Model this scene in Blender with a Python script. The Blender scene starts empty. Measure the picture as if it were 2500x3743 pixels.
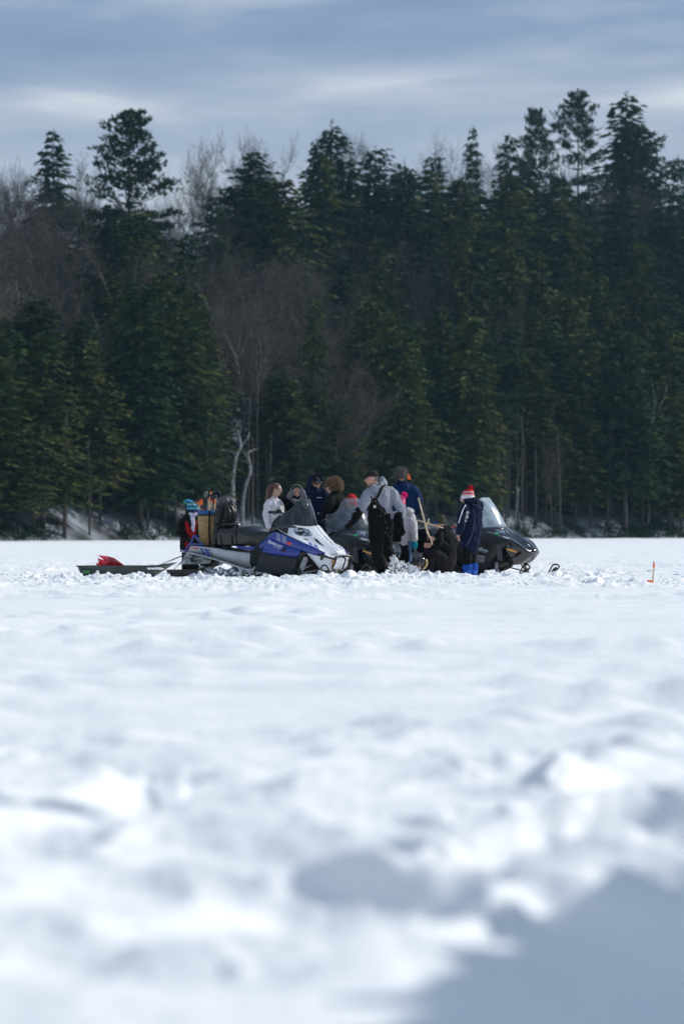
import bpy, bmesh, math, random
import numpy as np
from mathutils import Vector, Matrix, noise as mnoise
from mathutils.bvhtree import BVHTree

random.seed(11)
RNG = np.random.default_rng(7)
S = bpy.context.scene
COL = S.collection
R = math.radians

# ------------------------------------------------------------------ camera
CH, FP, HY = 0.763, 12000.0, 1937.0        # eye height, focal length and horizon row in photo pixels
cd = bpy.data.cameras.new('camera')
cam = bpy.data.objects.new('camera', cd)
COL.objects.link(cam)
cam.location = (0, 0, CH)
cam.rotation_euler = (R(90), 0, 0)
cd.sensor_fit = 'HORIZONTAL'
cd.sensor_width = 24.0
cd.lens = FP / 2500 * 24
cd.shift_y = (HY - 1871.5) / 2500
cd.clip_start = 0.2
cd.clip_end = 6000
cd.dof.use_dof = True
cd.dof.focus_distance = 54.0
cd.dof.aperture_fstop = 2.4
cd.dof.aperture_blades = 0
S.camera = cam

# ------------------------------------------------------------------ sun, sky, exposure
SUN_AZ, SUN_EL = 68.0, 36.0                # azimuth to the right of the view direction
sd = Vector((math.sin(R(SUN_AZ)) * math.cos(R(SUN_EL)), math.cos(R(SUN_AZ)) * math.cos(R(SUN_EL)), math.sin(R(SUN_EL))))
sl = bpy.data.lights.new('sun', 'SUN')
sl.energy = 3.45
sl.angle = R(0.6)
sl.color = (1.0, 0.97, 0.91)
so = bpy.data.objects.new('sun', sl)
so.rotation_euler = sd.to_track_quat('Z', 'Y').to_euler()
so.location = (20, 20, 60)
COL.objects.link(so)
S.view_settings.view_transform = 'Standard'
S.view_settings.look = 'None'
S.view_settings.gamma = 1
S.view_settings.exposure = 0.0
S.view_settings.use_curve_mapping = False
S.cycles.use_denoising = True
S.cycles.max_bounces = 6
S.cycles.diffuse_bounces = 3
S.cycles.transparent_max_bounces = 12
S.cycles.use_adaptive_sampling = True
S.cycles.adaptive_threshold = 0.02
S.cycles.caustics_reflective = False
S.cycles.caustics_refractive = False

W = bpy.data.worlds.new('World')
S.world = W
W.use_nodes = True
nt = W.node_tree
nt.nodes.clear()
def N(tree, typ, **kw):
    n = tree.nodes.new(typ)
    for k, v in kw.items():
        if k.startswith('i_'):
            n.inputs[k[2:].replace('_', ' ')].default_value = v
        else:
            setattr(n, k, v)
    return n
L = nt.links.new
sky = N(nt, 'ShaderNodeTexSky', sky_type='NISHITA')
sky.sun_disc = False
sky.sun_elevation = R(SUN_EL)
sky.sun_rotation = R(SUN_AZ)
sky.air_density = 1.0
sky.dust_density = 0.6
tc = N(nt, 'ShaderNodeTexCoord')
sep = N(nt, 'ShaderNodeSeparateXYZ')
L(tc.outputs['Generated'], sep.inputs[0])
# flattened cloud deck: horizontal position divided by height above the horizon
zz = N(nt, 'ShaderNodeMath', operation='MAXIMUM'); zz.inputs[1].default_value = 0.0
L(sep.outputs['Z'], zz.inputs[0])
za = N(nt, 'ShaderNodeMath', operation='ADD'); za.inputs[1].default_value = 0.10
L(zz.outputs[0], za.inputs[0])
dx = N(nt, 'ShaderNodeMath', operation='DIVIDE'); L(sep.outputs['X'], dx.inputs[0]); L(za.outputs[0], dx.inputs[1])
dy = N(nt, 'ShaderNodeMath', operation='DIVIDE'); L(sep.outputs['Y'], dy.inputs[0]); L(za.outputs[0], dy.inputs[1])
cb = N(nt, 'ShaderNodeCombineXYZ'); L(dx.outputs[0], cb.inputs[0]); L(dy.outputs[0], cb.inputs[1])
n1 = N(nt, 'ShaderNodeTexNoise', noise_dimensions='3D'); n1.inputs['Scale'].default_value = 1.9
n1.inputs['Detail'].default_value = 4; n1.inputs['Roughness'].default_value = 0.5; n1.inputs['Distortion'].default_value = 0.25
mp = N(nt, 'ShaderNodeMapping'); mp.inputs['Location'].default_value = (2.97, 1.42, 0.0); mp.inputs['Scale'].default_value = (0.75, 0.85, 1)
L(cb.outputs[0], mp.inputs[0]); L(mp.outputs[0], n1.inputs['Vector'])
r1 = N(nt, 'ShaderNodeValToRGB')
e = r1.color_ramp.elements
e[0].position = 0.38; e[0].color = (0.185, 0.285, 0.435, 1)
e[1].position = 0.68; e[1].color = (0.66, 0.71, 0.78, 1)
m = r1.color_ramp.elements.new(0.50); m.color = (0.26, 0.355, 0.51, 1)
m2 = r1.color_ramp.elements.new(0.58); m2.color = (0.40, 0.475, 0.60, 1)
L(n1.outputs[0], r1.inputs[0])
# brighter, hazier towards the horizon
hz = N(nt, 'ShaderNodeMapRange'); hz.inputs['From Min'].default_value = 0.150; hz.inputs['From Max'].default_value = 0.08
hz.inputs['To Min'].default_value = 0.0; hz.inputs['To Max'].default_value = 0.8; hz.clamp = True
L(sep.outputs['Z'], hz.inputs[0])
mixh = N(nt, 'ShaderNodeMix', data_type='RGBA')
L(hz.outputs[0], mixh.inputs[0]); L(r1.outputs[0], mixh.inputs[6]); mixh.inputs[7].default_value = (0.56, 0.62, 0.70, 1)
# gaps of clear sky
n2 = N(nt, 'ShaderNodeTexNoise', noise_dimensions='3D'); n2.inputs['Scale'].default_value = 1.3; n2.inputs['Detail'].default_value = 3
mp2 = N(nt, 'ShaderNodeMapping'); mp2.inputs['Location'].default_value = (7.7, 2.2, 4.0); mp2.inputs['Scale'].default_value = (1.0, 0.6, 1)
L(cb.outputs[0], mp2.inputs[0]); L(mp2.outputs[0], n2.inputs['Vector'])
g = N(nt, 'ShaderNodeMapRange'); g.inputs['From Min'].default_value = 0.60; g.inputs['From Max'].default_value = 0.72; g.clamp = True
L(n2.outputs[0], g.inputs[0])
skm = N(nt, 'ShaderNodeMix', data_type='RGBA', blend_type='MULTIPLY'); skm.inputs[0].default_value = 1.0
skm.inputs[7].default_value = (0.10, 0.10, 0.10, 1)
L(sky.outputs[0], skm.inputs[6])
mx = N(nt, 'ShaderNodeMix', data_type='RGBA')
L(g.outputs[0], mx.inputs[0]); L(mixh.outputs[2], mx.inputs[6]); L(skm.outputs[2], mx.inputs[7])
bg = N(nt, 'ShaderNodeBackground'); bg.inputs['Strength'].default_value = 1.06
L(mx.outputs[2], bg.inputs['Color'])
wo = N(nt, 'ShaderNodeOutputWorld'); L(bg.outputs[0], wo.inputs[0])

# ------------------------------------------------------------------ helpers
def X(px, Y): return (px - 1250.0) / FP * Y
def Z(py, Y): return CH - (py - HY) / FP * Y
def PX(x, Y): return 1250 + x / Y * FP
def PY(z, Y): return HY - (z - CH) / Y * FP

def mat(name, color, rough=0.6, metal=0.0, spec=0.5, var=0.0, scale=8.0, bump=0.0, bscale=40.0, coat=0.0, color2=None, alpha=None, trans=0.0, sheen=0.0, rand=0.0, detail=4, coords='Object'):
    m = bpy.data.materials.new(name)
    m.use_nodes = True
    t = m.node_tree
    b = t.nodes['Principled BSDF']
    c = tuple(color) + (1,)
    b.inputs['Base Color'].default_value = c
    b.inputs['Roughness'].default_value = rough
    b.inputs['Metallic'].default_value = metal
    b.inputs['Specular IOR Level'].default_value = spec
    b.inputs['Coat Weight'].default_value = coat
    b.inputs['Coat Roughness'].default_value = 0.06
    b.inputs['Sheen Weight'].default_value = sheen
    b.inputs['Transmission Weight'].default_value = trans
    if alpha is not None: b.inputs['Alpha'].default_value = alpha
    tcn = N(t, 'ShaderNodeTexCoord')
    out = None
    if var > 0 or color2 is not None:
        no = N(t, 'ShaderNodeTexNoise'); no.inputs['Scale'].default_value = scale; no.inputs['Detail'].default_value = detail
        t.links.new(tcn.outputs[coords], no.inputs['Vector'])
        rp = N(t, 'ShaderNodeValToRGB')
        c2 = color2 if color2 is not None else tuple(min(1, v * (1 + var)) for v in color)
        c1 = color if color2 is not None else tuple(v * (1 - var) for v in color)
        rp.color_ramp.elements[0].position = 0.38; rp.color_ramp.elements[0].color = tuple(c1) + (1,)
        rp.color_ramp.elements[1].position = 0.64; rp.color_ramp.elements[1].color = tuple(c2) + (1,)
        t.links.new(no.outputs[0], rp.inputs[0])
        out = rp.outputs[0]
    if rand > 0:
        oi = N(t, 'ShaderNodeObjectInfo')
        mr = N(t, 'ShaderNodeMapRange'); mr.inputs['To Min'].default_value = 1 - rand; mr.inputs['To Max'].default_value = 1 + rand
        t.links.new(oi.outputs['Random'], mr.inputs[0])
        hs = N(t, 'ShaderNodeHueSaturation')
        t.links.new(mr.outputs[0], hs.inputs['Value'])
        mr2 = N(t, 'ShaderNodeMapRange'); mr2.inputs['To Min'].default_value = 0.5 - rand * 0.07; mr2.inputs['To Max'].default_value = 0.5 + rand * 0.05
        ml = N(t, 'ShaderNodeMath', operation='MULTIPLY'); ml.inputs[1].default_value = 7.31
        fr = N(t, 'ShaderNodeMath', operation='FRACT')
        t.links.new(oi.outputs['Random'], ml.inputs[0]); t.links.new(ml.outputs[0], fr.inputs[0]); t.links.new(fr.outputs[0], mr2.inputs[0])
        t.links.new(mr2.outputs[0], hs.inputs['Hue'])
        if out is not None: t.links.new(out, hs.inputs['Color'])
        else: hs.inputs['Color'].default_value = c
        out = hs.outputs[0]
    if out is not None: t.links.new(out, b.inputs['Base Color'])
    if bump > 0:
        nb = N(t, 'ShaderNodeTexNoise'); nb.inputs['Scale'].default_value = bscale; nb.inputs['Detail'].default_value = 3
        t.links.new(tcn.outputs[coords], nb.inputs['Vector'])
        bn = N(t, 'ShaderNodeBump'); bn.inputs['Distance'].default_value = bump; bn.inputs['Strength'].default_value = 1.0
        t.links.new(nb.outputs[0], bn.inputs['Height']); t.links.new(bn.outputs[0], b.inputs['Normal'])
    return m

def mesh_from(name, verts, faces, smooth=True):
    me = bpy.data.meshes.new(name)
    me.from_pydata([tuple(v) for v in verts], [], faces)
    me.update()
    if smooth: me.polygons.foreach_set('use_smooth', [True] * len(me.polygons))
    return me

def link(name, me, m=None, parent=None, loc=None, rotz=None):
    o = bpy.data.objects.new(name, me)
    COL.objects.link(o)
    if m is not None and me is not None:
        for mm in (m if isinstance(m, (list, tuple)) else [m]): me.materials.append(mm)
    if parent is not None: o.parent = parent
    if loc is not None: o.location = loc
    if rotz is not None: o.rotation_euler.z = rotz
    return o

def tag(o, label=None, cat=None, group=None, kind=None):
    if label: o['label'] = label
    if cat: o['category'] = cat
    if group: o['group'] = group
    if kind: o['kind'] = kind
    return o

def empty(name, loc, rotz=0, label=None, cat=None, group=None):
    o = bpy.data.objects.new(name, None)
    o.empty_display_size = 0.1
    COL.objects.link(o)
    o.location = loc; o.rotation_euler.z = rotz
    return tag(o, label, cat, group)

# numpy gradient noise
_P = RNG.permutation(4096).astype(np.int64)
_G = RNG.uniform(0, 2 * np.pi, 4096)
_GX, _GY = np.cos(_G), np.sin(_G)
def pn(x, y, seed=0):
    xi = np.floor(x).astype(np.int64); yi = np.floor(y).astype(np.int64)
    xf = x - xi; yf = y - yi
    u = xf ** 3 * (xf * (xf * 6 - 15) + 10); v = yf ** 3 * (yf * (yf * 6 - 15) + 10)
    def gr(a, b, fx, fy):
        h = _P[(_P[(a + seed * 131) & 4095] + b) & 4095]
        return _GX[h] * fx + _GY[h] * fy
    a = gr(xi, yi, xf, yf); b = gr(xi + 1, yi, xf - 1, yf)
    c = gr(xi, yi + 1, xf, yf - 1); d = gr(xi + 1, yi + 1, xf - 1, yf - 1)
    return (a + u * (b - a) + v * ((c + u * (d - c)) - (a + u * (b - a)))) * 1.5
def fbm(x, y, o=4, g=0.5, seed=0):
    s = 0; amp = 1; f = 1
    for k in range(o):
        s = s + amp * pn(x * f, y * f, seed + k); amp *= g; f *= 2.03
    return s
def sstep(a, b, x):
    t = np.clip((x - a) / (b - a), 0, 1)
    return t * t * (3 - 2 * t)

# ------------------------------------------------------------------ lake snow
def shore_y(x):
    # distance of the far shore, nearer on the left
    return 262 + 1.55 * x + 3.0 * np.sin(x * 0.11 + 1.0) + 1.2 * np.sin(x * 0.37)

KEEP = []      # flattened spots (x, y, radius)
def ground_h(x, y):
    x = np.asarray(x, float); y = np.asarray(y, float)
    near = 1 - sstep(7.5, 14.5, y)
    mid = sstep(34, 44, y) * (1 - sstep(66, 90, y))
    far = sstep(20, 60, y)
    h = 0.030 * fbm(x / 5.0, y / 5.0, 3, seed=1)
    h = h + 0.026 * (1 - near) * fbm(x / 3.4, y / 1.1, 3, seed=9)           # wind drifts across the view
    # old machine tracks running across the lake: a pressed groove between ragged edges
    for (y0_, sl_, wv, dp, wd_) in ((12.1, -.03, .2, .06, .30), (13.6, .05, .3, .07, .34), (15.9, -.04, .25, .06, .36), (18.1, .03, .3, .045, .4), (20.2, .02, .4, .06, .45), (23.5, -.03, .5, .05, .5), (29.5, .02, .6, .06, .6), (36.5, -.02, .8, .05, .7), (41.5, .015, .8, .05, .6), (68, .02, 1.0, .05, 1.0)):
        q = (y - (y0_ + sl_ * x + wv * pn(x / 4.0 + y0_, x * 0 + y0_, 161))) / wd_
        rag = .6 + .8 * pn(x / .35, y / .5, 163)
        dp = dp * 1.35; h = h - dp * np.exp(-(q * 1.2) ** 4) * (.7 + .3 * pn(x / 1.5, y / 2, 165)) + dp * 1.0 * rag * (np.exp(-((q - 1.35) / .38) ** 2) + .7 * np.exp(-((q + 1.35) / .38) ** 2)) * sstep(-.5, .3, pn(x / 2.1 + y0_, y / 9, 167))
    h = h + 0.0035 * fbm(x / 0.22, y / 0.22, 3, seed=21)
    # churned foreground
    wx = x + 0.25 * pn(x / 0.9, y / 0.9, 131); wy = y + 0.3 * pn(x / 0.8, y / 0.8, 133)
    r = 1 - np.abs(pn(wx / 0.9, wy / 1.0, 31)) * 1.6
    amp = 0.45 + 0.75 * sstep(-0.4, 0.5, fbm(x / 1.9, y / 2.2, 2, seed=137))
    h = h + near * amp * (0.115 * fbm(wx / 1.15, wy / 1.0, 2, 0.5, seed=33) + 0.055 * np.clip(r, 0, 1) ** 3 + 0.055 * sstep(0.15, 0.75, pn(wx / 0.36, wy / 0.36, 37)) - 0.02)
    h = h + near * amp * 0.062 * fbm(wx / 0.42, wy / 0.46, 2, .5, seed=35)
    h = h + near * 0.022 * sstep(0.2, 0.5, pn(x / 0.15, y / 0.17, 39)) * sstep(-.1, .4, pn(x / .8, y / .8, 38)) + near * 0.006 * fbm(x / 0.09, y / 0.09, 2, seed=41)
    # calm strip just before the near edge of the frame
    calm = np.exp(-(((y - 5.1) / 0.55) ** 2)) * (1 - sstep(0.15, 0.5, x))
    h = h * (1 - 0.75 * calm)
    # broken crust and trodden lumps around the machines
    cx = x + .05 * pn(x / .1, y / .13, 151); cy = y + .06 * pn(x / .12, y / .1, 152)
    l1 = sstep(0.10, 0.34, pn(cx / 0.62, cy / 1.1, 51))
    l2 = sstep(0.22, 0.34, pn(cx / 0.26, cy / 0.42, 55))
    l3 = sstep(0.18, 0.28, pn(cx / 0.11, cy / 0.17, 57))
    l4 = sstep(0.10, 0.25, pn(cx / 0.05, cy / 0.08, 58))
    dens = sstep(-0.25, 0.35, fbm(x / 2.6, y / 3.5, 2, seed=61))
    tilt = .6 + .8 * pn(cx / .2, cy / .25, 59)
    h = h + mid * dens * (0.022 * l1 + 0.030 * l2 * tilt + 0.016 * l3 * (.4 + l1) + 0.007 * l4) + mid * 0.005 * fbm(x / 0.07, y / 0.09, 2, seed=63)
    h = h + 0.02 * sstep(17, 24, y) * (1 - mid) * sstep(0.1, 0.5, pn(x / 0.5, y / 1.2, 71)) * sstep(0.0, 0.5, fbm(x / 4, y / 6, 2, seed=73))
    h = h + 0.05 * sstep(55, 75, y) * np.clip(fbm(x / 3.2, y / 5.5, 3, seed=75), 0, 1) * (1 - sstep(120, 180, y))
    # a continuous low berm of ploughed-up lumps right in front of the machines
    bx = np.exp(-(((y - 49.9 - 0.25 * np.sin(x * 1.3)) / 0.55) ** 2)) * sstep(-5.1, -4.5, x) * (1 - sstep(3.2, 4.6, x))
    h = h + bx * (0.040 + 0.055 * l2 * tilt + 0.035 * sstep(0.05, 0.3, pn(cx / 0.34, cy / 0.4, 81)) + 0.020 * l3 + 0.008 * l4)
    bx2 = np.exp(-(((y - 46.8) / 0.5) ** 2)) * sstep(-1.2, 0.2, x)
    h = h + bx2 * (0.045 * sstep(0.1, 0.35, pn(cx / 0.35, cy / 0.5, 83)) * tilt + 0.015 * l3)
    # added snow bank, out of view at right, shaped to cast the corner shadow
    d = x - (1.82 + 0.29 * (y - 5.84) + .10 * pn(x * 0, y / .6, 93))
    bank = sstep(-0.62, 0.10, d) * (1 - sstep(1.8, 3.6, d)) * sstep(4.0, 4.9, y) * (1 - sstep(7.6, 8.7, y))
    h = h + bank * (1.5 + 0.12 * fbm(x / 0.5, y / 0.5, 3, seed=91))
    # keep the ground under the camera low
    h = h * (1 - 0.8 * np.exp(-((x / 0.8) ** 2 + ((y - 0.4) / 1.6) ** 2)))
    return h
def gh(x, y): return float(ground_h(np.array([x]), np.array([y]))[0])

def build_ground():
    t_in = np.linspace(-1, 1, 421)
    g = 1 * 1.22 ** np.arange(1, 24)
    t = np.concatenate([-g[::-1], t_in, g])
    rows = [-3000, -400, -200, -100, -50, -25, -12, -6, -3, -1, 0.5, 1.5, 2.5, 3.2]
    y = 3.2
    while y < 460:
        if y < 9: s = 0.026
        elif y < 16: s = 0.045
        elif y < 44: s = 0.085
        elif y < 61: s = 0.05
        elif y < 90: s = 0.16
        elif y < 150: s = 1.0
        else: s = 5.0
        y += s; rows.append(y)
    rows += [520, 700, 1100, 1800, 3200]
    rows = np.array(rows, float)
    wid = np.maximum(np.abs(rows) * 0.118, 0.65)
    XX = t[None, :] * wid[:, None]; YY = np.repeat(rows[:, None], len(t), 1)
    HH = ground_h(XX, YY)
    fade = 1 - sstep(2.5, 8, np.abs(t))[None, :]
    HH = HH * fade
    nr, nc = XX.shape
    co = np.stack([XX, YY, HH], -1).reshape(-1, 3)
    idx = np.arange(nr * nc).reshape(nr, nc)
    f = np.stack([idx[:-1, :-1], idx[:-1, 1:], idx[1:, 1:], idx[1:, :-1]], -1).reshape(-1, 4)
    me = bpy.data.meshes.new('snow_ground')
    me.vertices.add(len(co)); me.vertices.foreach_set('co', co.ravel())
    me.loops.add(f.size); me.loops.foreach_set('vertex_index', f.ravel().astype(np.int32))
    me.polygons.add(len(f)); me.polygons.foreach_set('loop_start', np.arange(0, f.size, 4, dtype=np.int32))
    me.polygons.foreach_set('loop_total', np.full(len(f), 4, dtype=np.int32))
    me.update(); me.validate()
    me.polygons.foreach_set('use_smooth', np.ones(len(f), bool))
    return me

def snow_mat(name, c1, c2, bump, bs):
    m = bpy.data.materials.new(name); m.use_nodes = True
    t = m.node_tree; b = t.nodes['Principled BSDF']
    tcn = N(t, 'ShaderNodeTexCoord')
    no = N(t, 'ShaderNodeTexNoise'); no.inputs['Scale'].default_value = 0.9; no.inputs['Detail'].default_value = 5
    t.links.new(tcn.outputs['Object'], no.inputs['Vector'])
    rp = N(t, 'ShaderNodeValToRGB'); rp.color_ramp.elements[0].position = 0.35; rp.color_ramp.elements[0].color = c1 + (1,)
    rp.color_ramp.elements[1].position = 0.65; rp.color_ramp.elements[1].color = c2 + (1,)
    t.links.new(no.outputs[0], rp.inputs[0]); t.links.new(rp.outputs[0], b.inputs['Base Color'])
    b.inputs['Roughness'].default_value = 0.62; b.inputs['Specular IOR Level'].default_value = 0.35
    n3 = N(t, 'ShaderNodeTexNoise'); n3.inputs['Scale'].default_value = bs; n3.inputs['Detail'].default_value = 4
    t.links.new(tcn.outputs['Object'], n3.inputs['Vector'])
    bn = N(t, 'ShaderNodeBump'); bn.inputs['Distance'].default_value = bump
    t.links.new(n3.outputs[0], bn.inputs['Height']); t.links.new(bn.outputs[0], b.inputs['Normal'])
    return m
M_SNOW = snow_mat('snow', (0.83, 0.845, 0.855), (0.91, 0.915, 0.915), 0.006, 22)
M_SNOWB = snow_mat('bank_snow', (0.42, 0.46, 0.54), (0.62, 0.66, 0.74), 0.05, 3)
go = link('snow_ground', build_ground(), M_SNOW); tag(go, kind='structure')

# ------------------------------------------------------------------ wooded hill behind the shore
def hill_h(x, y):
    x = np.asarray(x, float); y = np.asarray(y, float)
    d = y - shore_y(x)
    ridge = 26.5 + 3.0 * sstep(-45, 10, x) + 2.0 * np.sin(x * 0.05)
    s = np.clip(d / 150, 0, 1)
    base = ridge * (1.05 * s - 0.05 * s * s) * (1 - 0.12 * np.sin(s * np.pi))
    base = base - np.clip(d - 165, 0, 400) * 0.25
    h = 0.7 * sstep(-0.5, 6, d) + base + 0.9 * fbm(x / 16, y / 16, 3, seed=101) * sstep(2, 14, d) + 0.14 * fbm(x / 2.5, y / 2.5, 2, seed=111) * sstep(-1, 3, d)
    return np.where(d < -1, -0.6, h - 0.25 * (1 - sstep(-1, 1.0, d)))
def hh(x, y): return float(hill_h(np.array([x]), np.array([y]))[0])
def build_hill():
    xs = np.concatenate([np.linspace(-600, -75, 40), np.linspace(-72, 72, 220), np.linspace(75, 600, 40)])
    d = np.concatenate([np.linspace(-4, 12, 40), np.linspace(13, 180, 110), np.linspace(190, 600, 15)])
    XX = np.repeat(xs[None, :], len(d), 0); YY = shore_y(np.clip(XX, -160, 200)) + d[:, None]
    # far out to the sides the shore runs straight
    HH = hill_h(np.clip(XX, -160, 200), YY)
    idx = np.arange(XX.size).reshape(XX.shape)
    f = np.stack([idx[:-1, :-1], idx[:-1, 1:], idx[1:, 1:], idx[1:, :-1]], -1).reshape(-1, 4).tolist()
    return mesh_from('snowy_hillside', np.stack([XX, YY, HH], -1).reshape(-1, 3), f)
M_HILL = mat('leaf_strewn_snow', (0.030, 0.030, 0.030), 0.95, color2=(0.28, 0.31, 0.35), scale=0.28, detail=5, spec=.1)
ho = link('snowy_hillside', build_hill(), M_HILL); tag(ho, kind='structure')

# ------------------------------------------------------------------ air
hm = bpy.data.materials.new('haze'); hm.use_nodes = True
ht = hm.node_tree; ht.nodes.clear()
pv = N(ht, 'ShaderNodeVolumePrincipled'); pv.inputs['Color'].default_value = (0.45, 0.80, 1.0, 1)
pv.inputs['Density'].default_value = 0.00013; pv.inputs['Anisotropy'].default_value = 0.0
oo = N(ht, 'ShaderNodeOutputMaterial'); ht.links.new(pv.outputs[0], oo.inputs['Volume'])
hz_v = [(sx * 700, yy, z) for z in (-2.2, 75) for yy in (-450, 1000) for sx in (-1, 1)]
hzme = mesh_from('haze', hz_v, [(0, 2, 3, 1), (4, 5, 7, 6), (0, 1, 5, 4), (2, 6, 7, 3), (0, 4, 6, 2), (1, 3, 7, 5)], False)
tag(link('haze', hzme, hm), 'thin cold bluish air between the lake and the wooded hill', 'haze', kind='stuff')
# ------------------------------------------------------------------ forest
M_BARK = mat('bark', (0.055, 0.045, 0.040), 0.95, var=0.4, scale=6, rand=0.2)
M_BARKG = mat('grey_bark', (0.14, 0.125, 0.118), 0.95, var=0.3, scale=5, rand=0.22)
M_SNAG = mat('weathered_wood', (0.11, 0.11, 0.115), 0.9, color2=(.32, .33, .34), scale=2.5, detail=6, bump=.01, bscale=20)
M_HEM = mat('hemlock_needles', (0.009, 0.027, 0.014), 0.9, color2=(0.034, 0.062, 0.024), scale=0.8, rand=0.30, spec=0.05)
M_HEMY = mat('olive_hemlock_needles', (0.020, 0.044, 0.018), 0.9, color2=(0.108, 0.112, 0.034), scale=0.8, rand=0.25, spec=0.05)
M_PINE = mat('pine_needles', (0.018, 0.045, 0.022), 0.9, color2=(0.055, 0.090, 0.038), scale=1.0, rand=0.2, spec=0.05)
M_TWIG = mat('twigs', (0.092, 0.080, 0.070), 0.95, spec=.05, var=0.35, scale=1.2, rand=0.25)

def tube_np(V, F, pts, rad, n=5):
    b = len(V); P = [Vector(p) for p in pts]
    for i, p in enumerate(P):
        d = (P[min(i + 1, len(P) - 1)] - P[max(i - 1, 0)])
        if d.length < 1e-9: d = Vector((0, 0, 1))
        d.normalize()
        a = d.cross(Vector((0.13, 0.97, 0.21))); a.normalize(); c = d.cross(a)
        r = rad[i] if hasattr(rad, '__len__') else rad
        for k in range(n):
            w = 2 * math.pi * k / n
            V.append(tuple(p + (a * math.cos(w) + c * math.sin(w)) * r))
    for i in range(len(P) - 1):
        for k in range(n):
            F.append((b + i * n + k, b + i * n + (k + 1) % n, b + (i + 1) * n + (k + 1) % n, b + (i + 1) * n + k))
    F.append(tuple(b + (len(P) - 1) * n + k for k in range(n)))
    F.append(tuple(b + n - 1 - k for k in range(n)))

def sprays(V, F, c, d, L_, w, rnd, droop=0.3):
    """one feathery spray: a bent pair of long triangles"""
    side = Vector((-d.y, d.x, 0))
    if side.length < 1e-3: side = Vector((1, 0, 0))
    side.normalize()
    up = Vector((rnd.uniform(-.35, .35), rnd.uniform(-.35, .35), 1)).normalized()
    s = (side + up * rnd.uniform(-0.9, 0.9)).normalized()
    tip = c + d * L_ - Vector((0, 0, 1)) * (L_ * droop)
    midp = c + d * (L_ * 0.45)
    b = len(V)
    V += [tuple(c), tuple(midp + s * w * .5), tuple(tip), tuple(midp - s * w * .5 + Vector((0, 0, -w * .15)))]
    F.append((b, b + 1, b + 2)); F.append((b, b + 2, b + 3))

def hemlock(seed, H=18.0, Rw=3.1, crown=0.16, dens=1.0, taper=0.85, lumpy=0.3):
    rnd = random.Random(seed)
    V, F = [], []
    z = H * crown
    while z < H - 0.15:
        f = (z - H * crown) / (H * (1 - crown))
        rad = Rw * (1 - f) ** taper * (0.6 + 0.4 * min(1, f * 5 + 0.35)) + 0.22
        nb = max(5, int((6 + 6 * (1 - f)) * dens))
        a0 = rnd.random() * 6.28
        for k in range(nb):
            az = a0 + 6.283 * k / nb + rnd.uniform(-.3, .3)
            lr = rad * (1 + lumpy * math.sin(az * 2 + z * 0.9 + seed) * 0.6 + rnd.uniform(-lumpy, lumpy * 0.7))
            if lr < 0.15: lr = 0.15
            base = Vector((0, 0, z + rnd.uniform(-.2, .2)))
            up = 0.30 if f > 0.8 else 0.05
            step = 0.42; s = max(0.15, lr * 0.12)
            while s < lr:
                q = s / lr
                p = base + Vector((math.cos(az) * s, math.sin(az) * s, up * s - 0.22 * q * s))
                for j in range(3 if q < .6 else 2):
                    da = az + rnd.uniform(-1.1, 1.1)
                    d = Vector((math.cos(da), math.sin(da), rnd.uniform(-.15, .35))).normalized()
                    sprays(V, F, p + Vector((rnd.uniform(-.15, .15), rnd.uniform(-.15, .15), rnd.uniform(-.12, .12))), d, rnd.uniform(.45, .95) * (0.65 + 0.35 * (1 - q * .5)), rnd.uniform(.24, .46), rnd, 0.35)
                s += step * rnd.uniform(.7, 1.2)
        z += 0.50 * (0.75 + 0.5 * rnd.random())
    # leader
    for k in range(16):
        zz = H - 0.9 + k * 0.07
        d = Vector((math.cos(k * 2.4), math.sin(k * 2.4), .9)).normalized()
        sprays(V, F, Vector((0, 0, zz)), d, .32, .14, rnd, 0.1)
    cm = mesh_from('hemlock_crown', V, F, False)
    TV, TF = [], []
    tube_np(TV, TF, [(0, 0, -1.5), (0.03, 0, 0.6), (0.05, 0.03, H * .35), (0, 0, H * .7), (0, 0, H - .3)], [H * .0135 + .05, H * .012, H * .0095, H * .005, .02], 8)
    for k in range(26):
        zz = H * (0.05 + 0.5 * rnd.random()); az = rnd.random() * 6.28; l = rnd.uniform(.5, 1.9)
        tube_np(TV, TF, [(0, 0, zz), (math.cos(az) * l * .6, math.sin(az) * l * .6, zz + .02), (math.cos(az) * l, math.sin(az) * l, zz - .15)], [.035, .02, .008], 3)
    tm = mesh_from('hemlock_trunk', TV, TF)
    return tm, cm

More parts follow.
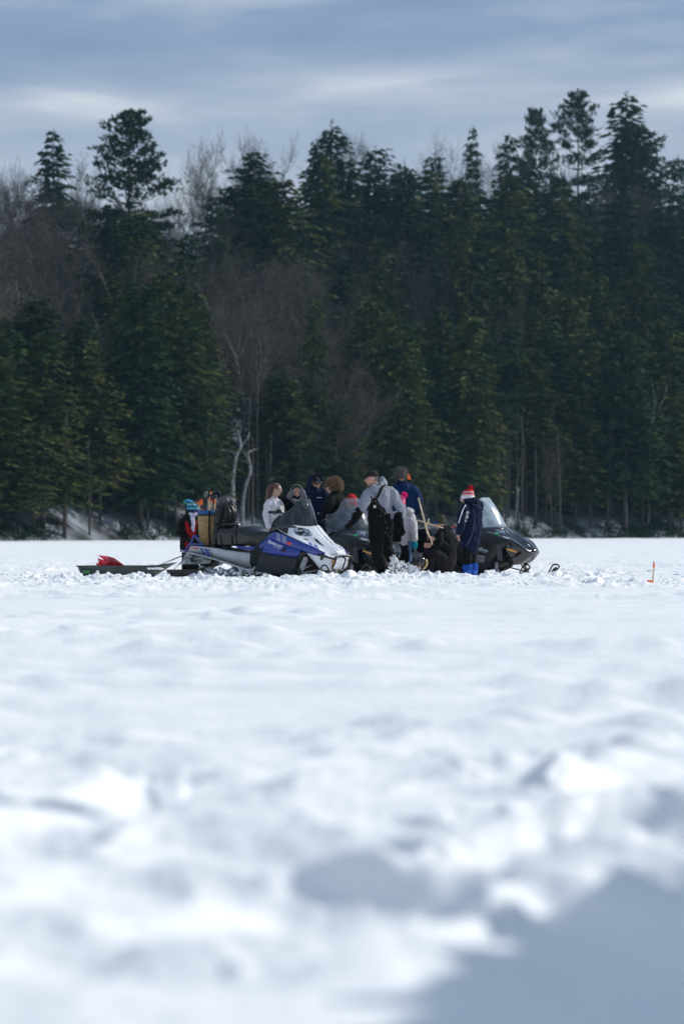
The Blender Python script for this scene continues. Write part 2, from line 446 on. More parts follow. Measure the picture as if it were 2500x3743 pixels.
def pine(seed, H=22.0, Rw=4.2, crown=0.35, gap=1.15, flat=0.5):
    """white pine: separate shelf-like limbs, plumes at their ends, sky between"""
    rnd = random.Random(seed)
    V, F = [], []; TV, TF = [], []
    tube_np(TV, TF, [(0, 0, -1.5), (0.05, 0, H * .1), (-.05, 0.1, H * .45), (0.08, 0, H * .75), (0, 0, H - .3)], [H * .016 + .05, H * .014, H * .0105, H * .006, .03], 8)
    z = H * crown
    while z < H - 0.3:
        f = (z - H * crown) / (H * (1 - crown))
        env = (1 - f ** 2.2) * (0.6 + 0.4 * min(1, f * 3 + .2)) + .16
        nb = 5 + rnd.randint(0, 1)
        a0 = rnd.random() * 6.28
        for k in range(nb):
            az = a0 + 6.283 * k / nb + rnd.uniform(-.35, .35)
            lr = Rw * env * rnd.uniform(.5, 1.25)
            rise = (0.75 - flat * (1 - f)) if f > .5 else rnd.uniform(.02, .28)
            rise = min(1.0, max(.05, rise + rnd.uniform(-.1, .12)))
            pts = []
            for i in range(5):
                q = i / 4
                pts.append(Vector((math.cos(az + .12 * q) * lr * q, math.sin(az + .12 * q) * lr * q, z + lr * rise * (q ** 1.3) * .62 - .05 * lr * math.sin(q * 3.1))))
            tube_np(TV, TF, pts, [.055 + .01 * lr, .045, .035, .02, .008], 4)
            n = int(8 + lr * 9)
            for j in range(n):
                q = 0.34 + 0.66 * math.sqrt(rnd.random())
                i = min(3, int(q * 4)); p = pts[i].lerp(pts[i + 1], q * 4 - i)
                wd = 0.16 * lr * (1.1 - abs(q - .7))
                p = p + Vector((rnd.gauss(0, wd), rnd.gauss(0, wd), abs(rnd.gauss(0, .13)) + .02))
                for r_ in range(5):
                    da = az + rnd.uniform(-1.5, 1.5)
                    d = Vector((math.cos(da), math.sin(da), rnd.uniform(.1, 1.2))).normalized()
                    sprays(V, F, p + Vector((rnd.uniform(-.12, .12), rnd.uniform(-.12, .12), rnd.uniform(-.06, .1))), d, rnd.uniform(.32, .6), rnd.uniform(.12, .24), rnd, 0.0)
        z += gap * (0.7 + 0.55 * rnd.random()) * (1 - .45 * f)
    for k in range(40):
        zz = H - 1.3 + rnd.random() * 1.3
        d = Vector((rnd.uniform(-1, 1), rnd.uniform(-1, 1), 1.3)).normalized()
        sprays(V, F, Vector((rnd.uniform(-.2, .2), rnd.uniform(-.2, .2), zz)), d, .42, .14, rnd, 0)
    return mesh_from('pine_trunk', TV, TF), mesh_from('pine_crown', V, F, False)

def hardwood(seed, H=17.0, spread=1.0, first=0.3, depth=5, twig=1.0, r0=None, straight=.55):
    rnd = random.Random(seed)
    TV, TF = [], []; V, F = [], []
    r0 = r0 or H * .011
    def ribbon(p, q, w):
        d = (q - p); s = d.cross(Vector((rnd.uniform(-1, 1), rnd.uniform(-1, 1), rnd.uniform(-.3, .3))))
        if s.length < 1e-6: return
        s.normalize(); b = len(V)
        V.extend([tuple(p - s * w), tuple(p + s * w), tuple(q)]); F.append((b, b + 1, b + 2))
    def grow(p, d, l, r, lev):
        pts = [p.copy()]; rs = [r]
        c = p.copy(); dd = d.copy(); n = 4
        for i in range(n):
            dd = (dd + Vector((rnd.gauss(0, .12), rnd.gauss(0, .12), .10 * straight))).normalized()
            c = c + dd * (l / n); pts.append(c.copy()); rs.append(r * (1 - .5 * (i + 1) / n))
        if lev < 3: tube_np(TV, TF, pts, rs, 6 if lev == 0 else 4 if lev == 1 else 3)
        elif lev == 3: tube_np(V, F, pts, [x_ * 1.0 for x_ in rs], 3)
        else:
            for i in range(n): ribbon(pts[i], pts[i + 1], max(.018, r * .9))
        if lev >= depth:
            return
        k = (rnd.randint(4, 5) if lev == 0 else rnd.randint(4, 6) if lev < 3 else int(rnd.randint(4, 6) * twig))
        for j in range(k):
            q = rnd.uniform(first if lev == 0 else .25, 1.0) if j else 1.0
            i = min(n - 1, int(q * n)); b = pts[i].lerp(pts[i + 1], q * n - i)
            ang = rnd.uniform(.35, .85) * spread if j else rnd.uniform(.05, .3)
            az = rnd.random() * 6.283
            ax = dd.cross(Vector((math.cos(az), math.sin(az), .2)));
            if ax.length < 1e-6: continue
            nd = (Matrix.Rotation(ang, 3, ax.normalized()) @ dd).normalized()
            grow(b, nd, l * rnd.uniform(.5, .72), r * (.55 if j else .62), lev + 1)
    grow(Vector((0, 0, -0.8)), Vector((rnd.gauss(0, .04), rnd.gauss(0, .04), 1)), H * .52, r0, 0)
    a = np.array(TV + V); top = a[:, 2].max(); sc = H / top
    TV = [(x * sc, y * sc, z * sc) for x, y, z in TV]; V = [(x * sc, y * sc, z * sc) for x, y, z in V]
    return mesh_from('hardwood_trunk', TV, TF), mesh_from('hardwood_twigs', V, F, False)

LIB = {'hemlock': [], 'hemlocky': [], 'pine': [], 'hardwood': [], 'open_pine': [], 'spruce': []}
for k in range(4):
    t_, c_ = hemlock(k + 1, 18, 3.7 + .35 * (k % 3), [.10, .18, .12, .2][k], 1.0, [.52, .66, .46, .58][k], .40)
    t_.materials.append(M_BARK); c_.materials.append(M_HEM); LIB['hemlock'].append((t_, c_))
for k in range(3):
    t_, c_ = hemlock(k + 21, 18, 3.7 + .3 * k, [.12, .18, .14][k], 1.0, [.62, .74, .66][k], .45)
    t_.materials.append(M_BARK); c_.materials.append(M_HEMY); LIB['hemlocky'].append((t_, c_))
for k in range(2):
    t_, c_ = hemlock(k + 31, 18, 3.8, .12, 1.1, .72, .35)
    t_.materials.append(M_BARK); c_.materials.append(M_PINE); LIB['spruce'].append((t_, c_))
for k in range(3):
    t_, c_ = pine(k + 5, 22, 4.9, [.25, .33, .28][k], [1.3, 1.5, 1.2][k])
    t_.materials.append(M_BARK); c_.materials.append(M_PINE); LIB['pine'].append((t_, c_))
for k in range(5):
    t_, c_ = hardwood(k + 51, 17, [1.15, 1.3, 1.05, 1.2, 1.1][k], .4, 5, 1.25)
    t_.materials.append(M_BARKG); c_.materials.append(M_TWIG); LIB['hardwood'].append((t_, c_))

CATN = {'hemlock': ('hemlock_tree', 'conifer'), 'hemlocky': ('hemlock_tree', 'conifer'), 'spruce': ('spruce_tree', 'conifer'), 'pine': ('pine_tree', 'pine tree'), 'hardwood': ('bare_tree', 'bare tree')}
def tree(kind, var, x, y, H, label, wf=1.0, group=None, sink=0.0, rot=None):
    tm, cm = LIB[kind][var % len(LIB[kind])]
    base = {'pine': 22.0, 'hardwood': 17.0}.get(kind, 18.0)
    nm, cat = CATN[kind]
    s = H / base
    e = empty(nm, (x, y, hh(x, y) - sink), random.random() * 6.28 if rot is None else rot, label, cat, group)
    e.scale = (s * wf, s * wf, s)
    a = bpy.data.objects.new('trunk', tm); COL.objects.link(a); a.parent = e
    b = bpy.data.objects.new('twigs' if kind == 'hardwood' else 'crown', cm); COL.objects.link(b); b.parent = e
    return e
def tree_px(kind, var, px, py_top, d, label, wpx=None, group=None, rot=None):
    """tree whose tip stands at photo pixel (px, py_top), rooted d metres behind the shore line"""
    Y = 262 + d
    for _ in range(6):
        x = X(px, Y); Y = float(shore_y(x)) + d
    x = X(px, Y)
    H = Z(py_top, Y) - hh(x, Y)
    w = 1.0
    if wpx:
        natural = {'pine': 9.5 * H / 22, 'hardwood': 9.0 * H / 17}.get(kind, 7.4 * H / 18)
        w = (wpx / FP * Y) / natural * (1.0 if kind in ('hardwood', 'pine') else 1.85 if d > 95 else 1.45)
    TREES.append((x, Y, H * .17 * w))
    return tree(kind, var, x, Y, H, label, w, group, rot=rot)
TREES = []
# trees one can single out
T = tree_px
T('spruce', 0, 195, 482, 138, 'pointed spruce on the skyline at far left, alone among bare trees', 165)
T('pine', 0, 470, 412, 95, 'broad flat-topped white pine rising left above the treeline', 330, rot=.4)
T('pine', 2, 1958, 400, 132, 'smallest of the three tall ridge pines at right', 150)
T('pine', 1, 2112, 328, 128, 'tallest ridge pine at right with open see-through limbs', 215)
T('spruce', 1, 2290, 345, 126, 'dense dark pine furthest right of the three ridge pines', 235)
T('pine', 0, 2330, 470, 120, 'low spreading pine under the dense dark ridge pine', 330)
T('hemlock', 2, 2480, 575, 120, 'hemlock cut by the right edge of the picture on the ridge', 110)
T('hemlock', 1, 930, 548, 100, 'rounded dark hemlock on the skyline right of the bare grey crowns', 210)
T('hemlock', 0, 1212, 445, 112, 'pointed hemlock, highest on the skyline in the middle', 175)
T('hemlock', 3, 1160, 520, 106, 'hemlock just left of the highest middle hemlock', 120)
T('hemlock', 2, 1370, 540, 110, 'blunt hemlock on the skyline right of the middle peak', 150)
T('hemlock', 0, 1478, 588, 112, 'small pointed hemlock in the dip of the ridge line', 110)
T('hemlock', 1, 1590, 565, 112, 'twin-looking hemlock on the ridge above the blue fleece man', 140)
T('spruce', 0, 1728, 470, 125, 'grey-green spruce among bare branches on the skyline', 95)
T('hemlock', 3, 1862, 498, 112, 'narrow hemlock spire left of the three ridge pines', 110)
T('hemlock', 2, 780, 730, 80, 'small hemlock standing left of the dark skyline group', 130)
T('hemlocky', 0, 1150, 1075, 12, 'yellow-green hemlock tip over the bare trees in the middle', 120)
T('hemlocky', 1, 1390, 1070, 14, 'olive hemlock with narrow tip right of the bare thicket', 150)
T('hemlocky', 2, 1670, 800, 50, 'leaning pale-tipped hemlock above the ridge shadow', 170)
T('hemlocky', 0, 1860, 820, 48, 'sunlit hemlock tip with bent leader, right of middle', 170)
T('hemlocky', 1, 1970, 920, 36, 'wide sunlit hemlock below the bent-tipped one', 190)
T('hemlocky', 2, 2110, 790, 54, 'slim grey-green hemlock under the tallest ridge pine', 130)
T('hemlocky', 0, 2330, 870, 40, 'pointed olive hemlock under the spreading ridge pine', 160)
T('hemlocky', 1, 2205, 1000, 26, 'olive hemlock at right, mid slope, with a crooked tip', 170)
T('pine', 1, 1735, 1195, 6, 'broad young pine on the shore with pale visible trunk', 290)
T('hemlocky', 2, 1955, 1270, 8, 'brownish hemlock right of the broad shore pine', 190)
T('hemlocky', 0, 2140, 1180, 10, 'ragged hemlock on the shore at right', 190)
T('hemlocky', 1, 2440, 1150, 10, 'dark olive hemlock on the shore at the right edge', 210)
T('hemlocky', 2, 430, 1010, 30, 'yellow-tipped hemlock beneath the flat-topped pine', 150)
T('hemlocky', 0, 605, 1150, 10, 'sunlit hemlock over the boy in the striped hat', 200)
T('hemlock', 3, 690, 860, 40, 'narrow hemlock right below the flat-topped pine', 150)
T('hemlocky', 1, 330, 1240, 6, 'hemlock on the shore above the black sled', 210)
T('hemlock', 0, 130, 1080, 16, 'dark hemlock on the shore at the left edge', 240)
T('hemlock', 2, 510, 790, 60, 'hemlock in front of the flat-topped pine trunk', 200)
for i, (px, py, d, w, var, lb) in enumerate([
    (620, 520, 128, 210, 0, 'bare grey crown right beside the flat-topped pine'),
    (760, 440, 130, 230, 1, 'fine bare crown at the highest part of the left skyline'),
    (880, 455, 132, 220, 2, 'bare crown behind the rounded dark hemlock'),
    (1060, 450, 134, 230, 3, 'bare crown left of the highest middle hemlock'),
    (1260, 440, 140, 200, 4, 'bare crown just behind the highest middle hemlock'),
    (1430, 510, 138, 220, 0, 'low bare crown over the dip in the ridge'),
    (1650, 450, 138, 200, 1, 'thin bare crown left of the grey-green spruce'),
    (1800, 480, 136, 200, 2, 'thin bare crown right of the grey-green spruce'),
    (2420, 560, 138, 230, 3, 'bare crown near the right edge of the ridge'),
    (2040, 560, 134, 200, 2, 'bare crown between the small and the tallest ridge pine'),
    (300, 540, 138, 210, 1, 'bare crown between skyline spruce and flat-topped pine'),
    (60, 590, 138, 230, 4, 'bare crown left of the skyline spruce'),
    (10, 560, 132, 190, 2, 'bare crown cut by the left edge of the skyline'),
    (930, 850, 38, 300, 1, 'large bare grey tree left in the thicket, mid slope'),
    (1060, 900, 30, 300, 3, 'large bare tree with forked limbs in the middle thicket'),
    (1250, 920, 34, 280, 0, 'bare tree with curling limbs right in the thicket'),
    (860, 1040, 18, 240, 4, 'bare tree with two thin pale stems at thicket edge'),
    (1560, 830, 52, 260, 2, 'purple-brown bare tree between the olive hemlocks'),
    (1860, 1060, 24, 170, 1, 'bare tree showing between the right-hand hemlocks'),
    (160, 830, 70, 280, 3, 'brown bare tree on the left slope below the spruce'),
    (60, 860, 55, 260, 0, 'brown bare tree lower at the left edge'),
    (250, 700, 90, 260, 2, 'brown bare tree beneath the skyline at left'),
    (2280, 620, 110, 230, 4, 'reddish bare tree under the ridge pines'),
    (2020, 1580, 3, 110, 2, 'small bare shore sapling right of the broad pine'),
    (1560, 1640, 3, 120, 1, 'small bare shore sapling above the pink pompom'),
]):
    T('hardwood', var, px, py, d, lb, w)

# curved pale snags at the water's edge
def snag(px, py, d, path, rad, limbs, label):
    Y = 262 + d
    for _ in range(5): Y = float(shore_y(X(px, Y))) + d
    x = X(px, Y); z0 = hh(x, Y)
    e = empty('dead_tree', (x, Y, z0), 0, label, 'dead tree')
    P = [Vector((X(a, Y) - x, 0.2 * math.sin(i * 1.3), Z(b, Y) - z0)) for i, (a, b) in enumerate(path)]
    P[0].z = -.8
    P2 = []; rr = []
    for i in range(len(P) - 1):
        p0, p1, p2, p3 = P[max(0, i - 1)], P[i], P[i + 1], P[min(len(P) - 1, i + 2)]
        for s in range(5):
            t = s / 5
            P2.append(0.5 * ((2 * p1) + (p2 - p0) * t + (2 * p0 - 5 * p1 + 4 * p2 - p3) * t * t + (3 * p1 - p0 - 3 * p2 + p3) * t ** 3)); rr.append(rad[i] * (1 - t) + rad[i + 1] * t)
    P2.append(P[-1]); rr.append(rad[-1])
    V, F = [], []; tube_np(V, F, P2, [q * .78 for q in rr], 8)
    link('trunk', mesh_from('trunk', V, F), M_SNAG, e)
    for lp, lr in limbs:
        Q = [Vector((X(a, Y) - x, 0.15 * i, Z(b, Y) - z0)) for i, (a, b) in enumerate(lp)]
        V, F = [], []; tube_np(V, F, Q, [lr * (1 - .75 * i / (len(Q) - 1)) for i in range(len(Q))], 6)
        link('limb', mesh_from('limb', V, F), M_SNAG, e)
snag(862, 1900, 2, [(862, 1965), (853, 1860), (850, 1760), (862, 1670), (880, 1630), (868, 1570)], [.26, .24, .21, .18, .13, .05],
     [([(866, 1660), (845, 1650), (812, 1645), (806, 1620)], .10), ([(878, 1635), (905, 1600), (912, 1580)], .09), ([(872, 1615), (858, 1600)], .05)], 'pale curved dead trunk, left of the two behind the backpack')
snag(884, 1920, 3, [(884, 1970), (884, 1880), (893, 1790), (915, 1720), (906, 1660), (925, 1645), (940, 1640)], [.25, .22, .19, .16, .12, .07, .03],
     [([(912, 1705), (900, 1670), (893, 1655)], .08), ([(905, 1665), (890, 1640)], .04)], 'pale dead trunk with an elbow bend, right of the two behind the backpack')
snag(1888, 1900, 2, [(1884, 1970), (1884, 1900), (1889, 1840), (1891, 1790), (1883, 1780)], [.10, .09, .09, .10, .04], [([(1890, 1800), (1902, 1780)], .05)], 'thin broken grey snag right of the rearmost windshield')
snag(2372, 1700, 4, [(2368, 1975), (2372, 1850), (2378, 1700), (2376, 1575), (2392, 1480), (2384, 1400)], [.17, .16, .15, .14, .09, .03],
     [([(2376, 1580), (2340, 1550), (2280, 1540), (2230, 1545), (2190, 1520)], .13), ([(2310, 1540), (2290, 1490), (2280, 1440)], .07), ([(2378, 1560), (2410, 1490), (2430, 1450), (2440, 1400)], .08), ([(2385, 1500), (2350, 1440), (2340, 1400)], .06), ([(2250, 1540), (2225, 1500)], .05), ([(2395, 1480), (2400, 1430)], .04), ([(2400, 1510), (2450, 1480)], .04)], 'pale bare snag with a long sideways limb at right shore')

# the rest of the stand fills in behind and between them
SKY = [(-200, 700), (0, 730), (110, 700), (330, 690), (420, 640), (600, 640), (820, 620), (1000, 600), (1100, 560), (1290, 560), (1420, 620), (1560, 600), (1700, 590), (1900, 560), (2050, 620), (2250, 640), (2400, 640), (2700, 620)]
def skyl(px):
    for (a, b), (c, d) in zip(SKY, SKY[1:]):
        if a <= px <= c: return b + (d - b) * (px - a) / (c - a)
    return 640
ZONE = [(0, 'the red sheets in the sled'), (560, 'the boy in the striped hat'), (780, 'the tall backpack'), (950, 'the girl with the ponytail'), (1060, 'the grey-hooded person'), (1130, 'the man in sunglasses'),
        (1195, 'the curly-haired woman'), (1300, 'the man in overalls'), (1440, 'the blue fleece man'), (1560, 'the crouching man'), (1680, 'the boy in the pompom hat'), (1790, 'the rear snowmobile nose'), (2000, 'the black ski loop'), (2180, 'the ski loop, further right'), (2330, 'the orange marker stick')]
def zone_of(px):
    r_ = ZONE[0][1]
    for a, nme in ZONE:
        if px >= a: r_ = nme
    return r_
NTH = ['first', 'second', 'third', 'fourth', 'fifth', 'sixth', 'seventh', 'eighth', 'ninth', 'tenth']
def ordinal(cells, grp):
    for lb, lst in cells.items():
        lst.sort(key=lambda o: o.location.x / o.location.y)
        for i, o in enumerate(lst):
            o['group'] = grp
            if len(lst) > 1:
                w = lb.split(' on the ') if ' on the ' in lb else lb.split(' at the ')
                j = ' on the ' if ' on the ' in lb else ' at the '
                o['label'] = w[0] + ', ' + (NTH[i] if i < 10 else '%d%s' % (i + 1, {21: 'st', 22: 'nd', 23: 'rd'}.get(i + 1, 'th'))) + ' from left,' + j + w[1]
def fill():
    rnd = random.Random(5)
    cnt = 0
    used = {}
    rows = [(2.5, 4.4), (7, 4.4), (12, 4.6), (18, 4.8), (26, 5.0), (36, 5.4), (48, 5.8), (61, 6), (74, 6.2), (86, 5.2), (98, 5.0), (110, 5.0), (124, 4.4), (134, 4.4)]
    for ri, (d0, sp) in enumerate(rows):
        xl = -34 - d0 * .11; xr = 36 + d0 * .16
        x = xl + rnd.random() * sp
        while x < xr:
            xx = x + rnd.uniform(-1.2, 1.2); d = d0 + rnd.uniform(-3, 3) if d0 > 4 else d0 + rnd.uniform(-.8, 2)
            x += sp * rnd.uniform(.7, 1.15)
            Y = float(shore_y(xx)) + d
            px = PX(xx, Y)
            if px < -160 or px > 2660: continue
            bare = 0.05
            if px < 420 and d > 45: bare = 0.8
            if 780 < px < 1340 and 12 < d < 70: bare = 0.55
            if 1480 < px < 1640 and 30 < d < 70: bare = .4
            if d > 120: bare = 0.9
            if d < 20: bare = .06
            if px > 1290 and d > 60 and d < 120: bare = 0.03
            if 820 < px < 1290 and 70 < d < 118: bare = 0.03
            if 560 < px < 860 and d > 62: bare = .8
            kind = 'hardwood' if rnd.random() < bare else rnd.choice(['hemlock', 'hemlock', 'hemlocky'] if d > 60 else ['hemlocky', 'hemlock', 'hemlocky', 'hemlocky', 'spruce'])
            H = rnd.uniform(12, 18.5) if d < 80 or kind == 'hardwood' else rnd.uniform(17, 27)
            z0 = hh(xx, Y)
            if d < 14 and any(abs(px - q) < w_ for q, w_ in ((862, 85), (905, 75), (1888, 50), (2372, 60))): continue
            cap = skyl(px) + (rnd.uniform(0, 85) if kind != 'hardwood' else rnd.uniform(-20, 40))
            if kind == 'hardwood' and d > 100: cap -= 125
            if 780 < px < 1340 and kind != 'hardwood' and d < 60: cap = max(cap, 1330 - d * 3.0 + rnd.uniform(0, 160))
            if 330 < px < 860 and d > 30 and kind != 'hardwood': cap = max(cap, 760)
            if 780 < px < 960 and d > 50: cap = max(cap, 640)
            if px < 350 and kind != 'hardwood': cap = max(cap, 1060 - d * 2 + rnd.uniform(0, 150))
            Hm = Z(cap, Y) - z0
            H = min(H, Hm)
            if H < 4.5: continue
            if any((tx - xx) ** 2 + (ty - Y) ** 2 < 3.0 for tx, ty, _ in TREES): continue
            TREES.append((xx, Y, 2))
            hp = 'shore edge' if d < 10 else 'slope foot' if d < 28 else 'lower slope' if d < 50 else 'middle slope' if d < 80 else 'upper slope' if d < 118 else 'ridge top'
            zn = zone_of(px)
            base = {'hardwood': 'bare hardwood', 'hemlock': 'dark hemlock', 'hemlocky': 'olive hemlock', 'spruce': 'blue-green spruce'}[kind]
            lb = base + ' on the ' + hp + ' above ' + zn
            used.setdefault(lb, []).append(tree(kind, rnd.randint(0, 9), xx, Y, H, lb, rnd.uniform(1.0, 1.3) * (1.3 if d > 70 and kind != 'hardwood' else 1) * min(1.6, (17 / H) ** .6)))
            cnt += 1
    ordinal(used, 'trees of the wooded hillside')
    return cnt
NFILL = fill()
# the wood goes on past both edges of the view
rnd = random.Random(71)
for side in (-1, 1):
    for d0 in (3, 9, 16, 25, 36, 50, 66, 84, 104, 126):
        for q in range(4):
            d = d0 + rnd.uniform(-2, 2); px = (-190 - q * 190 if side < 0 else 2690 + q * 190) + rnd.uniform(-60, 60); Y = 262 + d
            for _ in range(4): Y = float(shore_y(X(px, Y))) + d
            kind = 'hardwood' if rnd.random() < (.6 if d > 110 else .15) else rnd.choice(['hemlock', 'hemlocky', 'spruce'])
            sd_name = 'left' if side < 0 else 'right'
            tree(kind, rnd.randint(0, 9), X(px, Y), Y, rnd.uniform(14, 20), ('bare hardwood' if kind == 'hardwood' else 'conifer') + ' in the wood continuing past the ' + sd_name + ' picture edge', 1.4, 'wood past the ' + sd_name + ' picture edge')
# slender bare poles in the shade behind the shore line
def pole_mesh(seed):
    rnd = random.Random(seed); V, F = [], []
    tube_np(V, F, [(0, 0, -1), (rnd.uniform(-.1, .1), 0, 3), (rnd.uniform(-.25, .25), 0, 7), (rnd.uniform(-.3, .3), 0, 11)], [.13, .11, .08, .03], 6)
    for k in range(12):
        z = rnd.uniform(1.5, 10.5); az = rnd.random() * 6.28; l = rnd.uniform(.4, 1.8)
        tube_np(V, F, [(0, 0, z), (math.cos(az) * l * .5, math.sin(az) * l * .5, z + .1 * l), (math.cos(az) * l, math.sin(az) * l, z + rnd.uniform(-.2, .5) * l)], [.03, .02, .006], 3)
    me = mesh_from('pole_trunk', V, F); me.materials.append(M_BARK); return me
PM = [pole_mesh(k) for k in range(4)]
rnd = random.Random(99); pl = {}
for k in range(110):
    d = rnd.uniform(.6, 12); xx = rnd.uniform(-34, 38); Y = float(shore_y(xx)) + d
    px = PX(xx, Y)
    o = bpy.data.objects.new('bare_pole_tree', PM[k % 4]); COL.objects.link(o)
    o.location = (xx, Y, hh(xx, Y)); o.rotation_euler = (rnd.gauss(0, .02), rnd.gauss(0, .03), rnd.random() * 6); s = rnd.uniform(.6, 1.25); o.scale = (s, s, rnd.uniform(.5, 1))
    lb = 'thin trunk at the shore above ' + zone_of(px)
    tag(o, lb, 'bare tree'); pl.setdefault(lb, []).append(o)
ordinal(pl, 'thin bare trunks along the shore')
# brush along the bank
def brush():
    rnd = random.Random(3); V, F = [], []
    for k in range(900):
        xx = rnd.uniform(-38, 42); Y = float(shore_y(xx)) + abs(rnd.gauss(0.8, 1.8)); z = hh(xx, Y)
        if mnoise.noise(Vector((xx * .25, 3, 0))) < -.05: continue
        for j in range(9):
            d = Vector((rnd.gauss(0, .6), rnd.gauss(0, .6), rnd.uniform(.3, 1.3))).normalized(); l = rnd.uniform(.3, 1.1)
            sprays(V, F, Vector((xx + rnd.gauss(0, .25), Y, z - .05)), d, l, .09, rnd, .15)
    return mesh_from('shore_brush', V, F, False)
tag(link('shore_brush', brush(), M_HEM), 'low evergreen brush along the far snowy bank', 'brush', kind='stuff')
# ------------------------------------------------------------------ vehicle toolkit
def catmull(P, n):
    """resample a polyline of tuples with n points per span"""
    P = [np.array(p, float) for p in P]; out = []
    for i in range(len(P) - 1):
        p1, p2 = P[i], P[i + 1]
        p0 = P[i - 1] if i else 2 * p1 - p2
        p3 = P[i + 2] if i + 2 < len(P) else 2 * p2 - p1
        for s in range(n):
            t = s / n
            out.append(0.5 * ((2 * p1) + (p2 - p0) * t + (2 * p0 - 5 * p1 + 4 * p2 - p3) * t * t + (3 * p1 - p0 - 3 * p2 + p3) * t ** 3))
    out.append(P[-1])
    return out

class Frame:
    """local axes of a thing (x forward, y left, z up); reads the place of a point from the photograph's pixel
    and its distance b to the right of the thing's centre plane"""
    def __init__(s, x, y, yaw, z=None):
        s.O = Vector((x, y, gh(x, y) if z is None else z)); s.yaw = yaw
        s.Rm = Matrix.Rotation(-yaw, 3, 'Z'); s.Ri = s.Rm.transposed()
        s.C = s.Ri @ (Vector((0, 0, CH)) - s.O)
    def ray(s, px, py): return s.Ri @ Vector(((px - 1250) / FP, 1, -(py - HY) / FP))
    def pt(s, px, py, b):
        d = s.ray(px, py); t = (-b - s.C.y) / d.y
        return s.C + d * t
    def hit(s, bvh, px, py, off=.005):
        d = s.ray(px, py).normalized()
        loc, nor, i, dist = bvh.ray_cast(s.C, d)
        if loc is None: return None
        if nor.dot(d) > 0: nor = -nor
        return loc + nor * off
    def root(s, name, label, cat, group=None):
        e = empty(name, s.O, -s.yaw, label, cat, group); return e

class Mach:
    def __init__(s, fr, root): s.fr = fr; s.root = root; s.V = []; s.F = []
    def patch(s, name, rows, m, nu=5, nv=3, mirror=True, th=.012, smooth=True, decal=True, label=None):
        g = [[tuple(s.fr.pt(*p)) for p in r] for r in rows]
        g = [catmull(r, nu) for r in g]
        cols = list(zip(*g)); cols = [catmull(c, nv) for c in cols]
        nc = len(cols); nr = len(cols[0])
        V = [tuple(cols[c][r]) for r in range(nr) for c in range(nc)]
        F = [(r * nc + c, r * nc + c + 1, (r + 1) * nc + c + 1, (r + 1) * nc + c) for r in range(nr - 1) for c in range(nc - 1)]
        if decal:
            b = len(s.V); s.V += V; s.F += [tuple(i + b for i in f) for f in F]
        if mirror:
            b = len(V); V = V + [(x, -y, z) for x, y, z in V]
            F = F + [tuple(i + b for i in reversed(f)) for f in F[:]]
        o = link(name, mesh_from(name, V, F, smooth), m, s.root)
        md = o.modifiers.new('s', 'SOLIDIFY'); md.thickness = th; md.offset = 0
        if label: o['label'] = label
        return o
    def bvh(s): s.B = BVHTree.FromPolygons(s.V, s.F); return s.B
    def decal(s, name, poly, m, off=.008, cuts=2, parent=None, mirror=True, depth=0.0):
        bm = bmesh.new()
        vs = [bm.verts.new((x, y, 0)) for x, y in poly]; bm.faces.new(vs)
        bmesh.ops.triangulate(bm, faces=bm.faces[:])
        for _ in range(cuts): bmesh.ops.subdivide_edges(bm, edges=bm.edges[:], cuts=1, use_grid_fill=True)
        bm.verts.ensure_lookup_table()
        V = []
        for v in bm.verts:
            p = s.fr.hit(s.B, v.co.x, v.co.y, off)
            V.append(p)
        good = [p for p in V if p is not None]
        if not good: bm.free(); return None
        cen = sum(good, Vector()) / len(good)
        V = [tuple(p if p is not None else cen) for p in V]
        F = [tuple(v.index for v in f.verts) for f in bm.faces]; bm.free()
        if mirror:
            b = len(V); V = V + [(x, -y, z) for x, y, z in V]; F = F + [tuple(i + b for i in reversed(f)) for f in F[:]]
        return link(name, mesh_from(name, V, F, True), m, parent or s.root)
    def text(s, name, body, p0, xv, yv, m, off=.009, parent=None, shear=0.0):
        cu = bpy.data.curves.new('t', 'FONT'); cu.body = body; cu.size = 1; cu.resolution_u = 2; cu.shear = shear; cu.offset = .022
        o = bpy.data.objects.new('t', cu); COL.objects.link(o)
        dg = bpy.context.evaluated_depsgraph_get(); me = bpy.data.meshes.new_from_object(o.evaluated_get(dg))
        wd = max(v.co.x for v in me.vertices); hgt = .7
        V = []
        for v in me.vertices:
            u = v.co.x / wd; w = v.co.y / hgt
            V.append(s.fr.hit(s.B, p0[0] + xv[0] * u + yv[0] * w, p0[1] + xv[1] * u + yv[1] * w, off))
        good = [p for p in V if p is not None]
        F = [tuple(f.vertices) for f in me.polygons if all(V[i] is not None for i in f.vertices)]
        V = [tuple(p) if p is not None else tuple(good[0]) for p in V] if good else []
        bpy.data.objects.remove(o); 
        if not F: return None
        return link(name, mesh_from(name, V, F, False), m, parent or s.root)
    def tube(s, name, pts, r, m, mirror=True, n=8, sm=3, parent=None, label=None, loc=False):
        P = [Vector(p) if loc else s.fr.pt(*p) for p in pts]
        if sm > 1 and len(P) > 2: P = [Vector(q) for q in catmull([tuple(p) for p in P], sm)]
        V, F = [], []; tube_np(V, F, P, r, n)
        if mirror: 
            b = len(V); V = V + [(x, -y, z) for x, y, z in V]; F = F + [tuple(i + b for i in reversed(f)) for f in F[:]]
        o = link(name, mesh_from(name, V, F), m, parent or s.root)
        if label: o['label'] = label
        return o

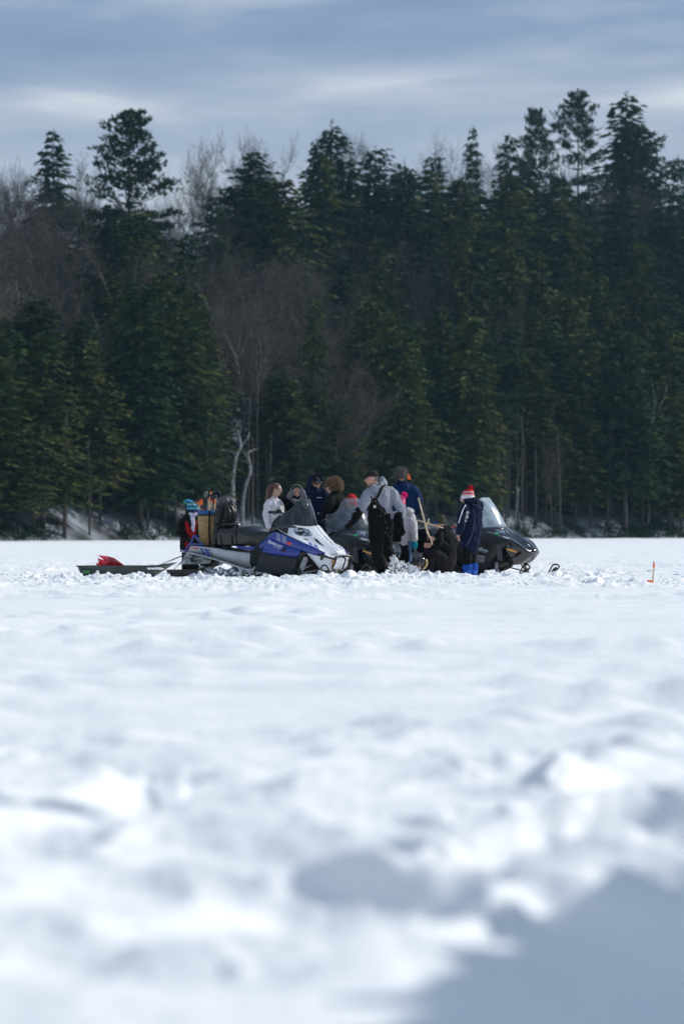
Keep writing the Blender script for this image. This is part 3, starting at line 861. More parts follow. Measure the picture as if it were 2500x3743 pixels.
def box_vf(V, F, c, sz, rot=None):
    b = len(V); c = Vector(c)
    for x in (-1, 1):
        for y in (-1, 1):
            for z in (-1, 1):
                p = Vector((x * sz[0] / 2, y * sz[1] / 2, z * sz[2] / 2))
                if rot is not None: p = rot @ p
                V.append(tuple(c + p))
    for f in ((0, 1, 3, 2), (4, 6, 7, 5), (0, 4, 5, 1), (2, 3, 7, 6), (0, 2, 6, 4), (1, 5, 7, 3)): F.append(tuple(b + i for i in f))
def ell_vf(V, F, c, r, rot=None, nu=14, nv=9):
    b = len(V); c = Vector(c)
    for j in range(nv + 1):
        t = math.pi * j / nv
        for i in range(nu):
            a = 2 * math.pi * i / nu
            p = Vector((r[0] * math.sin(t) * math.cos(a), r[1] * math.sin(t) * math.sin(a), r[2] * math.cos(t)))
            if rot is not None: p = rot @ p
            V.append(tuple(c + p))
    for j in range(nv):
        for i in range(nu):
            F.append((b + j * nu + i, b + (j + 1) * nu + i, b + (j + 1) * nu + (i + 1) % nu, b + j * nu + (i + 1) % nu))
def disc_y(V, F, c, r, w, n=16):
    """short cylinder about the local y axis"""
    b = len(V)
    for s_ in (-1, 1):
        for k in range(n):
            a = 2 * math.pi * k / n; V.append((c[0] + r * math.cos(a), c[1] + s_ * w / 2, c[2] + r * math.sin(a)))
    for k in range(n): F.append((b + k, b + (k + 1) % n, b + n + (k + 1) % n, b + n + k))
    F.append(tuple(b + k for k in range(n))); F.append(tuple(b + n + k for k in reversed(range(n))))
def coil(V, F, p, q, R_, r, turns, n=10):
    p, q = Vector(p), Vector(q); d = (q - p); a = d.normalized().cross(Vector((0.2, .9, .1))).normalized(); c = d.normalized().cross(a)
    P = [p + d * (i / (turns * n)) + (a * math.cos(6.2832 * i / n) + c * math.sin(6.2832 * i / n)) * R_ for i in range(turns * n + 1)]
    tube_np(V, F, P, r, 5)
def bevel(o, w=.01, seg=2):
    md = o.modifiers.new('b', 'BEVEL'); md.width = w; md.segments = seg; md.limit_method = 'ANGLE'; return o

C_ = dict(
 white=mat('white_paint', (.74, .76, .80), .32, coat=.35, var=.05, scale=5),
 blue=mat('blue_paint', (.012, .036, .27), .3, coat=.5, var=.08, scale=5),
 bluedec=mat('blue_print', (.07, .10, .38), .5),
 black=mat('black_plastic', (.006, .007, .008), .38, var=.3, scale=12),
 blackg=mat('gloss_black_paint', (.006, .007, .009), .16, coat=.7),
 belly=mat('scuffed_dark_plastic', (.013, .014, .016), .55, var=.35, scale=9, bump=.001, bscale=60),
 rubber=mat('rubber', (.007, .007, .007), .8),
 vinyl=mat('black_vinyl', (.006, .006, .007), .2, bump=.002, bscale=30, coat=.15),
 alu=mat('snowy_aluminium', (.50, .51, .53), .42, metal=.15, color2=(.66, .67, .68), scale=4),
 alug=mat('dull_aluminium', (.30, .30, .31), .45, metal=.6, var=.2, scale=15),
 chrome=mat('chrome', (.8, .8, .8), .12, metal=1.0),
 flap=mat('snow_caked_flap', (.05, .05, .05), .85, color2=(.72, .74, .76), scale=9, detail=6),
 amber=mat('amber_reflector', (.75, .30, .02), .25, coat=.4),
 red=mat('red_print', (.65, .04, .02), .4),
 orange=mat('orange_fluorescent', (1.0, .16, .015), .55),
 greys=mat('grey_print', (.42, .46, .52), .5),
 greyd=mat('dark_grey_print', (.16, .17, .18), .5),
 green=mat('green_sticker', (.01, .22, .09), .45),
 lens=mat('headlight_lens', (.45, .52, .60), .08, metal=.6, color2=(.03, .04, .06), scale=22),
 tint=mat('tinted_windshield', (.006, .010, .013), .05, alpha=.80, coat=1.0),
 clear=mat('scratched_windshield', (.07, .09, .115), .14, alpha=.42, coat=.8, color2=(.22, .25, .29), scale=6),
 sun_tint=mat('sunlit_windshield', (.36, .46, .54), .16, alpha=.66, coat=1.0, color2=(.62, .70, .76), scale=9),  # sunlight on the pane is put into this pale mottled colour
 glassk=mat('dark_window', (.015, .012, .014), .15),
)

def ski(M, b, pts_loop, x0, x1, name='ski', spindle=None, m=None):
    """one ski with keel, spindle and tip loop; b is the distance to the right"""
    P = [M.fr.pt(px, py, .55) for px, py in pts_loop]
    sgn = 1 if b > 0 else -1
    def mir(p): return Vector((p.x, p.y * sgn, p.z))
    V, F = [], []
    y = -b; n = 10; w = .085
    zb = -.055
    prof = []
    for i in range(n + 1):
        t = i / n; x = x0 + (x1 - x0) * t
        z = zb + (.0 if t < .72 else ((t - .72) / .28) ** 1.7 * .15)
        prof.append((x, z))
    for (x, z) in prof:
        V += [(x, y - w, z), (x, y - w, z + .02), (x, y - .02, z + .035), (x, y + .02, z + .035), (x, y + w, z + .02), (x, y + w, z)]
    for i in range(n):
        for k in range(6): F.append((i * 6 + k, i * 6 + (k + 1) % 6, (i + 1) * 6 + (k + 1) % 6, (i + 1) * 6 + k))
    F.append(tuple(range(5, -1, -1))); F.append(tuple(n * 6 + k for k in range(6)))
    o = link(name, mesh_from(name, V, F, False), m or C_['black'], M.root)
    V, F = [], []; tube_np(V, F, [Vector(q) for q in catmull([tuple(mir(p)) for p in P], 4)], .013, 8)
    link('ski_loop', mesh_from('ski_loop', V, F), C_['black'], o)
    return o

# ------------------------------------------------------------------ blue and white snowmobile
TH = R(37)
Y0 = 52.9
frB = Frame(X(955, Y0), Y0, TH, z=0.0)
frB.O.z = Z(2112, 52.0); frB = Frame(frB.O.x, frB.O.y, TH, z=frB.O.z)
B = Mach(frB, frB.root('snowmobile', 'blue and white snowmobile with tinted windshield, nose pointing right, basket on its rear', 'snowmobile', 'snowmobiles parked on the snow'))
k = C_
B.patch('hood', [[(1151, 1923, .06), (1179, 1957, .06), (1207, 1986, .06), (1233, 2013, .06), (1243, 2036, .05)],
                 [(1110, 1925, .20), (1142, 1957, .19), (1177, 1990, .17), (1212, 2020, .14), (1232, 2042, .10)],
                 [(1063, 1920, .32), (1093, 1953, .31), (1137, 1986, .28), (1182, 2015, .24), (1222, 2048, .16)],
                 [(1012, 1934, .40), (1055, 1958, .42), (1108, 1984, .39), (1160, 2006, .34), (1212, 2052, .22)]], k['white'], 6, 4)
B.patch('hood_ridge', [[(1151, 1923, .06), (1179, 1957, .06), (1207, 1986, .06), (1233, 2013, .06), (1243, 2036, .05)],
                       [(1162, 1920, -.0), (1190, 1955, -.0), (1217, 1985, -.0), (1243, 2012, .0), (1250, 2036, .0)]], k['white'], 6, 2)
B.patch('nose_cone', [[(1108, 2008, .375), (1150, 2012, .345), (1186, 2024, .30), (1214, 2040, .21), (1243, 2035, .055), (1250, 2036, .0)],
                 [(1126, 2028, .34), (1155, 2042, .33), (1190, 2052, .27), (1218, 2058, .19), (1245, 2056, .05), (1253, 2056, 0)],
                 [(1150, 2055, .30), (1170, 2066, .29), (1195, 2074, .24), (1216, 2076, .17), (1236, 2074, .04), (1243, 2073, 0)],
                 [(1168, 2078, .24), (1180, 2084, .22), (1196, 2086, .19), (1210, 2085, .13), (1224, 2082, .04), (1229, 2081, 0)]], k['white'], 4, 3)
B.patch('upper_side_panel', [[(1000, 1941, .405), (1052, 1960, .435), (1100, 1981, .41), (1145, 1999, .365), (1190, 2021, .305)],
                        [(990, 1955, .43), (1050, 1980, .45), (1098, 1996, .43), (1140, 2012, .38), (1188, 2024, .31)],
                        [(982, 1967, .43), (1050, 1998, .44), (1098, 2011, .42), (1140, 2026, .37), (1172, 2034, .32)]], k['blue'], 5, 3)
B.patch('lower_side_panel', [[(984, 1968, .435), (1020, 1983, .445), (1057, 1999, .445), (1085, 2007, .43), (1099, 2011, .42)],
                        [(968, 1996, .47), (1010, 2008, .485), (1050, 2018, .48), (1080, 2023, .46), (1095, 2024, .43)],
                        [(957, 2019, .455), (1000, 2027, .465), (1045, 2033, .465), (1075, 2036, .445), (1090, 2036, .42)]], k['blue'], 5, 3)
B.patch('seat_flank', [[(862, 1995, .27), (925, 1998, .28), (950, 1988, .31), (975, 1965, .35), (1003, 1940, .395)],
                       [(868, 2004, .28), (938, 2012, .30), (962, 2001, .36), (976, 1986, .40), (986, 1968, .43)]], k['blue'], 4, 2)
B.patch('belly_pan', [[(956, 2019, .45), (1000, 2027, .46), (1045, 2033, .46), (1090, 2035, .415)],
                      [(943, 2053, .445), (1000, 2062, .47), (1045, 2066, .465), (1085, 2068, .42)],
                      [(928, 2087, .38), (990, 2097, .42), (1040, 2101, .42), (1078, 2100, .38)]], k['belly'], 4, 3)
B.patch('chassis_pillar', [[(1094, 2008, .41), (1112, 2014, .38), (1126, 2022, .35)], [(1090, 2040, .41), (1100, 2046, .38), (1110, 2050, .33)], [(1076, 2100, .38), (1082, 2101, .36), (1086, 2101, .33)]], k['black'], 2, 3)
# dark engine bay block filling the body
V, F = [], []
g0 = [(.0, .30, .12, .52), (.35, .36, .10, .70), (.75, .34, .10, .74), (1.05, .24, .12, .60), (1.35, .20, .14, .46), (1.58, .08, .2, .38)]
for (x, w, z0, z1) in g0: V += [(x, -w * .7, z0), (x, -w, z0 + .1), (x, -w * .95, z1 - .1), (x, -w * .5, z1), (x, w * .5, z1), (x, w * .95, z1 - .1), (x, w, z0 + .1), (x, w * .7, z0)]
for i in range(len(g0) - 1):
    for q in range(8): F.append((i * 8 + q, (i + 1) * 8 + q, (i + 1) * 8 + (q + 1) % 8, i * 8 + (q + 1) % 8))
F.append(tuple(range(8))); F.append(tuple(len(g0) * 8 - 8 + q for q in reversed(range(8))))
link('engine_bay', mesh_from('engine_bay', V, F, False), k['rubber'], B.root)
# tunnel
T0 = [(698, 1996, .22), (778, 2003, .22), (867, 2017, .22), (954, 2024, .24)]
T1 = [(688, 2017, .22), (775, 2036, .22), (854, 2060, .22), (924, 2079, .22)]
B.patch('tunnel', [T0, T1], k['alu'], 4, 2, th=.01)
tt = [frB.pt(*p) for p in T0]
V = []; F = []
for p in tt: V += [(p.x, p.y, p.z - .003), (p.x, -p.y, p.z - .003)]
for i in range(3): F.append((2 * i, 2 * i + 1, 2 * i + 3, 2 * i + 2))
o = link('tunnel_top', mesh_from('tunnel_top', V, F, False), k['black'], B.root); md = o.modifiers.new('s', 'SOLIDIFY'); md.thickness = .02
B.patch('running_board', [[(690, 2016, .225), (778, 2037, .225), (855, 2061, .225), (922, 2080, .225)], [(686, 2021, .38), (776, 2044, .38), (852, 2069, .38), (916, 2087, .38)]], k['alug'], 3, 2, th=.012, decal=False)
B.tube('board_edge', [(684, 2019, .39), (776, 2042, .39), (852, 2067, .39), (916, 2086, .39), (932, 2072, .40)], .012, k['alu'], sm=2)
B.patch('snow_flap', [[(682, 2022, .23), (730, 2034, .23), (772, 2046, .23)], [(668, 2045, .25), (720, 2052, .25), (768, 2056, .25)], [(660, 2064, .26), (710, 2062, .26), (762, 2061, .25)]], k['flap'], 4, 3, th=.012)
rp = frB.pt(684, 2020, .2)
V = []; F = []
box_vf(V, F, (rp.x - .03, 0, rp.z - .10), (.012, .46, .2), Matrix.Rotation(R(12), 3, 'Y'))
link('rear_flap', mesh_from('rear_flap', V, F, False), k['rubber'], B.root)
bl = C_['blue']
B.tube('rear_bumper', [(748, 1999, .2), (730, 1980, .2), (714, 1961, .2), (708, 1960, .2), (703, 1972, .2), (698, 1990, .2)], .016, bl)
o = B.tube('grab_rail', [(745, 1993, .2), (700, 1989, .2), (692, 1991, .2), (685, 2002, .2), (676, 2015, .2), (660, 2015, .0)], .018, bl)
a_, b_ = frB.pt(709, 1961, .2), frB.pt(709, 1961, -.2)
V, F = [], []; tube_np(V, F, [frB.pt(709, 1961, .2), Vector((frB.pt(709, 1961, .2).x, .2, frB.pt(709, 1961, .2).z))], .016, 8); link('cross_rail', mesh_from('cross_rail', V, F), bl, B.root)
# track, wheels, rails
def track(M, zr, x_r, x_f, z_up_r, z_up_f, m=k['rubber'], wheel=None, xs=()):
    P = []
    r = .12
    for t in range(9): a = math.pi / 2 + math.pi * t / 8; P.append((x_r + r * math.cos(a), zr + r + r * math.sin(a)))
    P += [(x_r + (x_f - x_r) * q, zr) for q in (.2, .4, .6, .8)]
    P += [(x_f - .02, zr + .01), (x_f + .12, zr + .08), (x_f + .28, zr + .2), (x_f + .3, zr + .3), (x_f + .1, z_up_f)]
    P += [(x_f + (x_r - x_f) * q, z_up_f + (z_up_r - z_up_f) * q) for q in (.3, .6, .85)]
    Q = [tuple(q) for q in catmull([(a, 0, b) for a, b in P] + [(P[0][0], 0, P[0][1])], 5)]
    V, F = [], []
    n = len(Q)
    for i, q in enumerate(Q):
        V += [(q[0], -.19, q[2]), (q[0], .19, q[2])]
        if i: F.append((2 * i - 2, 2 * i - 1, 2 * i + 1, 2 * i))
    o = link('track', mesh_from('track', V, F, False), m, M.root)
    md = o.modifiers.new('s', 'SOLIDIFY'); md.thickness = .014; md.offset = 0
    LV, LF = [], []
    cx = sum(q[0] for q in Q) / n; cz = sum(q[2] for q in Q) / n
    for i in range(0, n, 2):
        a, b = Vector(Q[i - 1]), Vector(Q[(i + 1) % n]); d = (b - a)
        if d.length < 1e-6: continue
        ang = math.atan2(d.z, d.x); rot = Matrix.Rotation(-ang, 3, 'Y')
        nrm = Vector((d.z, 0, -d.x)).normalized()
        if nrm.dot(Vector((Q[i][0] - cx, 0, Q[i][2] - cz))) < 0: nrm = -nrm
        for yy in (-.125, 0, .125): box_vf(LV, LF, Vector(Q[i]) + nrm * .02 + Vector((0, yy, 0)), (.018, .10, .034), rot)
    lg = link('track_lugs', mesh_from('track_lugs', LV, LF, False), m, M.root); lg['kind'] = 'stuff'
    return o
pr = frB.pt(738, 2100, .2); p2 = frB.pt(947, 2109, .2)
track(B, pr.z - .10, pr.x + .02, p2.x, frB.pt(793, 2056, .2).z, .30)
for (px, py, r_) in ((738, 2100, .062), (769, 2104, .050), (947, 2110, .052), (875, 2112, .045)):
    p = frB.pt(px, py, .15)
    for s_ in (-1, 1):
        V, F = [], []; disc_y(V, F, (p.x, s_ * .13, p.z), r_, .045, 20)
        w = link('wheel', mesh_from('wheel', V, F, False), k['rubber'], B.root); bevel(w, .008)
        V, F = [], []
        for q in range(5):
            a = q * 1.2566; box_vf(V, F, (p.x + math.cos(a) * r_ * .42, s_ * .157, p.z + math.sin(a) * r_ * .42), (r_ * .75, .012, r_ * .2), Matrix.Rotation(-a, 3, 'Y'))
        disc_y(V, F, (p.x, s_ * .157, p.z), r_ * .25, .02, 10)
        link('rim', mesh_from('rim', V, F, False), k['blue'], w)
B.tube('slide_rail', [(730, 2108, .12), (850, 2114, .12), (960, 2114, .12), (985, 2100, .12)], .014, k['alug'])
B.tube('suspension_arm', [(838, 2058, .16), (873, 2090, .15), (905, 2110, .14)], .016, k['alug'], sm=1)
B.tube('suspension_arm', [(900, 2080, .16), (860, 2100, .14)], .012, k['black'], sm=1)
for (pa, pb) in (((862, 2062, .1), (838, 2104, .1)),):
    V, F = [], []; coil(V, F, frB.pt(*pa), frB.pt(*pb), .03, .007, 6); link('rear_spring', mesh_from('rear_spring', V, F), k['alug'], B.root)
V, F = [], []; p = frB.pt(807, 2061, .40); disc_y(V, F, p, .026, .02, 14); o = link('tie_ring', mesh_from('tie_ring', V, F, False), k['alu'], B.root)
V, F = [], []; disc_y(V, F, (p.x, p.y - .011, p.z), .013, .01, 12); link('ring_hole', mesh_from('ring_hole', V, F, False), k['rubber'], o)
# seat
ca = k['vinyl']
B.patch('seat', [[(863, 1992, .19), (905, 1995, .2), (943, 2000, .2), (962, 1985, .2), (990, 1952, .18)],
                 [(864, 1960, .20), (903, 1968, .21), (938, 1972, .21), (962, 1965, .2), (990, 1949, .18)],
                 [(866, 1932, .195), (893, 1944, .20), (930, 1947, .20), (960, 1947, .19), (990, 1947, .17)],
                 [(868, 1925, .13), (900, 1928, .13), (938, 1935, .12), (966, 1941, .12), (992, 1944, .1)],
                 [(877, 1922, .0), (914, 1919, .0), (952, 1925, .0), (978, 1937, .0), (1000, 1942, 0)]], ca, 5, 4, th=.02)
B.patch('passenger_seat', [[(792, 1996, .19), (820, 1998, .2), (864, 1995, .2)],
                           [(790, 1960, .20), (818, 1962, .21), (866, 1960, .2)],
                           [(791, 1934, .19), (818, 1938, .2), (862, 1936, .19)],
                           [(800, 1926, .10), (828, 1924, .10), (862, 1922, .1)],
                           [(808, 1924, .0), (840, 1919, .0), (872, 1920, .0)]], ca, 4, 4, th=.02)
p = frB.pt(850, 1918, 0)
V, F = [], []; ell_vf(V, F, (p.x, 0, p.z + .01), (.17, .21, .055), Matrix.Rotation(R(6), 3, 'Y'), 20, 12)
link('backrest_pad', mesh_from('backrest_pad', V, F), ca, B.root)
B.tube('passenger_handle', [(806, 1955, .22), (808, 1992, .23), (815, 1999, .23), (842, 2001, .23), (848, 1990, .23), (846, 1955, .22)], .009, k['black'], sm=3)
B.patch('grab_strap', [[(898, 1984, .215), (915, 1985, .215)], [(898, 1991, .218), (915, 1992, .218)]], k['black'], 1, 1, decal=False)
# windshield
B.patch('windshield', [[(1117, 1823, 0), (1098, 1826, .12), (1080, 1838, .20), (1066, 1857, .27), (1032, 1881, .35), (1010, 1905, .385)],
                       [(1135, 1862, 0), (1108, 1868, .14), (1084, 1876, .23), (1062, 1888, .30), (1026, 1901, .37), (1006, 1915, .395)],
                       [(1148, 1926, 0), (1118, 1930, .16), (1090, 1928, .25), (1062, 1923, .33), (1022, 1925, .39), (1002, 1929, .40)]], k['tint'], 5, 5, th=.004, decal=False)
B.patch('windshield_base', [[(1149, 1925, 0), (1118, 1928, .17), (1090, 1926, .26), (1062, 1920, .335), (1022, 1922, .395), (998, 1926, .405)],
                            [(1152, 1932, 0), (1118, 1936, .18), (1090, 1934, .27), (1060, 1929, .34), (1016, 1936, .40), (994, 1942, .41)]], k['blackg'], 4, 2, th=.02, decal=False)
# dash and steering
B.patch('dashboard', [[(1100, 1895, .0), (1070, 1893, .12), (1040, 1895, .22), (1015, 1908, .30)], [(1120, 1925, .0), (1085, 1926, .17), (1040, 1926, .30), (1000, 1932, .38)], [(1085, 1945, 0), (1040, 1945, .2), (1000, 1945, .32), (985, 1945, .36)]], k['black'], 3, 3, th=.02, decal=False)
B.patch('console', [[(1030, 1884, .10), (1012, 1898, .16)], [(1012, 1900, .14), (998, 1915, .19)], [(1005, 1925, .16), (986, 1938, .20)], [(1000, 1942, .18), (982, 1950, .2)]], k['black'], 3, 3, th=.05, decal=False)
hb = B.tube('handlebar', [(983, 1873, .37), (1000, 1871, .32), (1022, 1871, .22), (1040, 1878, .08), (1060, 1880, 0)], .014, k['black'])
B.tube('hand_grip', [(981, 1873, .385), (1004, 1871, .31)], .021, k['rubber'], sm=1)
B.tube('brake_lever', [(998, 1880, .34), (1012, 1876, .28), (1024, 1872, .22)], .010, k['black'])
for s_ in (1,):
    V, F = [], []; p = frB.pt(1020, 1867, .23); box_vf(V, F, p, (.07, .06, .05)); box_vf(V, F, (p.x, -p.y, p.z), (.07, .06, .05)); bevel(link('control_block', mesh_from('control_block', V, F, False), k['black'], B.root), .012)
# front end
B.bvh()
hl = B.decal('headlight', [(1074, 1928), (1090, 1928), (1108, 1930), (1126, 1936), (1136, 1946), (1141, 1957), (1137, 1961), (1110, 1961), (1088, 1959), (1077, 1951), (1073, 1938)], k['lens'], .007)
B.decal('headlight_bowl', [(1099 + 12 * math.cos(a / 16 * 6.283), 1944 + 14 * math.sin(a / 16 * 6.283)) for a in range(16)], k['glassk'], .009, parent=hl)
B.decal('bulb_shield', [(1079, 1940), (1095, 1941), (1095, 1944), (1079, 1943)], k['chrome'], .013, parent=hl)
B.decal('bulb_shield', [(1096, 1938), (1106, 1939), (1106, 1943), (1096, 1943)], k['chrome'], .013, parent=hl)
B.decal('hood_vent', [(1148, 1967), (1160, 1973), (1170, 1984), (1188, 2000), (1168, 1990), (1153, 1978)], k['rubber'])
B.decal('hood_vent', [(1107, 1968), (1118, 1970), (1131, 1977), (1118, 1975)], k['rubber'])
B.decal('hood_vent', [(1185, 1962), (1187, 1961), (1199, 1974), (1197, 1975)], k['rubber'])
B.decal('hood_vent', [(1204, 1980), (1206, 1980), (1217, 1993), (1214, 1992)], k['rubber'])
B.decal('hood_window', [(1019, 1936), (1030, 1930), (1045, 1926), (1056, 1926), (1052, 1953), (1040, 1949), (1026, 1942)], k['glassk'])
B.decal('blue_flash', [(1125, 1981), (1137, 1986), (1145, 1999), (1132, 1994)], k['bluedec'])
B.decal('blue_flash', [(1145, 1989), (1159, 1996), (1165, 2008), (1151, 2003)], k['bluedec'])
for q in range(5):
    B.decal('pinstripe', [(1011 + q * 3, 1946 + q * 1.4), (1012.4 + q * 3, 1946.6 + q * 1.4), (1014.4 + q * 2.8, 1975 + q * 1.6), (1013 + q * 2.8, 1974.4 + q * 1.6)], k['greys'], .010, 1)
    B.decal('pinstripe', [(1031.5 + q * 3.4, 1955 + q * 1.5), (1033 + q * 3.4, 1955.7 + q * 1.5), (1035.5 + q * 3, 1983 + q * 1.4), (1034 + q * 3, 1982.3 + q * 1.4)], k['greys'], .010, 1)
for q in range(4): B.decal('side_vent', [(1060 + q * 10.5, 1964 + q * 4.6), (1069 + q * 10.5, 1968 + q * 4.6), (1069 + q * 10.5, 1970.5 + q * 4.6), (1060 + q * 10.5, 1966.5 + q * 4.6)], k['rubber'], .010, 1)
for q in range(8): B.decal('side_vent', [(990 + q * 9.5, 1975.5 + q * 3.6), (996 + q * 9.5, 1978 + q * 3.6), (996 + q * 9.5, 1979.6 + q * 3.6), (990 + q * 9.5, 1977 + q * 3.6)], k['rubber'], .010, 1)
B.decal('sticker', [(1058 + 9 * math.cos(a / 14 * 6.283), 1987 + 5.4 * math.sin(a / 14 * 6.283)) for a in range(14)], k['red'], .011, 1)
B.decal('side_badge', [(1038 + 10 * math.cos(a / 14 * 6.283) + 3 * math.sin(a / 14 * 6.283), 2011 - 3 * math.cos(a / 14 * 6.283) - 8 * math.sin(a / 14 * 6.283)) for a in range(14)], k['black'], .011, 1)
B.text('lettering', 'BEARCAT', (981, 1984), (51, 23), (2, -10), k['white'])
B.text('lettering', 'Z1 XT', (1000, 2001), (24, 9), (1, -5), k['greys'])
B.decal('tail_decal', [(701, 1999), (722, 2002), (729, 2009), (712, 2006)], k['red'])
B.decal('tail_decal', [(729, 2002), (739, 2003), (758, 2032), (747, 2029)], k['bluedec'])
B.decal('tail_decal', [(744, 2004), (757, 2006), (775, 2035), (763, 2033)], k['bluedec'])
B.text('lettering', '570', (759, 2008), (17, 24), (6, -2), k['black'])
for q in range(5): B.decal('data_label', [(921 + q * 5, 2035 + q * .6), (924 + q * 5, 2035.5 + q * .6), (924 + q * 5, 2041 + q * .5), (921 + q * 5, 2040 + q * .5)], k['greyd'], .01, 1)
B.decal('reflector', [(1215, 2049), (1223, 2048), (1217, 2072), (1209, 2078)], k['amber'], .010, 1)
for q in range(7):
    B.decal('nose_grille', [(1209 + q * 3.4, 2030 - q * .5), (1210.6 + q * 3.4, 2030 - q * .5), (1214 + q * 3.2, 2024.5 - q * .1), (1212.6 + q * 3.2, 2024.5 - q * .1)], k['greyd'], .009, 0)
    B.decal('nose_grille', [(1203 + q * 2.6, 2062 - q * 2.2), (1204.6 + q * 2.6, 2062 - q * 2.2), (1213 + q * 1.4, 2053 - q * 1.6), (1211.6 + q * 1.4, 2053 - q * 1.6)], k['greyd'], .009, 0)
B.tube('front_bumper', [(1161, 2026, .345), (1180, 2032, .34), (1205, 2039, .29), (1222, 2043, .235), (1229, 2036, .20), (1240, 2033, .12), (1252, 2033, 0)], .017, k['black'])
B.tube('bumper_hoop', [(1228, 2040, .215), (1224, 2058, .215), (1214, 2078, .20), (1226, 2085, .1), (1240, 2084, 0)], .015, k['black'])
B.tube('bumper_cross', [(1257, 2036, 0), (1262, 2048, 0), (1252, 2080, 0)], .013, k['black'], mirror=False)
B.patch('bumper_bracket', [[(1177, 2024, .335), (1183, 2024, .335)], [(1171, 2046, .335), (1178, 2047, .335)]], k['black'], 1, 1, th=.02, decal=False)
for s_ in (1, -1):
    p, q = frB.pt(1120, 2036, .42), frB.pt(1098, 2090, .50); p.y *= s_; q.y *= s_
    V, F = [], []; tube_np(V, F, [p, q], .017, 8); o = link('shock_absorber', mesh_from('shock_absorber', V, F), k['black'], B.root)
    V, F = [], []; coil(V, F, p.lerp(q, .06), q.lerp(p, .06), .035, .009, 8); link('spring', mesh_from('spring', V, F), k['alu'], o)
    a, b = frB.pt(1094, 2094, .52), frB.pt(1088, 2114, .55); a.y *= s_; b.y *= s_
    V, F = [], []; tube_np(V, F, [a + Vector((0, 0, .08)), a, b], [.03, .028, .022], 8); link('spindle', mesh_from('spindle', V, F), k['black'], B.root)
    for (u, w) in (((1172, 2082, .16), (1096, 2098, .5)), ((1130, 2086, .2), (1096, 2098, .5)), ((1150, 2060, .2), (1100, 2084, .48))):
        a, b = frB.pt(*u), frB.pt(*w); a.y *= s_; b.y *= s_
        V, F = [], []; tube_np(V, F, [a, b], .012, 6); link('control_arm', mesh_from('control_arm', V, F), k['alug'], B.root)
    lp = [(1151, 2108), (1163, 2090), (1175, 2075), (1180, 2067), (1190, 2067), (1200, 2078), (1201, 2088), (1190, 2099), (1178, 2106)]
    ski(B, .55 * s_, lp, frB.pt(1050, 2116, .55).x, frB.pt(1196, 2112, .55).x)

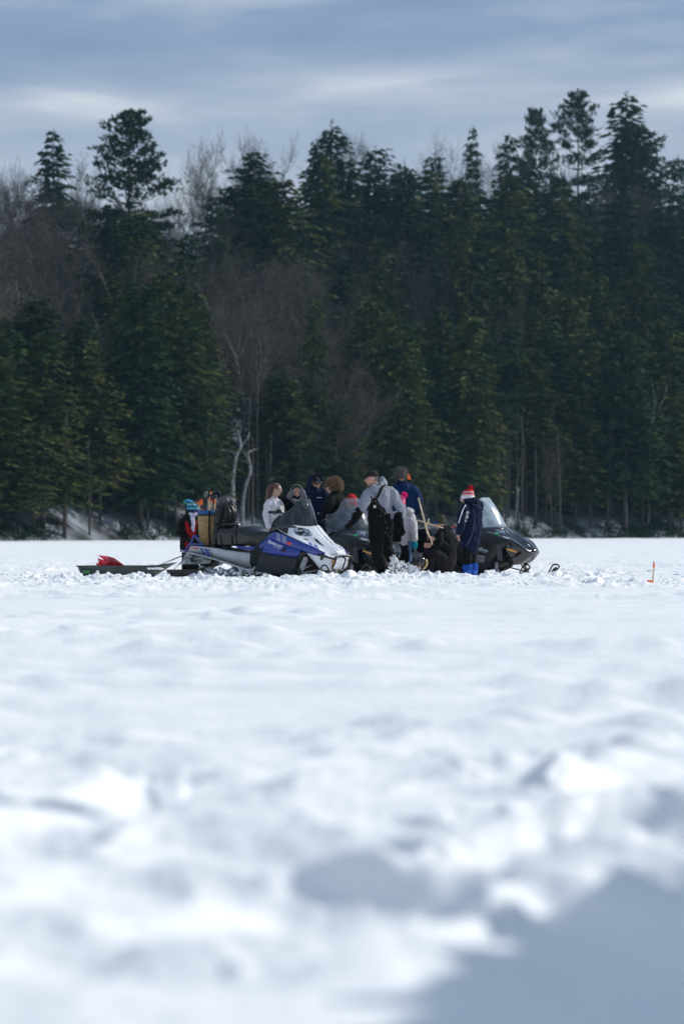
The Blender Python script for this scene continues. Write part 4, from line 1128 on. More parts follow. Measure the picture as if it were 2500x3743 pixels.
# ------------------------------------------------------------------ black snowmobiles
def black_sled(frame, root, shield, text=True, tall=False):
    A = Mach(frR, root); k = C_
    A.patch('hood', [[(1843, 1926, .0), (1868, 1944, .0), (1899, 1957, .0), (1934, 1984, 0), (1962, 2014, 0)],
                     [(1828, 1930, .13), (1858, 1952, .13), (1890, 1968, .12), (1925, 1992, .09), (1955, 2014, .05)],
                     [(1796, 1930, .27), (1838, 1958, .27), (1880, 1976, .24), (1915, 1998, .17), (1945, 2014, .10)],
                     [(1747, 1944, .40), (1800, 1956, .41), (1868, 1975, .36), (1915, 2004, .25), (1940, 2020, .14)]], k['blackg'], 5, 4)
    A.patch('side_panel', [[(1740, 1944, .41), (1800, 1956, .415), (1848, 1968, .385), (1868, 1976, .36)],
                           [(1715, 1970, .45), (1780, 1975, .47), (1820, 1985, .45), (1850, 1992, .40)],
                           [(1702, 2020, .46), (1760, 2030, .47), (1795, 2035, .45), (1812, 2035, .42)],
                           [(1712, 2080, .40), (1750, 2090, .42), (1780, 2080, .41), (1800, 2068, .38)]], k['belly'] if False else k['black'], 4, 4)
    A.patch('nose_cone', [[(1848, 1992, .40), (1868, 1978, .365), (1900, 1996, .30), (1940, 2018, .15), (1963, 2015, .0)],
                          [(1846, 2010, .38), (1868, 2008, .37), (1900, 2014, .30), (1938, 2024, .16), (1962, 2022, 0)],
                          [(1848, 2032, .34), (1868, 2040, .32), (1892, 2044, .26), (1922, 2046, .15), (1944, 2038, 0)],
                          [(1860, 2062, .24), (1872, 2064, .23), (1888, 2064, .2), (1906, 2062, .12), (1922, 2054, 0)]], k['blackg'], 4, 4)
    A.patch('nose_trim', [[(1925, 2014, .20), (1943, 2019, .125), (1958, 2016, .03), (1963, 2014, 0)], [(1926, 2018, .205), (1944, 2023, .13), (1959, 2020, .03), (1964, 2018, 0)]], k['chrome'], 4, 1, th=.01, decal=False)
    V, F = [], []
    g0 = [(-.35, .28, .14, .50), (.0, .38, .12, .66), (.35, .38, .12, .74), (.62, .26, .2, .62), (.85, .2, .24, .52), (1.05, .08, .3, .42)]
    for (x, w, z0, z1) in g0: V += [(x, -w * .7, z0), (x, -w, z0 + .1), (x, -w * .95, z1 - .1), (x, -w * .5, z1), (x, w * .5, z1), (x, w * .95, z1 - .1), (x, w, z0 + .1), (x, w * .7, z0)]
    for i in range(len(g0) - 1):
        for q in range(8): F.append((i * 8 + q, (i + 1) * 8 + q, (i + 1) * 8 + (q + 1) % 8, i * 8 + (q + 1) % 8))
    F.append(tuple(range(8))); F.append(tuple(len(g0) * 8 - 8 + q for q in reversed(range(8))))
    link('engine_bay', mesh_from('engine_bay', V, F, False), k['rubber'], root)
    # windshield: tall centre, low side wings
    A.patch('windshield', [[(1779, 1818, 0), (1766, 1818, .11), (1750, 1826, .195), (1741, 1852, .235), (1724, 1872, .31), (1702, 1876, .42)],
                           [(1812, 1860, 0), (1796, 1864, .12), (1776, 1870, .21), (1750, 1882, .28), (1716, 1896, .38), (1700, 1902, .43)],
                           [(1845, 1926, 0), (1828, 1929, .13), (1804, 1928, .22), (1770, 1930, .31), (1728, 1942, .40), (1708, 1948, .44)]], shield, 5, 5, th=.004, decal=False)
    A.patch('windshield_base', [[(1846, 1926, 0), (1828, 1929, .14), (1804, 1928, .23), (1770, 1931, .32), (1735, 1940, .39)],
                                [(1849, 1934, 0), (1830, 1937, .15), (1804, 1936, .24), (1768, 1940, .34), (1728, 1950, .40)]], k['blackg'], 4, 2, th=.02, decal=False)
    A.patch('dashboard', [[(1800, 1895, .0), (1780, 1897, .12), (1750, 1900, .22), (1725, 1908, .30)], [(1830, 1926, .0), (1800, 1928, .17), (1765, 1930, .28), (1730, 1940, .36)], [(1800, 1945, 0), (1765, 1945, .2), (1725, 1950, .32), (1710, 1955, .36)]], k['black'], 3, 3, th=.02, decal=False)
    A.tube('handlebar', [(1672, 1899, .42), (1702, 1898, .34), (1730, 1896, .15), (1745, 1896, 0)], .014, k['black'])
    A.tube('hand_grip', [(1670, 1899, .43), (1692, 1898, .37)], .021, k['rubber'], sm=1)
    A.tube('shield_brace', [(1762, 1868, .24), (1773, 1876, .22), (1784, 1887, .18)], .009, k['alu'], sm=1)
    # seat and tunnel
    A.patch('seat', [[(1500, 2022, .20), (1560, 2024, .21), (1630, 2022, .21), (1700, 2010, .2), (1722, 1985, .18)],
                     [(1498, 1985, .21), (1560, 1985, .22), (1630, 1990, .22), (1690, 1985, .2), (1722, 1972, .18)],
                     [(1508, 1942, .19), (1560, 1940, .2), (1600, 1962, .2), (1670, 1968, .19), (1722, 1960, .16)],
                     [(1520, 1936, .10), (1566, 1932, .12), (1605, 1950, .12), (1670, 1957, .12), (1725, 1952, .1)],
                     [(1530, 1935, 0), (1580, 1926, 0), (1622, 1944, 0), (1680, 1952, 0), (1730, 1948, 0)]], k['vinyl'], 5, 4, th=.02)
    A.patch('tunnel', [[(1470, 2018, .22), (1560, 2022, .22), (1720, 2030, .23)], [(1466, 2048, .22), (1560, 2060, .22), (1700, 2078, .22)]], mat('lilac_grey_tunnel', (.30, .27, .31), .5) if root.name == 'x' else M_TUN, 4, 2)
    tt = [frR.pt(1470, 2018, .22), frR.pt(1720, 2030, .22)]
    V = [(tt[0].x, -.22, tt[0].z - .004), (tt[0].x, .22, tt[0].z - .004), (tt[1].x, .22, tt[1].z - .004), (tt[1].x, -.22, tt[1].z - .004)]
    o = link('tunnel_top', mesh_from('tunnel_top', V, [(0, 1, 2, 3)], False), k['black'], root); md = o.modifiers.new('s', 'SOLIDIFY'); md.thickness = .02
    A.patch('running_board', [[(1475, 2048, .225), (1560, 2061, .225), (1700, 2079, .225)], [(1470, 2054, .38), (1556, 2068, .38), (1696, 2087, .38)]], k['belly'], 3, 2, th=.015, decal=False)
    A.tube('rear_bumper', [(1500, 2020, .2), (1462, 2000, .2), (1440, 2012, .18), (1430, 2014, 0)], .014, k['black'])
    A.patch('rear_flap', [[(1466, 2046, .2), (1475, 2046, 0)], [(1456, 2075, .2), (1465, 2075, 0)]], k['rubber'], 1, 1, decal=False)
    track(A, -.01, -1.12, .0, .36, .30)
    for x_ in (-1.12, -.75, -.35, -.02):
        for s_ in (-1, 1):
            V, F = [], []; disc_y(V, F, (x_, s_ * .13, .10), .075, .04, 18); w = link('wheel', mesh_from('wheel', V, F, False), k['black'], root)
            V, F = [], []; disc_y(V, F, (x_, s_ * .153, .10), .02, .01, 10); link('hub', mesh_from('hub', V, F, False), k['alug'], w)
    A.tube('slide_rail', [(1500, 2090, .12), (1600, 2094, .12), (1720, 2092, .12)], .014, k['black'], sm=1)
    A.tube('suspension_arm', [(1600, 2060, .16), (1640, 2090, .15)], .016, k['alug'], sm=1)
    A.bvh()
    A.decal('headlight', [(1813, 1937), (1818, 1935), (1838, 1937), (1843, 1940), (1847, 1953), (1842, 1955), (1822, 1951), (1815, 1946)], k['lens'], .008)
    A.decal('hood_scoop', [(1845, 1933), (1852, 1940), (1860, 1952), (1856, 1953), (1848, 1944)], k['greyd'], .01)
    A.decal('sticker', [(1814 + 9 * math.cos(a / 14 * 6.283), 1952.5 + 4.6 * math.sin(a / 14 * 6.283)) for a in range(14)], k['green'], .012, 1)
    A.decal('badge', [(1932 + 5 * math.cos(a / 12 * 6.283) + 2 * math.sin(a / 12 * 6.283), 1995 + 3 * math.cos(a / 12 * 6.283) + 4 * math.sin(a / 12 * 6.283)) for a in range(12)], k['greys'], .012, 1)
    A.decal('reflector', [(1871 + 20 * math.cos(a / 16 * 6.283), 2012 + 6 * math.cos(a / 16 * 6.283) + 3.6 * math.sin(a / 16 * 6.283)) for a in range(16)], k['amber'], .012)
    A.text('lettering', 'ski-doo', (1717, 2000), (66, 20), (2, -14), k['greys'], shear=.3)
    A.text('lettering', 'SKANDIC', (1742, 2013), (36, 12), (0, -4), k['greyd'])
    A.text('lettering', '550F', (1838, 1966), (24, 7), (0, -5), k['greys'])
    A.text('lettering', 'SKANDIC', (1783, 1949), (22, 4), (0, -5), k['greyd'])
    for q in range(4): A.decal('side_fin', [(1731, 2024 + q * 8), (1776 - q * 2, 2034 + q * 6), (1774 - q * 2, 2039 + q * 6), (1731, 2029 + q * 8)], k['greyd'] if q % 2 else k['alug'], .012, 1)
    for s_ in (1, -1):
        p, q = frR.pt(1824, 1994, .42), frR.pt(1828, 2052, .48); p.y *= s_; q.y *= s_
        V, F = [], []; tube_np(V, F, [p, q], .02, 8); o = link('shock_absorber', mesh_from('shock_absorber', V, F), k['black'], root)
        V, F = [], []; coil(V, F, p.lerp(q, .04), q.lerp(p, .04), .038, .009, 9); link('spring', mesh_from('spring', V, F), k['greyM'], o)
        a, b = frR.pt(1815, 2056, .52), frR.pt(1826, 2103, .55); a.y *= s_; b.y *= s_
        V, F = [], []; tube_np(V, F, [a, a.lerp(b, .5) + Vector((-.03, 0, 0)), b], [.03, .034, .028], 8); link('spindle', mesh_from('spindle', V, F), k['alug'], root)
        for (u, w) in (((1866, 2066, .2), (1824, 2092, .52)), ((1800, 2072, .25), (1824, 2092, .52)), ((1862, 2052, .2), (1826, 2062, .48))):
            a, b = frR.pt(*u), frR.pt(*w); a.y *= s_; b.y *= s_
            V, F = [], []; tube_np(V, F, [a, b], .013, 6); link('control_arm', mesh_from('control_arm', V, F), k['black'], root)
        lp = [(1895, 2101), (1904, 2085), (1912, 2070), (1924, 2065), (1936, 2070), (1934, 2080), (1920, 2090), (1906, 2096)]
        ski(A, .55 * s_, lp, frR.pt(1790, 2104, .55).x, frR.pt(1925, 2100, .55).x)
    return A
C_['greyM'] = mat('grey_spring', (.16, .17, .18), .4, metal=.5)
M_TUN = mat('lilac_grey_tunnel', (.26, .235, .27), .5, var=.2, scale=8)
THR = R(30)
yR = 56.0
frR = Frame(X(1745, yR), yR, THR, z=Z(2102, 55.4))
rootR = frR.root('snowmobile', 'black snowmobile at right with sunlit upright windshield, beside the boy in the pompom hat', 'snowmobile', 'snowmobiles parked on the snow')
AR = black_sled(frR, rootR, C_['sun_tint'])
def copy_tree(o, parent=None):
    c = o.copy(); COL.objects.link(c); c.parent = parent
    for ch in list(o.children): copy_tree(ch, c)
    return c
# second black machine, turned more towards the camera
rootM = copy_tree(rootR)
rootM['label'] = 'black snowmobile in the middle with clear rounded windshield, half hidden behind the man in overalls'
yawM = R(43)
loc_front = frR.pt(1845, 1928, 0)      # windshield foot in vehicle coordinates
Rm = Matrix.Rotation(-yawM, 3, 'Z')
yM = 54.6
tgt = Vector((X(1347, yM), yM, Z(1933, yM)))
lo = tgt - Rm @ loc_front
rootM.location = (lo.x, lo.y, lo.z); rootM.rotation_euler.z = -yawM
for ch in rootM.children:
    if ch.name.split('.')[0] == 'windshield':
        ch.data = ch.data.copy(); ch.data.materials.clear(); ch.data.materials.append(C_['clear'])
        ch.scale = (1, 1.12, 1)
# ------------------------------------------------------------------ people toolkit
class Blob:
    """closed overlapping pieces fused by a voxel remesh into ONE continuous surface"""
    def __init__(s): s.V = []; s.F = []
    def ring(s, c, d, side, ra, rb, n=12):
        d = d.normalized(); sv = (side - d * side.dot(d))
        if sv.length < 1e-4: sv = d.orthogonal()
        sv.normalize(); w = d.cross(sv)
        b = len(s.V)
        for k in range(n):
            a = 2 * math.pi * k / n; s.V.append(tuple(c + sv * (ra * math.cos(a)) + w * (rb * math.sin(a))))
        return b
    def loft(s, pts, rads, side=Vector((1, 0, 0)), n=12, cap=True, sm=3):
        P = [Vector(p) for p in pts]; Rr = [(r, r) if not hasattr(r, '__len__') else r for r in rads]
        if sm > 1 and len(P) > 2:
            Q = catmull([tuple(p) + tuple(r) for p, r in zip(P, Rr)], sm); P = [Vector(q[:3]) for q in Q]; Rr = [(max(q[3], .003), max(q[4], .003)) for q in Q]
        rings = []
        if cap:
            d0 = (P[0] - P[1]).normalized(); d1 = (P[-1] - P[-2]).normalized()
            r0 = min(Rr[0]); r1 = min(Rr[-1])
            pre = [(P[0] + d0 * r0 * math.sin(t), (Rr[0][0] * math.cos(t), Rr[0][1] * math.cos(t))) for t in (1.35, .95, .5)]
            post = [(P[-1] + d1 * r1 * math.sin(t), (Rr[-1][0] * math.cos(t), Rr[-1][1] * math.cos(t))) for t in (.5, .95, 1.35)]
            PP = [p for p, _ in pre] + P + [p for p, _ in post]; RR = [r for _, r in pre] + Rr + [r for _, r in post]
        else: PP, RR = P, Rr
        for i, p in enumerate(PP):
            d = PP[min(i + 1, len(PP) - 1)] - PP[max(i - 1, 0)]
            rings.append(s.ring(p, d, side, RR[i][0], RR[i][1], n))
        for a, b in zip(rings, rings[1:]):
            for k in range(n): s.F.append((a + k, a + (k + 1) % n, b + (k + 1) % n, b + k))
        s.F.append(tuple(rings[0] + n - 1 - k for k in range(n))); s.F.append(tuple(rings[-1] + k for k in range(n)))
    def ell(s, c, r, rot=None): ell_vf(s.V, s.F, c, r, rot)
    def done(s, name, m, parent, voxel=.014, smooth=4, fold=0.0, fs=9.0, aniso=(1, 1, .5), seed=0, label=None):
        me = mesh_from(name, s.V, s.F)
        bm = bmesh.new(); bm.from_mesh(me); bmesh.ops.recalc_face_normals(bm, faces=bm.faces[:]); bm.to_mesh(me); bm.free()
        o = bpy.data.objects.new(name, me); COL.objects.link(o)
        md = o.modifiers.new('r', 'REMESH'); md.mode = 'VOXEL'; md.voxel_size = voxel
        if smooth: md = o.modifiers.new('s', 'SMOOTH'); md.iterations = smooth; md.factor = .6
        dg = bpy.context.evaluated_depsgraph_get(); dg.update()
        m2 = bpy.data.meshes.new_from_object(o.evaluated_get(dg)); m2.name = name
        bpy.data.objects.remove(o); bpy.data.meshes.remove(me)
        if fold > 0:
            nv = len(m2.vertices); co = np.empty(nv * 3); m2.vertices.foreach_get('co', co); co = co.reshape(-1, 3)
            no = np.empty(nv * 3); m2.vertex_normals.foreach_get('vector', no) if hasattr(m2, 'vertex_normals') else m2.vertices.foreach_get('normal', no); no = no.reshape(-1, 3)
            q = co * np.array(aniso) * fs
            u = q[:, 0] * .9 + q[:, 1] * .55 + seed * 3.7; w = q[:, 2] - q[:, 1] * .35 + q[:, 0] * .2
            u2 = u + .8 * pn(u * .6, w * .6, 5); w2 = w + .8 * pn(u * .6 + 9, w * .6, 6)
            r_ = 1 - np.abs(pn(u2, w2, 7)) * 2.6; r2 = 1 - np.abs(pn(u2 * 2.1, w2 * 2.1, 8)) * 2.4
            d = fold * (1.3 * np.clip(r_, -.8, 1) + .7 * pn(u2 * .7, w2 * .7, 9) + .55 * np.clip(r2, -.5, 1))
            co = co + no * d[:, None]; m2.vertices.foreach_set('co', co.ravel()); m2.update()
        m2.polygons.foreach_set('use_smooth', [True] * len(m2.polygons)); m2.materials.clear()
        ob = link(name, m2, m, parent)
        if label: ob['label'] = label
        return ob

SK = mat('skin', (.58, .35, .27), .55, var=.1, scale=30, spec=.35)
SKD = mat('ruddy_skin', (.55, .29, .21), .55, var=.12, scale=30, spec=.35)
LIP = mat('lips', (.33, .10, .09), .5)
EYE = mat('eye', (.05, .035, .03), .3)
def cloth(n, c, v=.12, r=.85, sh=.0): return mat(n, c, r, var=v, scale=14, bump=.0015, bscale=150, sheen=sh, spec=.15)
CL = dict(hood=cloth('grey_fleece', (.27, .285, .33)), overall=cloth('black_duck_cloth', (.005, .0055, .006)), glove=cloth('black_glove', (.004, .004, .005)),
 cap=cloth('black_cap', (.020, .020, .020)), navy=cloth('navy_cloth', (.005, .010, .034)), bluef=cloth('blue_fleece', (.004, .024, .085)), black=cloth('black_cloth', (.005, .0055, .006)),
 dark=cloth('charcoal_cloth', (.012, .0105, .013)), white=cloth('white_cloth', (.72, .69, .72), .05), cream=cloth('cream_jacket', (.60, .57, .58), .06), olive=cloth('olive_knit', (.055, .055, .038)),
 redj=cloth('red_jacket', (.30, .008, .014)), scarf=cloth('lilac_scarf', (.50, .48, .60), .3), greyk=cloth('grey_knit', (.20, .22, .25)), mitt=cloth('grey_mitten', (.17, .17, .18)),
 redk=cloth('red_knit', (.50, .012, .018)), pinkk=cloth('pink_pompom', (.85, .02, .22)), purple=cloth('purple_jacket', (.05, .035, .14)), teal=cloth('teal_mitten', (.0, .26, .36)),
 jean=cloth('blue_jeans', (.12, .20, .36)), bootb=cloth('blue_boot', (.012, .07, .32)), pink=cloth('pink_skirt', (.70, .01, .15)), maroon=cloth('maroon_cloth', (.10, .01, .02)))
for k_ in CL: pass
HAIR = {n: mat(n, c, .6, var=.35, scale=40, bump=.004, bscale=60) for n, c in dict(brown_hair=(.11, .055, .028), curly_hair=(.24, .15, .075), grey_hair=(.13, .12, .11), short_hair=(.06, .05, .045)).items()}
GLASS = mat('dark_lens', (.006, .006, .008), .08, coat=.5)
MIRROR = mat('blue_mirror_lens', (.03, .18, .75), .06, metal=.8)
def band_mat(name, stops, scale=1.0, axis=2, dist=0.0):
    """horizontal bands of knitting, by height in the hat"""
    m = bpy.data.materials.new(name); m.use_nodes = True; t = m.node_tree; b = t.nodes['Principled BSDF']
    tcn = N(t, 'ShaderNodeTexCoord'); sp = N(t, 'ShaderNodeSeparateXYZ'); 
    if dist:
        nn = N(t, 'ShaderNodeTexNoise'); nn.inputs['Scale'].default_value = 14; nn.inputs['Detail'].default_value = 2
        mpp = N(t, 'ShaderNodeMapping'); mpp.inputs['Scale'].default_value = (.5, .5, 2)
        t.links.new(tcn.outputs['Generated'], mpp.inputs[0]); 
        nn.inputs['Scale'].default_value = 3.2
        t.links.new(mpp.outputs[0], nn.inputs['Vector'])
        va = N(t, 'ShaderNodeVectorMath', operation='SCALE'); va.inputs['Scale'].default_value = dist
        t.links.new(nn.outputs['Color'], va.inputs[0]); vb = N(t, 'ShaderNodeVectorMath', operation='ADD')
        t.links.new(va.outputs[0], vb.inputs[0]); t.links.new(tcn.outputs['Generated'], vb.inputs[1]); t.links.new(vb.outputs[0], sp.inputs[0])
    else: t.links.new(tcn.outputs['Generated'], sp.inputs[0])
    rp = N(t, 'ShaderNodeValToRGB'); rp.color_ramp.interpolation = 'CONSTANT' if not dist else 'LINEAR'
    el = rp.color_ramp.elements
    el[0].position = stops[0][0]; el[0].color = stops[0][1] + (1,)
    el[1].position = stops[1][0]; el[1].color = stops[1][1] + (1,)
    for p_, c_ in stops[2:]: q = el.new(p_); q.color = c_ + (1,)
    t.links.new(sp.outputs[axis], rp.inputs[0]); t.links.new(rp.outputs[0], b.inputs['Base Color']); b.inputs['Roughness'].default_value = .9
    nb = N(t, 'ShaderNodeTexNoise'); nb.inputs['Scale'].default_value = 160; bn = N(t, 'ShaderNodeBump'); bn.inputs['Distance'].default_value = .003
    t.links.new(tcn.outputs['Object'], nb.inputs['Vector']); t.links.new(nb.outputs[0], bn.inputs['Height']); t.links.new(bn.outputs[0], b.inputs['Normal'])
    return m
RD, WH = (.55, .01, .015), (.72, .70, .72)
M_BOB = band_mat('red_white_knit', [(0, WH), (.07, WH), (.09, RD), (.16, WH), (.50, RD), (.56, WH), (.61, RD), (.76, WH), (.82, RD)])
M_STR = band_mat('blue_green_knit', [(0, (.01, .03, .16)), (.22, (.008, .012, .02)), (.32, (.02, .12, .40)), (.42, (.10, .50, .42)), (.52, (.01, .015, .03)), (.62, (.03, .16, .50)), (.74, (.16, .48, .30)), (.86, (.01, .02, .05)), (.95, (.02, .2, .4))], dist=.28)
M_PNK = band_mat('pink_knit', [(0, (.10, .10, .10)), (.25, (.45, .43, .42)), (.36, (.12, .12, .13)), (.45, (.80, .03, .20)), (.6, (.85, .25, .22)), (.75, (.7, .04, .25)), (.9, (.85, .10, .30))], dist=.12)

class Person:
    def __init__(s, label, Y, px0, base, group=None):
        s.Y = Y; x = X(px0, Y); s.O = Vector((x, Y, Z(base, Y)))
        s.root = empty('person', s.O, 0, label, 'person', group)
        s.body = Blob()
    def P(s, px, py, dy=0.0):
        y = s.Y + dy
        return Vector((X(px, y), y, Z(py, y))) - s.O
    def frame(s, f, roll=0.0):
        f = Vector(f).normalized(); r = f.cross(Vector((0, 0, 1))).normalized(); u = r.cross(f)
        if roll: q = Matrix.Rotation(roll, 3, f); r = q @ r; u = q @ u
        return f, r, u
    def head(s, c, f, H=.235, roll=0.0, eyes=True, skin=SK, neck=None, ears=True, jaw=1.0):
        f, r, u = s.frame(f, roll); s.f, s.r, s.u, s.hc, s.H, s.skin = f, r, u, c, H, skin
        M = Matrix((r, f, u)).transposed()          # columns: right, forward, up
        def q(a, b_, d): return c + r * (a * H) + f * (b_ * H) + u * (d * H)
        s.q = q
        B_ = s.body
        B_.ell(q(0, -.03, .12), (.315 * H, .40 * H, .375 * H), M)
        B_.ell(q(0, .08, -.12), (.265 * H * jaw, .31 * H, .36 * H), M)
        B_.ell(q(0, .20, -.37), (.15 * H * jaw, .15 * H, .115 * H), M)
        B_.ell(q(0, .33, .10), (.22 * H, .07 * H, .045 * H), M)
        for a in (-1, 1):
            B_.ell(q(a * .16, .24, -.10), (.10 * H, .10 * H, .09 * H), M)
            if ears: B_.ell(q(a * .315, -.03, -.03), (.04 * H, .085 * H, .14 * H), M)
        B_.loft([q(0, .36, .06), q(0, .43, -.03), q(0, .475, -.11)], [.035 * H, .045 * H, .06 * H], r, 8, True, 1)
        B_.ell(q(0, .385, -.235), (.10 * H, .045 * H, .028 * H), M)
        nb = neck if neck is not None else c - Vector((0, 0, .62 * H)) - f * .12 * H
        B_.loft([q(0, -.08, -.2), c.lerp(nb, .7) - f * .03 * H, nb], [.25 * H, .24 * H, .29 * H], r)
        s.neck = nb
        if eyes:
            for a in (-1, 1):
                V, F = [], []; ell_vf(V, F, q(a * .13, .335, .035), (.055 * H, .04 * H, .026 * H), M, 8, 6)
                s.eyes_ = link('eye', mesh_from('eye', V, F), EYE, s.root)
                V, F = [], []; ell_vf(V, F, q(a * .14, .365, .115), (.075 * H, .025 * H, .014 * H), M, 8, 6)
                link('eyebrow', mesh_from('eyebrow', V, F), HAIR['short_hair'], s.root)
            V, F = [], []; ell_vf(V, F, q(0, .415, -.235), (.085 * H, .03 * H, .022 * H), M, 10, 6)
            link('mouth', mesh_from('mouth', V, F), LIP, s.root)
        return M
    def hand(s, wr, d, side, curl=.5, L_=.19, blob=None, fat=1.0, thumb=1):
        """palm, four bent fingers of different lengths and a thumb from the side of the palm"""
        B_ = blob or s.body
        d = Vector(d).normalized(); side = Vector(side); side = (side - d * side.dot(d)).normalized(); n = d.cross(side)
        B_.loft([wr - d * .01, wr + d * L_ * .28, wr + d * L_ * .5], [(.026 * fat, .019 * fat), (.040 * fat, .017 * fat), (.041 * fat, .014 * fat)], side, 10)
        for i, (o_, ln) in enumerate(((-.030, .36), (-.010, .43), (.011, .40), (.031, .32))):
            b0 = wr + d * L_ * .48 + side * o_ * fat; l = ln * L_
            P = [b0]; dd = d.copy(); 
            for k_ in range(3):
                dd = (Matrix.Rotation(curl * (.45 + .35 * k_), 3, side) @ dd).normalized(); P.append(P[-1] + dd * l * (.42, .33, .25)[k_])
            B_.loft(P, [.0095 * fat, .009 * fat, .0085 * fat, .007 * fat], side, 7, True, 1)
        t0 = wr + d * L_ * .14 - side * .028 * thumb * fat
        B_.loft([t0, t0 + (d * .6 - side * .75 * thumb + n * .25).normalized() * L_ * .22, t0 + (d * .95 - side * .5 * thumb + n * .5).normalized() * L_ * .40], [.014 * fat, .012 * fat, .009 * fat], n, 7, True, 1)
    def skeleton(s, sh, el, wr, hip, kn, an, toe, k_=1.0, hands=(None, None), chest=None, sidev=None):
        """the body under the clothes, one surface from head to foot"""
        B_ = s.body; side = sidev if sidev is not None else (sh[1] - sh[0]).normalized(); s.side = side
        sc_ = (sh[0] + sh[1]) / 2; hc_ = (hip[0] + hip[1]) / 2
        mid = sc_.lerp(hc_, .45) if chest is None else chest
        B_.loft([s.neck, sc_ + Vector((0, 0, -.02)), sc_.lerp(hc_, .3), mid, hc_ + Vector((0, 0, .05)), hc_ - Vector((0, 0, .06))],
                [(.06 * k_, .06 * k_), (.15 * k_, .09 * k_), (.155 * k_, .11 * k_), (.14 * k_, .10 * k_), (.155 * k_, .11 * k_), (.12 * k_, .10 * k_)], side)
        for i in (0, 1):
            B_.loft([sc_.lerp(sh[i], .5), sh[i], sh[i].lerp(el[i], .5), el[i], el[i].lerp(wr[i], .4), wr[i]], [.06 * k_, .058 * k_, .048 * k_, .040 * k_, .038 * k_, .026 * k_], side)
            B_.loft([hc_.lerp(hip[i], .7), hip[i].lerp(kn[i], .3), kn[i], kn[i].lerp(an[i], .4), an[i]], [.085 * k_, .08 * k_, .055 * k_, .055 * k_, .035 * k_], side)
            B_.loft([an[i], toe[i]], [.038 * k_, .032 * k_], side, 10, True, 1)
        s.j = dict(sh=sh, el=el, wr=wr, hip=hip, kn=kn, an=an, toe=toe, sc=sc_, hc=hc_)
    def finish(s, voxel=.011): return s.body.done('body', s.skin, s.root, voxel, 2)
    def torso(s, name, m, rows, side=None, sleeves=(), fold=.006, voxel=.014, hood=None, extra=(), fs=9, label=None, sm=4):
        """rows: (centre, half width, half depth) from the collar down; sleeves: (points, radii)"""
        B_ = Blob(); sd_ = side if side is not None else s.side
        B_.loft([r_[0] for r_ in rows], [(r_[1], r_[2]) for r_ in rows], sd_, 16)
        for pts, rr in sleeves: B_.loft(pts, rr, sd_, 12)
        for pts, rr in extra: B_.loft(pts, rr, sd_, 12)
        return B_.done(name, m, s.root, voxel, sm, fold, fs, seed=len(name) + s.O.x, label=label)
    def legs(s, name, m, ra=(.11, .09, .075, .07), pel=(.17, .125), fold=.006, voxel=.014, shift=0, top=.12, fs=8):
        B_ = Blob(); j = s.j
        B_.loft([j['hc'] + Vector((0, 0, top)), j['hc'], j['hc'] - Vector((0, 0, .06))], [(pel[0] * .9, pel[1] * .95), pel, (pel[0] * .85, pel[1] * .9)], s.side, 14)
        for i in (0, 1):
            B_.loft([j['hc'].lerp(j['hip'][i], .9), j['hip'][i].lerp(j['kn'][i], .45), j['kn'][i], j['kn'][i].lerp(j['an'][i], .5), j['an'][i]], [ra[0], (ra[0] + ra[1]) / 2, ra[1], ra[2], ra[3]], s.side, 12)
        return B_.done(name, m, s.root, voxel, 4, fold, fs, (1, 1, 1.0), seed=3 + s.O.x)
    def boots(s, m, r_=.05, name='boot', shaft=.0, fat=1.0):
        for i in (0, 1):
            B_ = Blob(); a, t = s.j['an'][i], s.j['toe'][i]; d = (t - a); d.z = 0; d = d.normalized() if d.length > 1e-3 else Vector((0, -1, 0))
            if shaft: B_.loft([a + Vector((0, 0, shaft)), a], [r_ * 1.15, r_ * 1.05], s.side)
            B_.loft([a - d * .04 + Vector((0, 0, -.02)), a.lerp(t, .5) + Vector((0, 0, -.012)), t], [(r_ * fat, r_), (r_ * fat, r_ * .9), (r_ * fat * .9, r_ * .7)], s.side)
            B_.done(name, m, s.root, .012, 3)
    def hat(s, m, up=.60, wide=.37, low=.05, name='knit_hat', tilt=0.0, pom=None, pr=.055, slouch=None, brim=True):
        """knitted beanie pulled over the cranium"""
        H = s.H; V, F = [], []; n = 24
        ax = Matrix.Rotation(tilt, 3, s.r)
        prof = []
        for i in range(9):
            t = i / 8
            prof.append((wide * math.cos(t * 1.5) ** .62 if t < 1 else .02, low + (up - low) * math.sin(t * 1.5)))
        prof = [(wide * .97, low - .10), (wide * 1.06, low - .095), (wide * 1.07, low + .05), (wide * 1.0, low + .07)] + prof[1:] if brim else prof
        for (rr, hh_) in prof:
            for k_ in range(n):
                a = 2 * math.pi * k_ / n
                p = s.r * (math.cos(a) * rr * .92) + s.f * (math.sin(a) * rr * 1.12 - .03) + s.u * hh_
                p = ax @ p
                if slouch is not None and hh_ > low + .15: p += Vector(slouch) * (hh_ - low - .15)
                V.append(tuple(s.hc + p * H))
        for i in range(len(prof) - 1):
            for k_ in range(n): F.append((i * n + k_, i * n + (k_ + 1) % n, (i + 1) * n + (k_ + 1) % n, (i + 1) * n + k_))
        F.append(tuple((len(prof) - 1) * n + k_ for k_ in range(n)))
        o = link(name, mesh_from(name, V, F), m, s.root); md = o.modifiers.new('s', 'SOLIDIFY'); md.thickness = .008; md.offset = 1
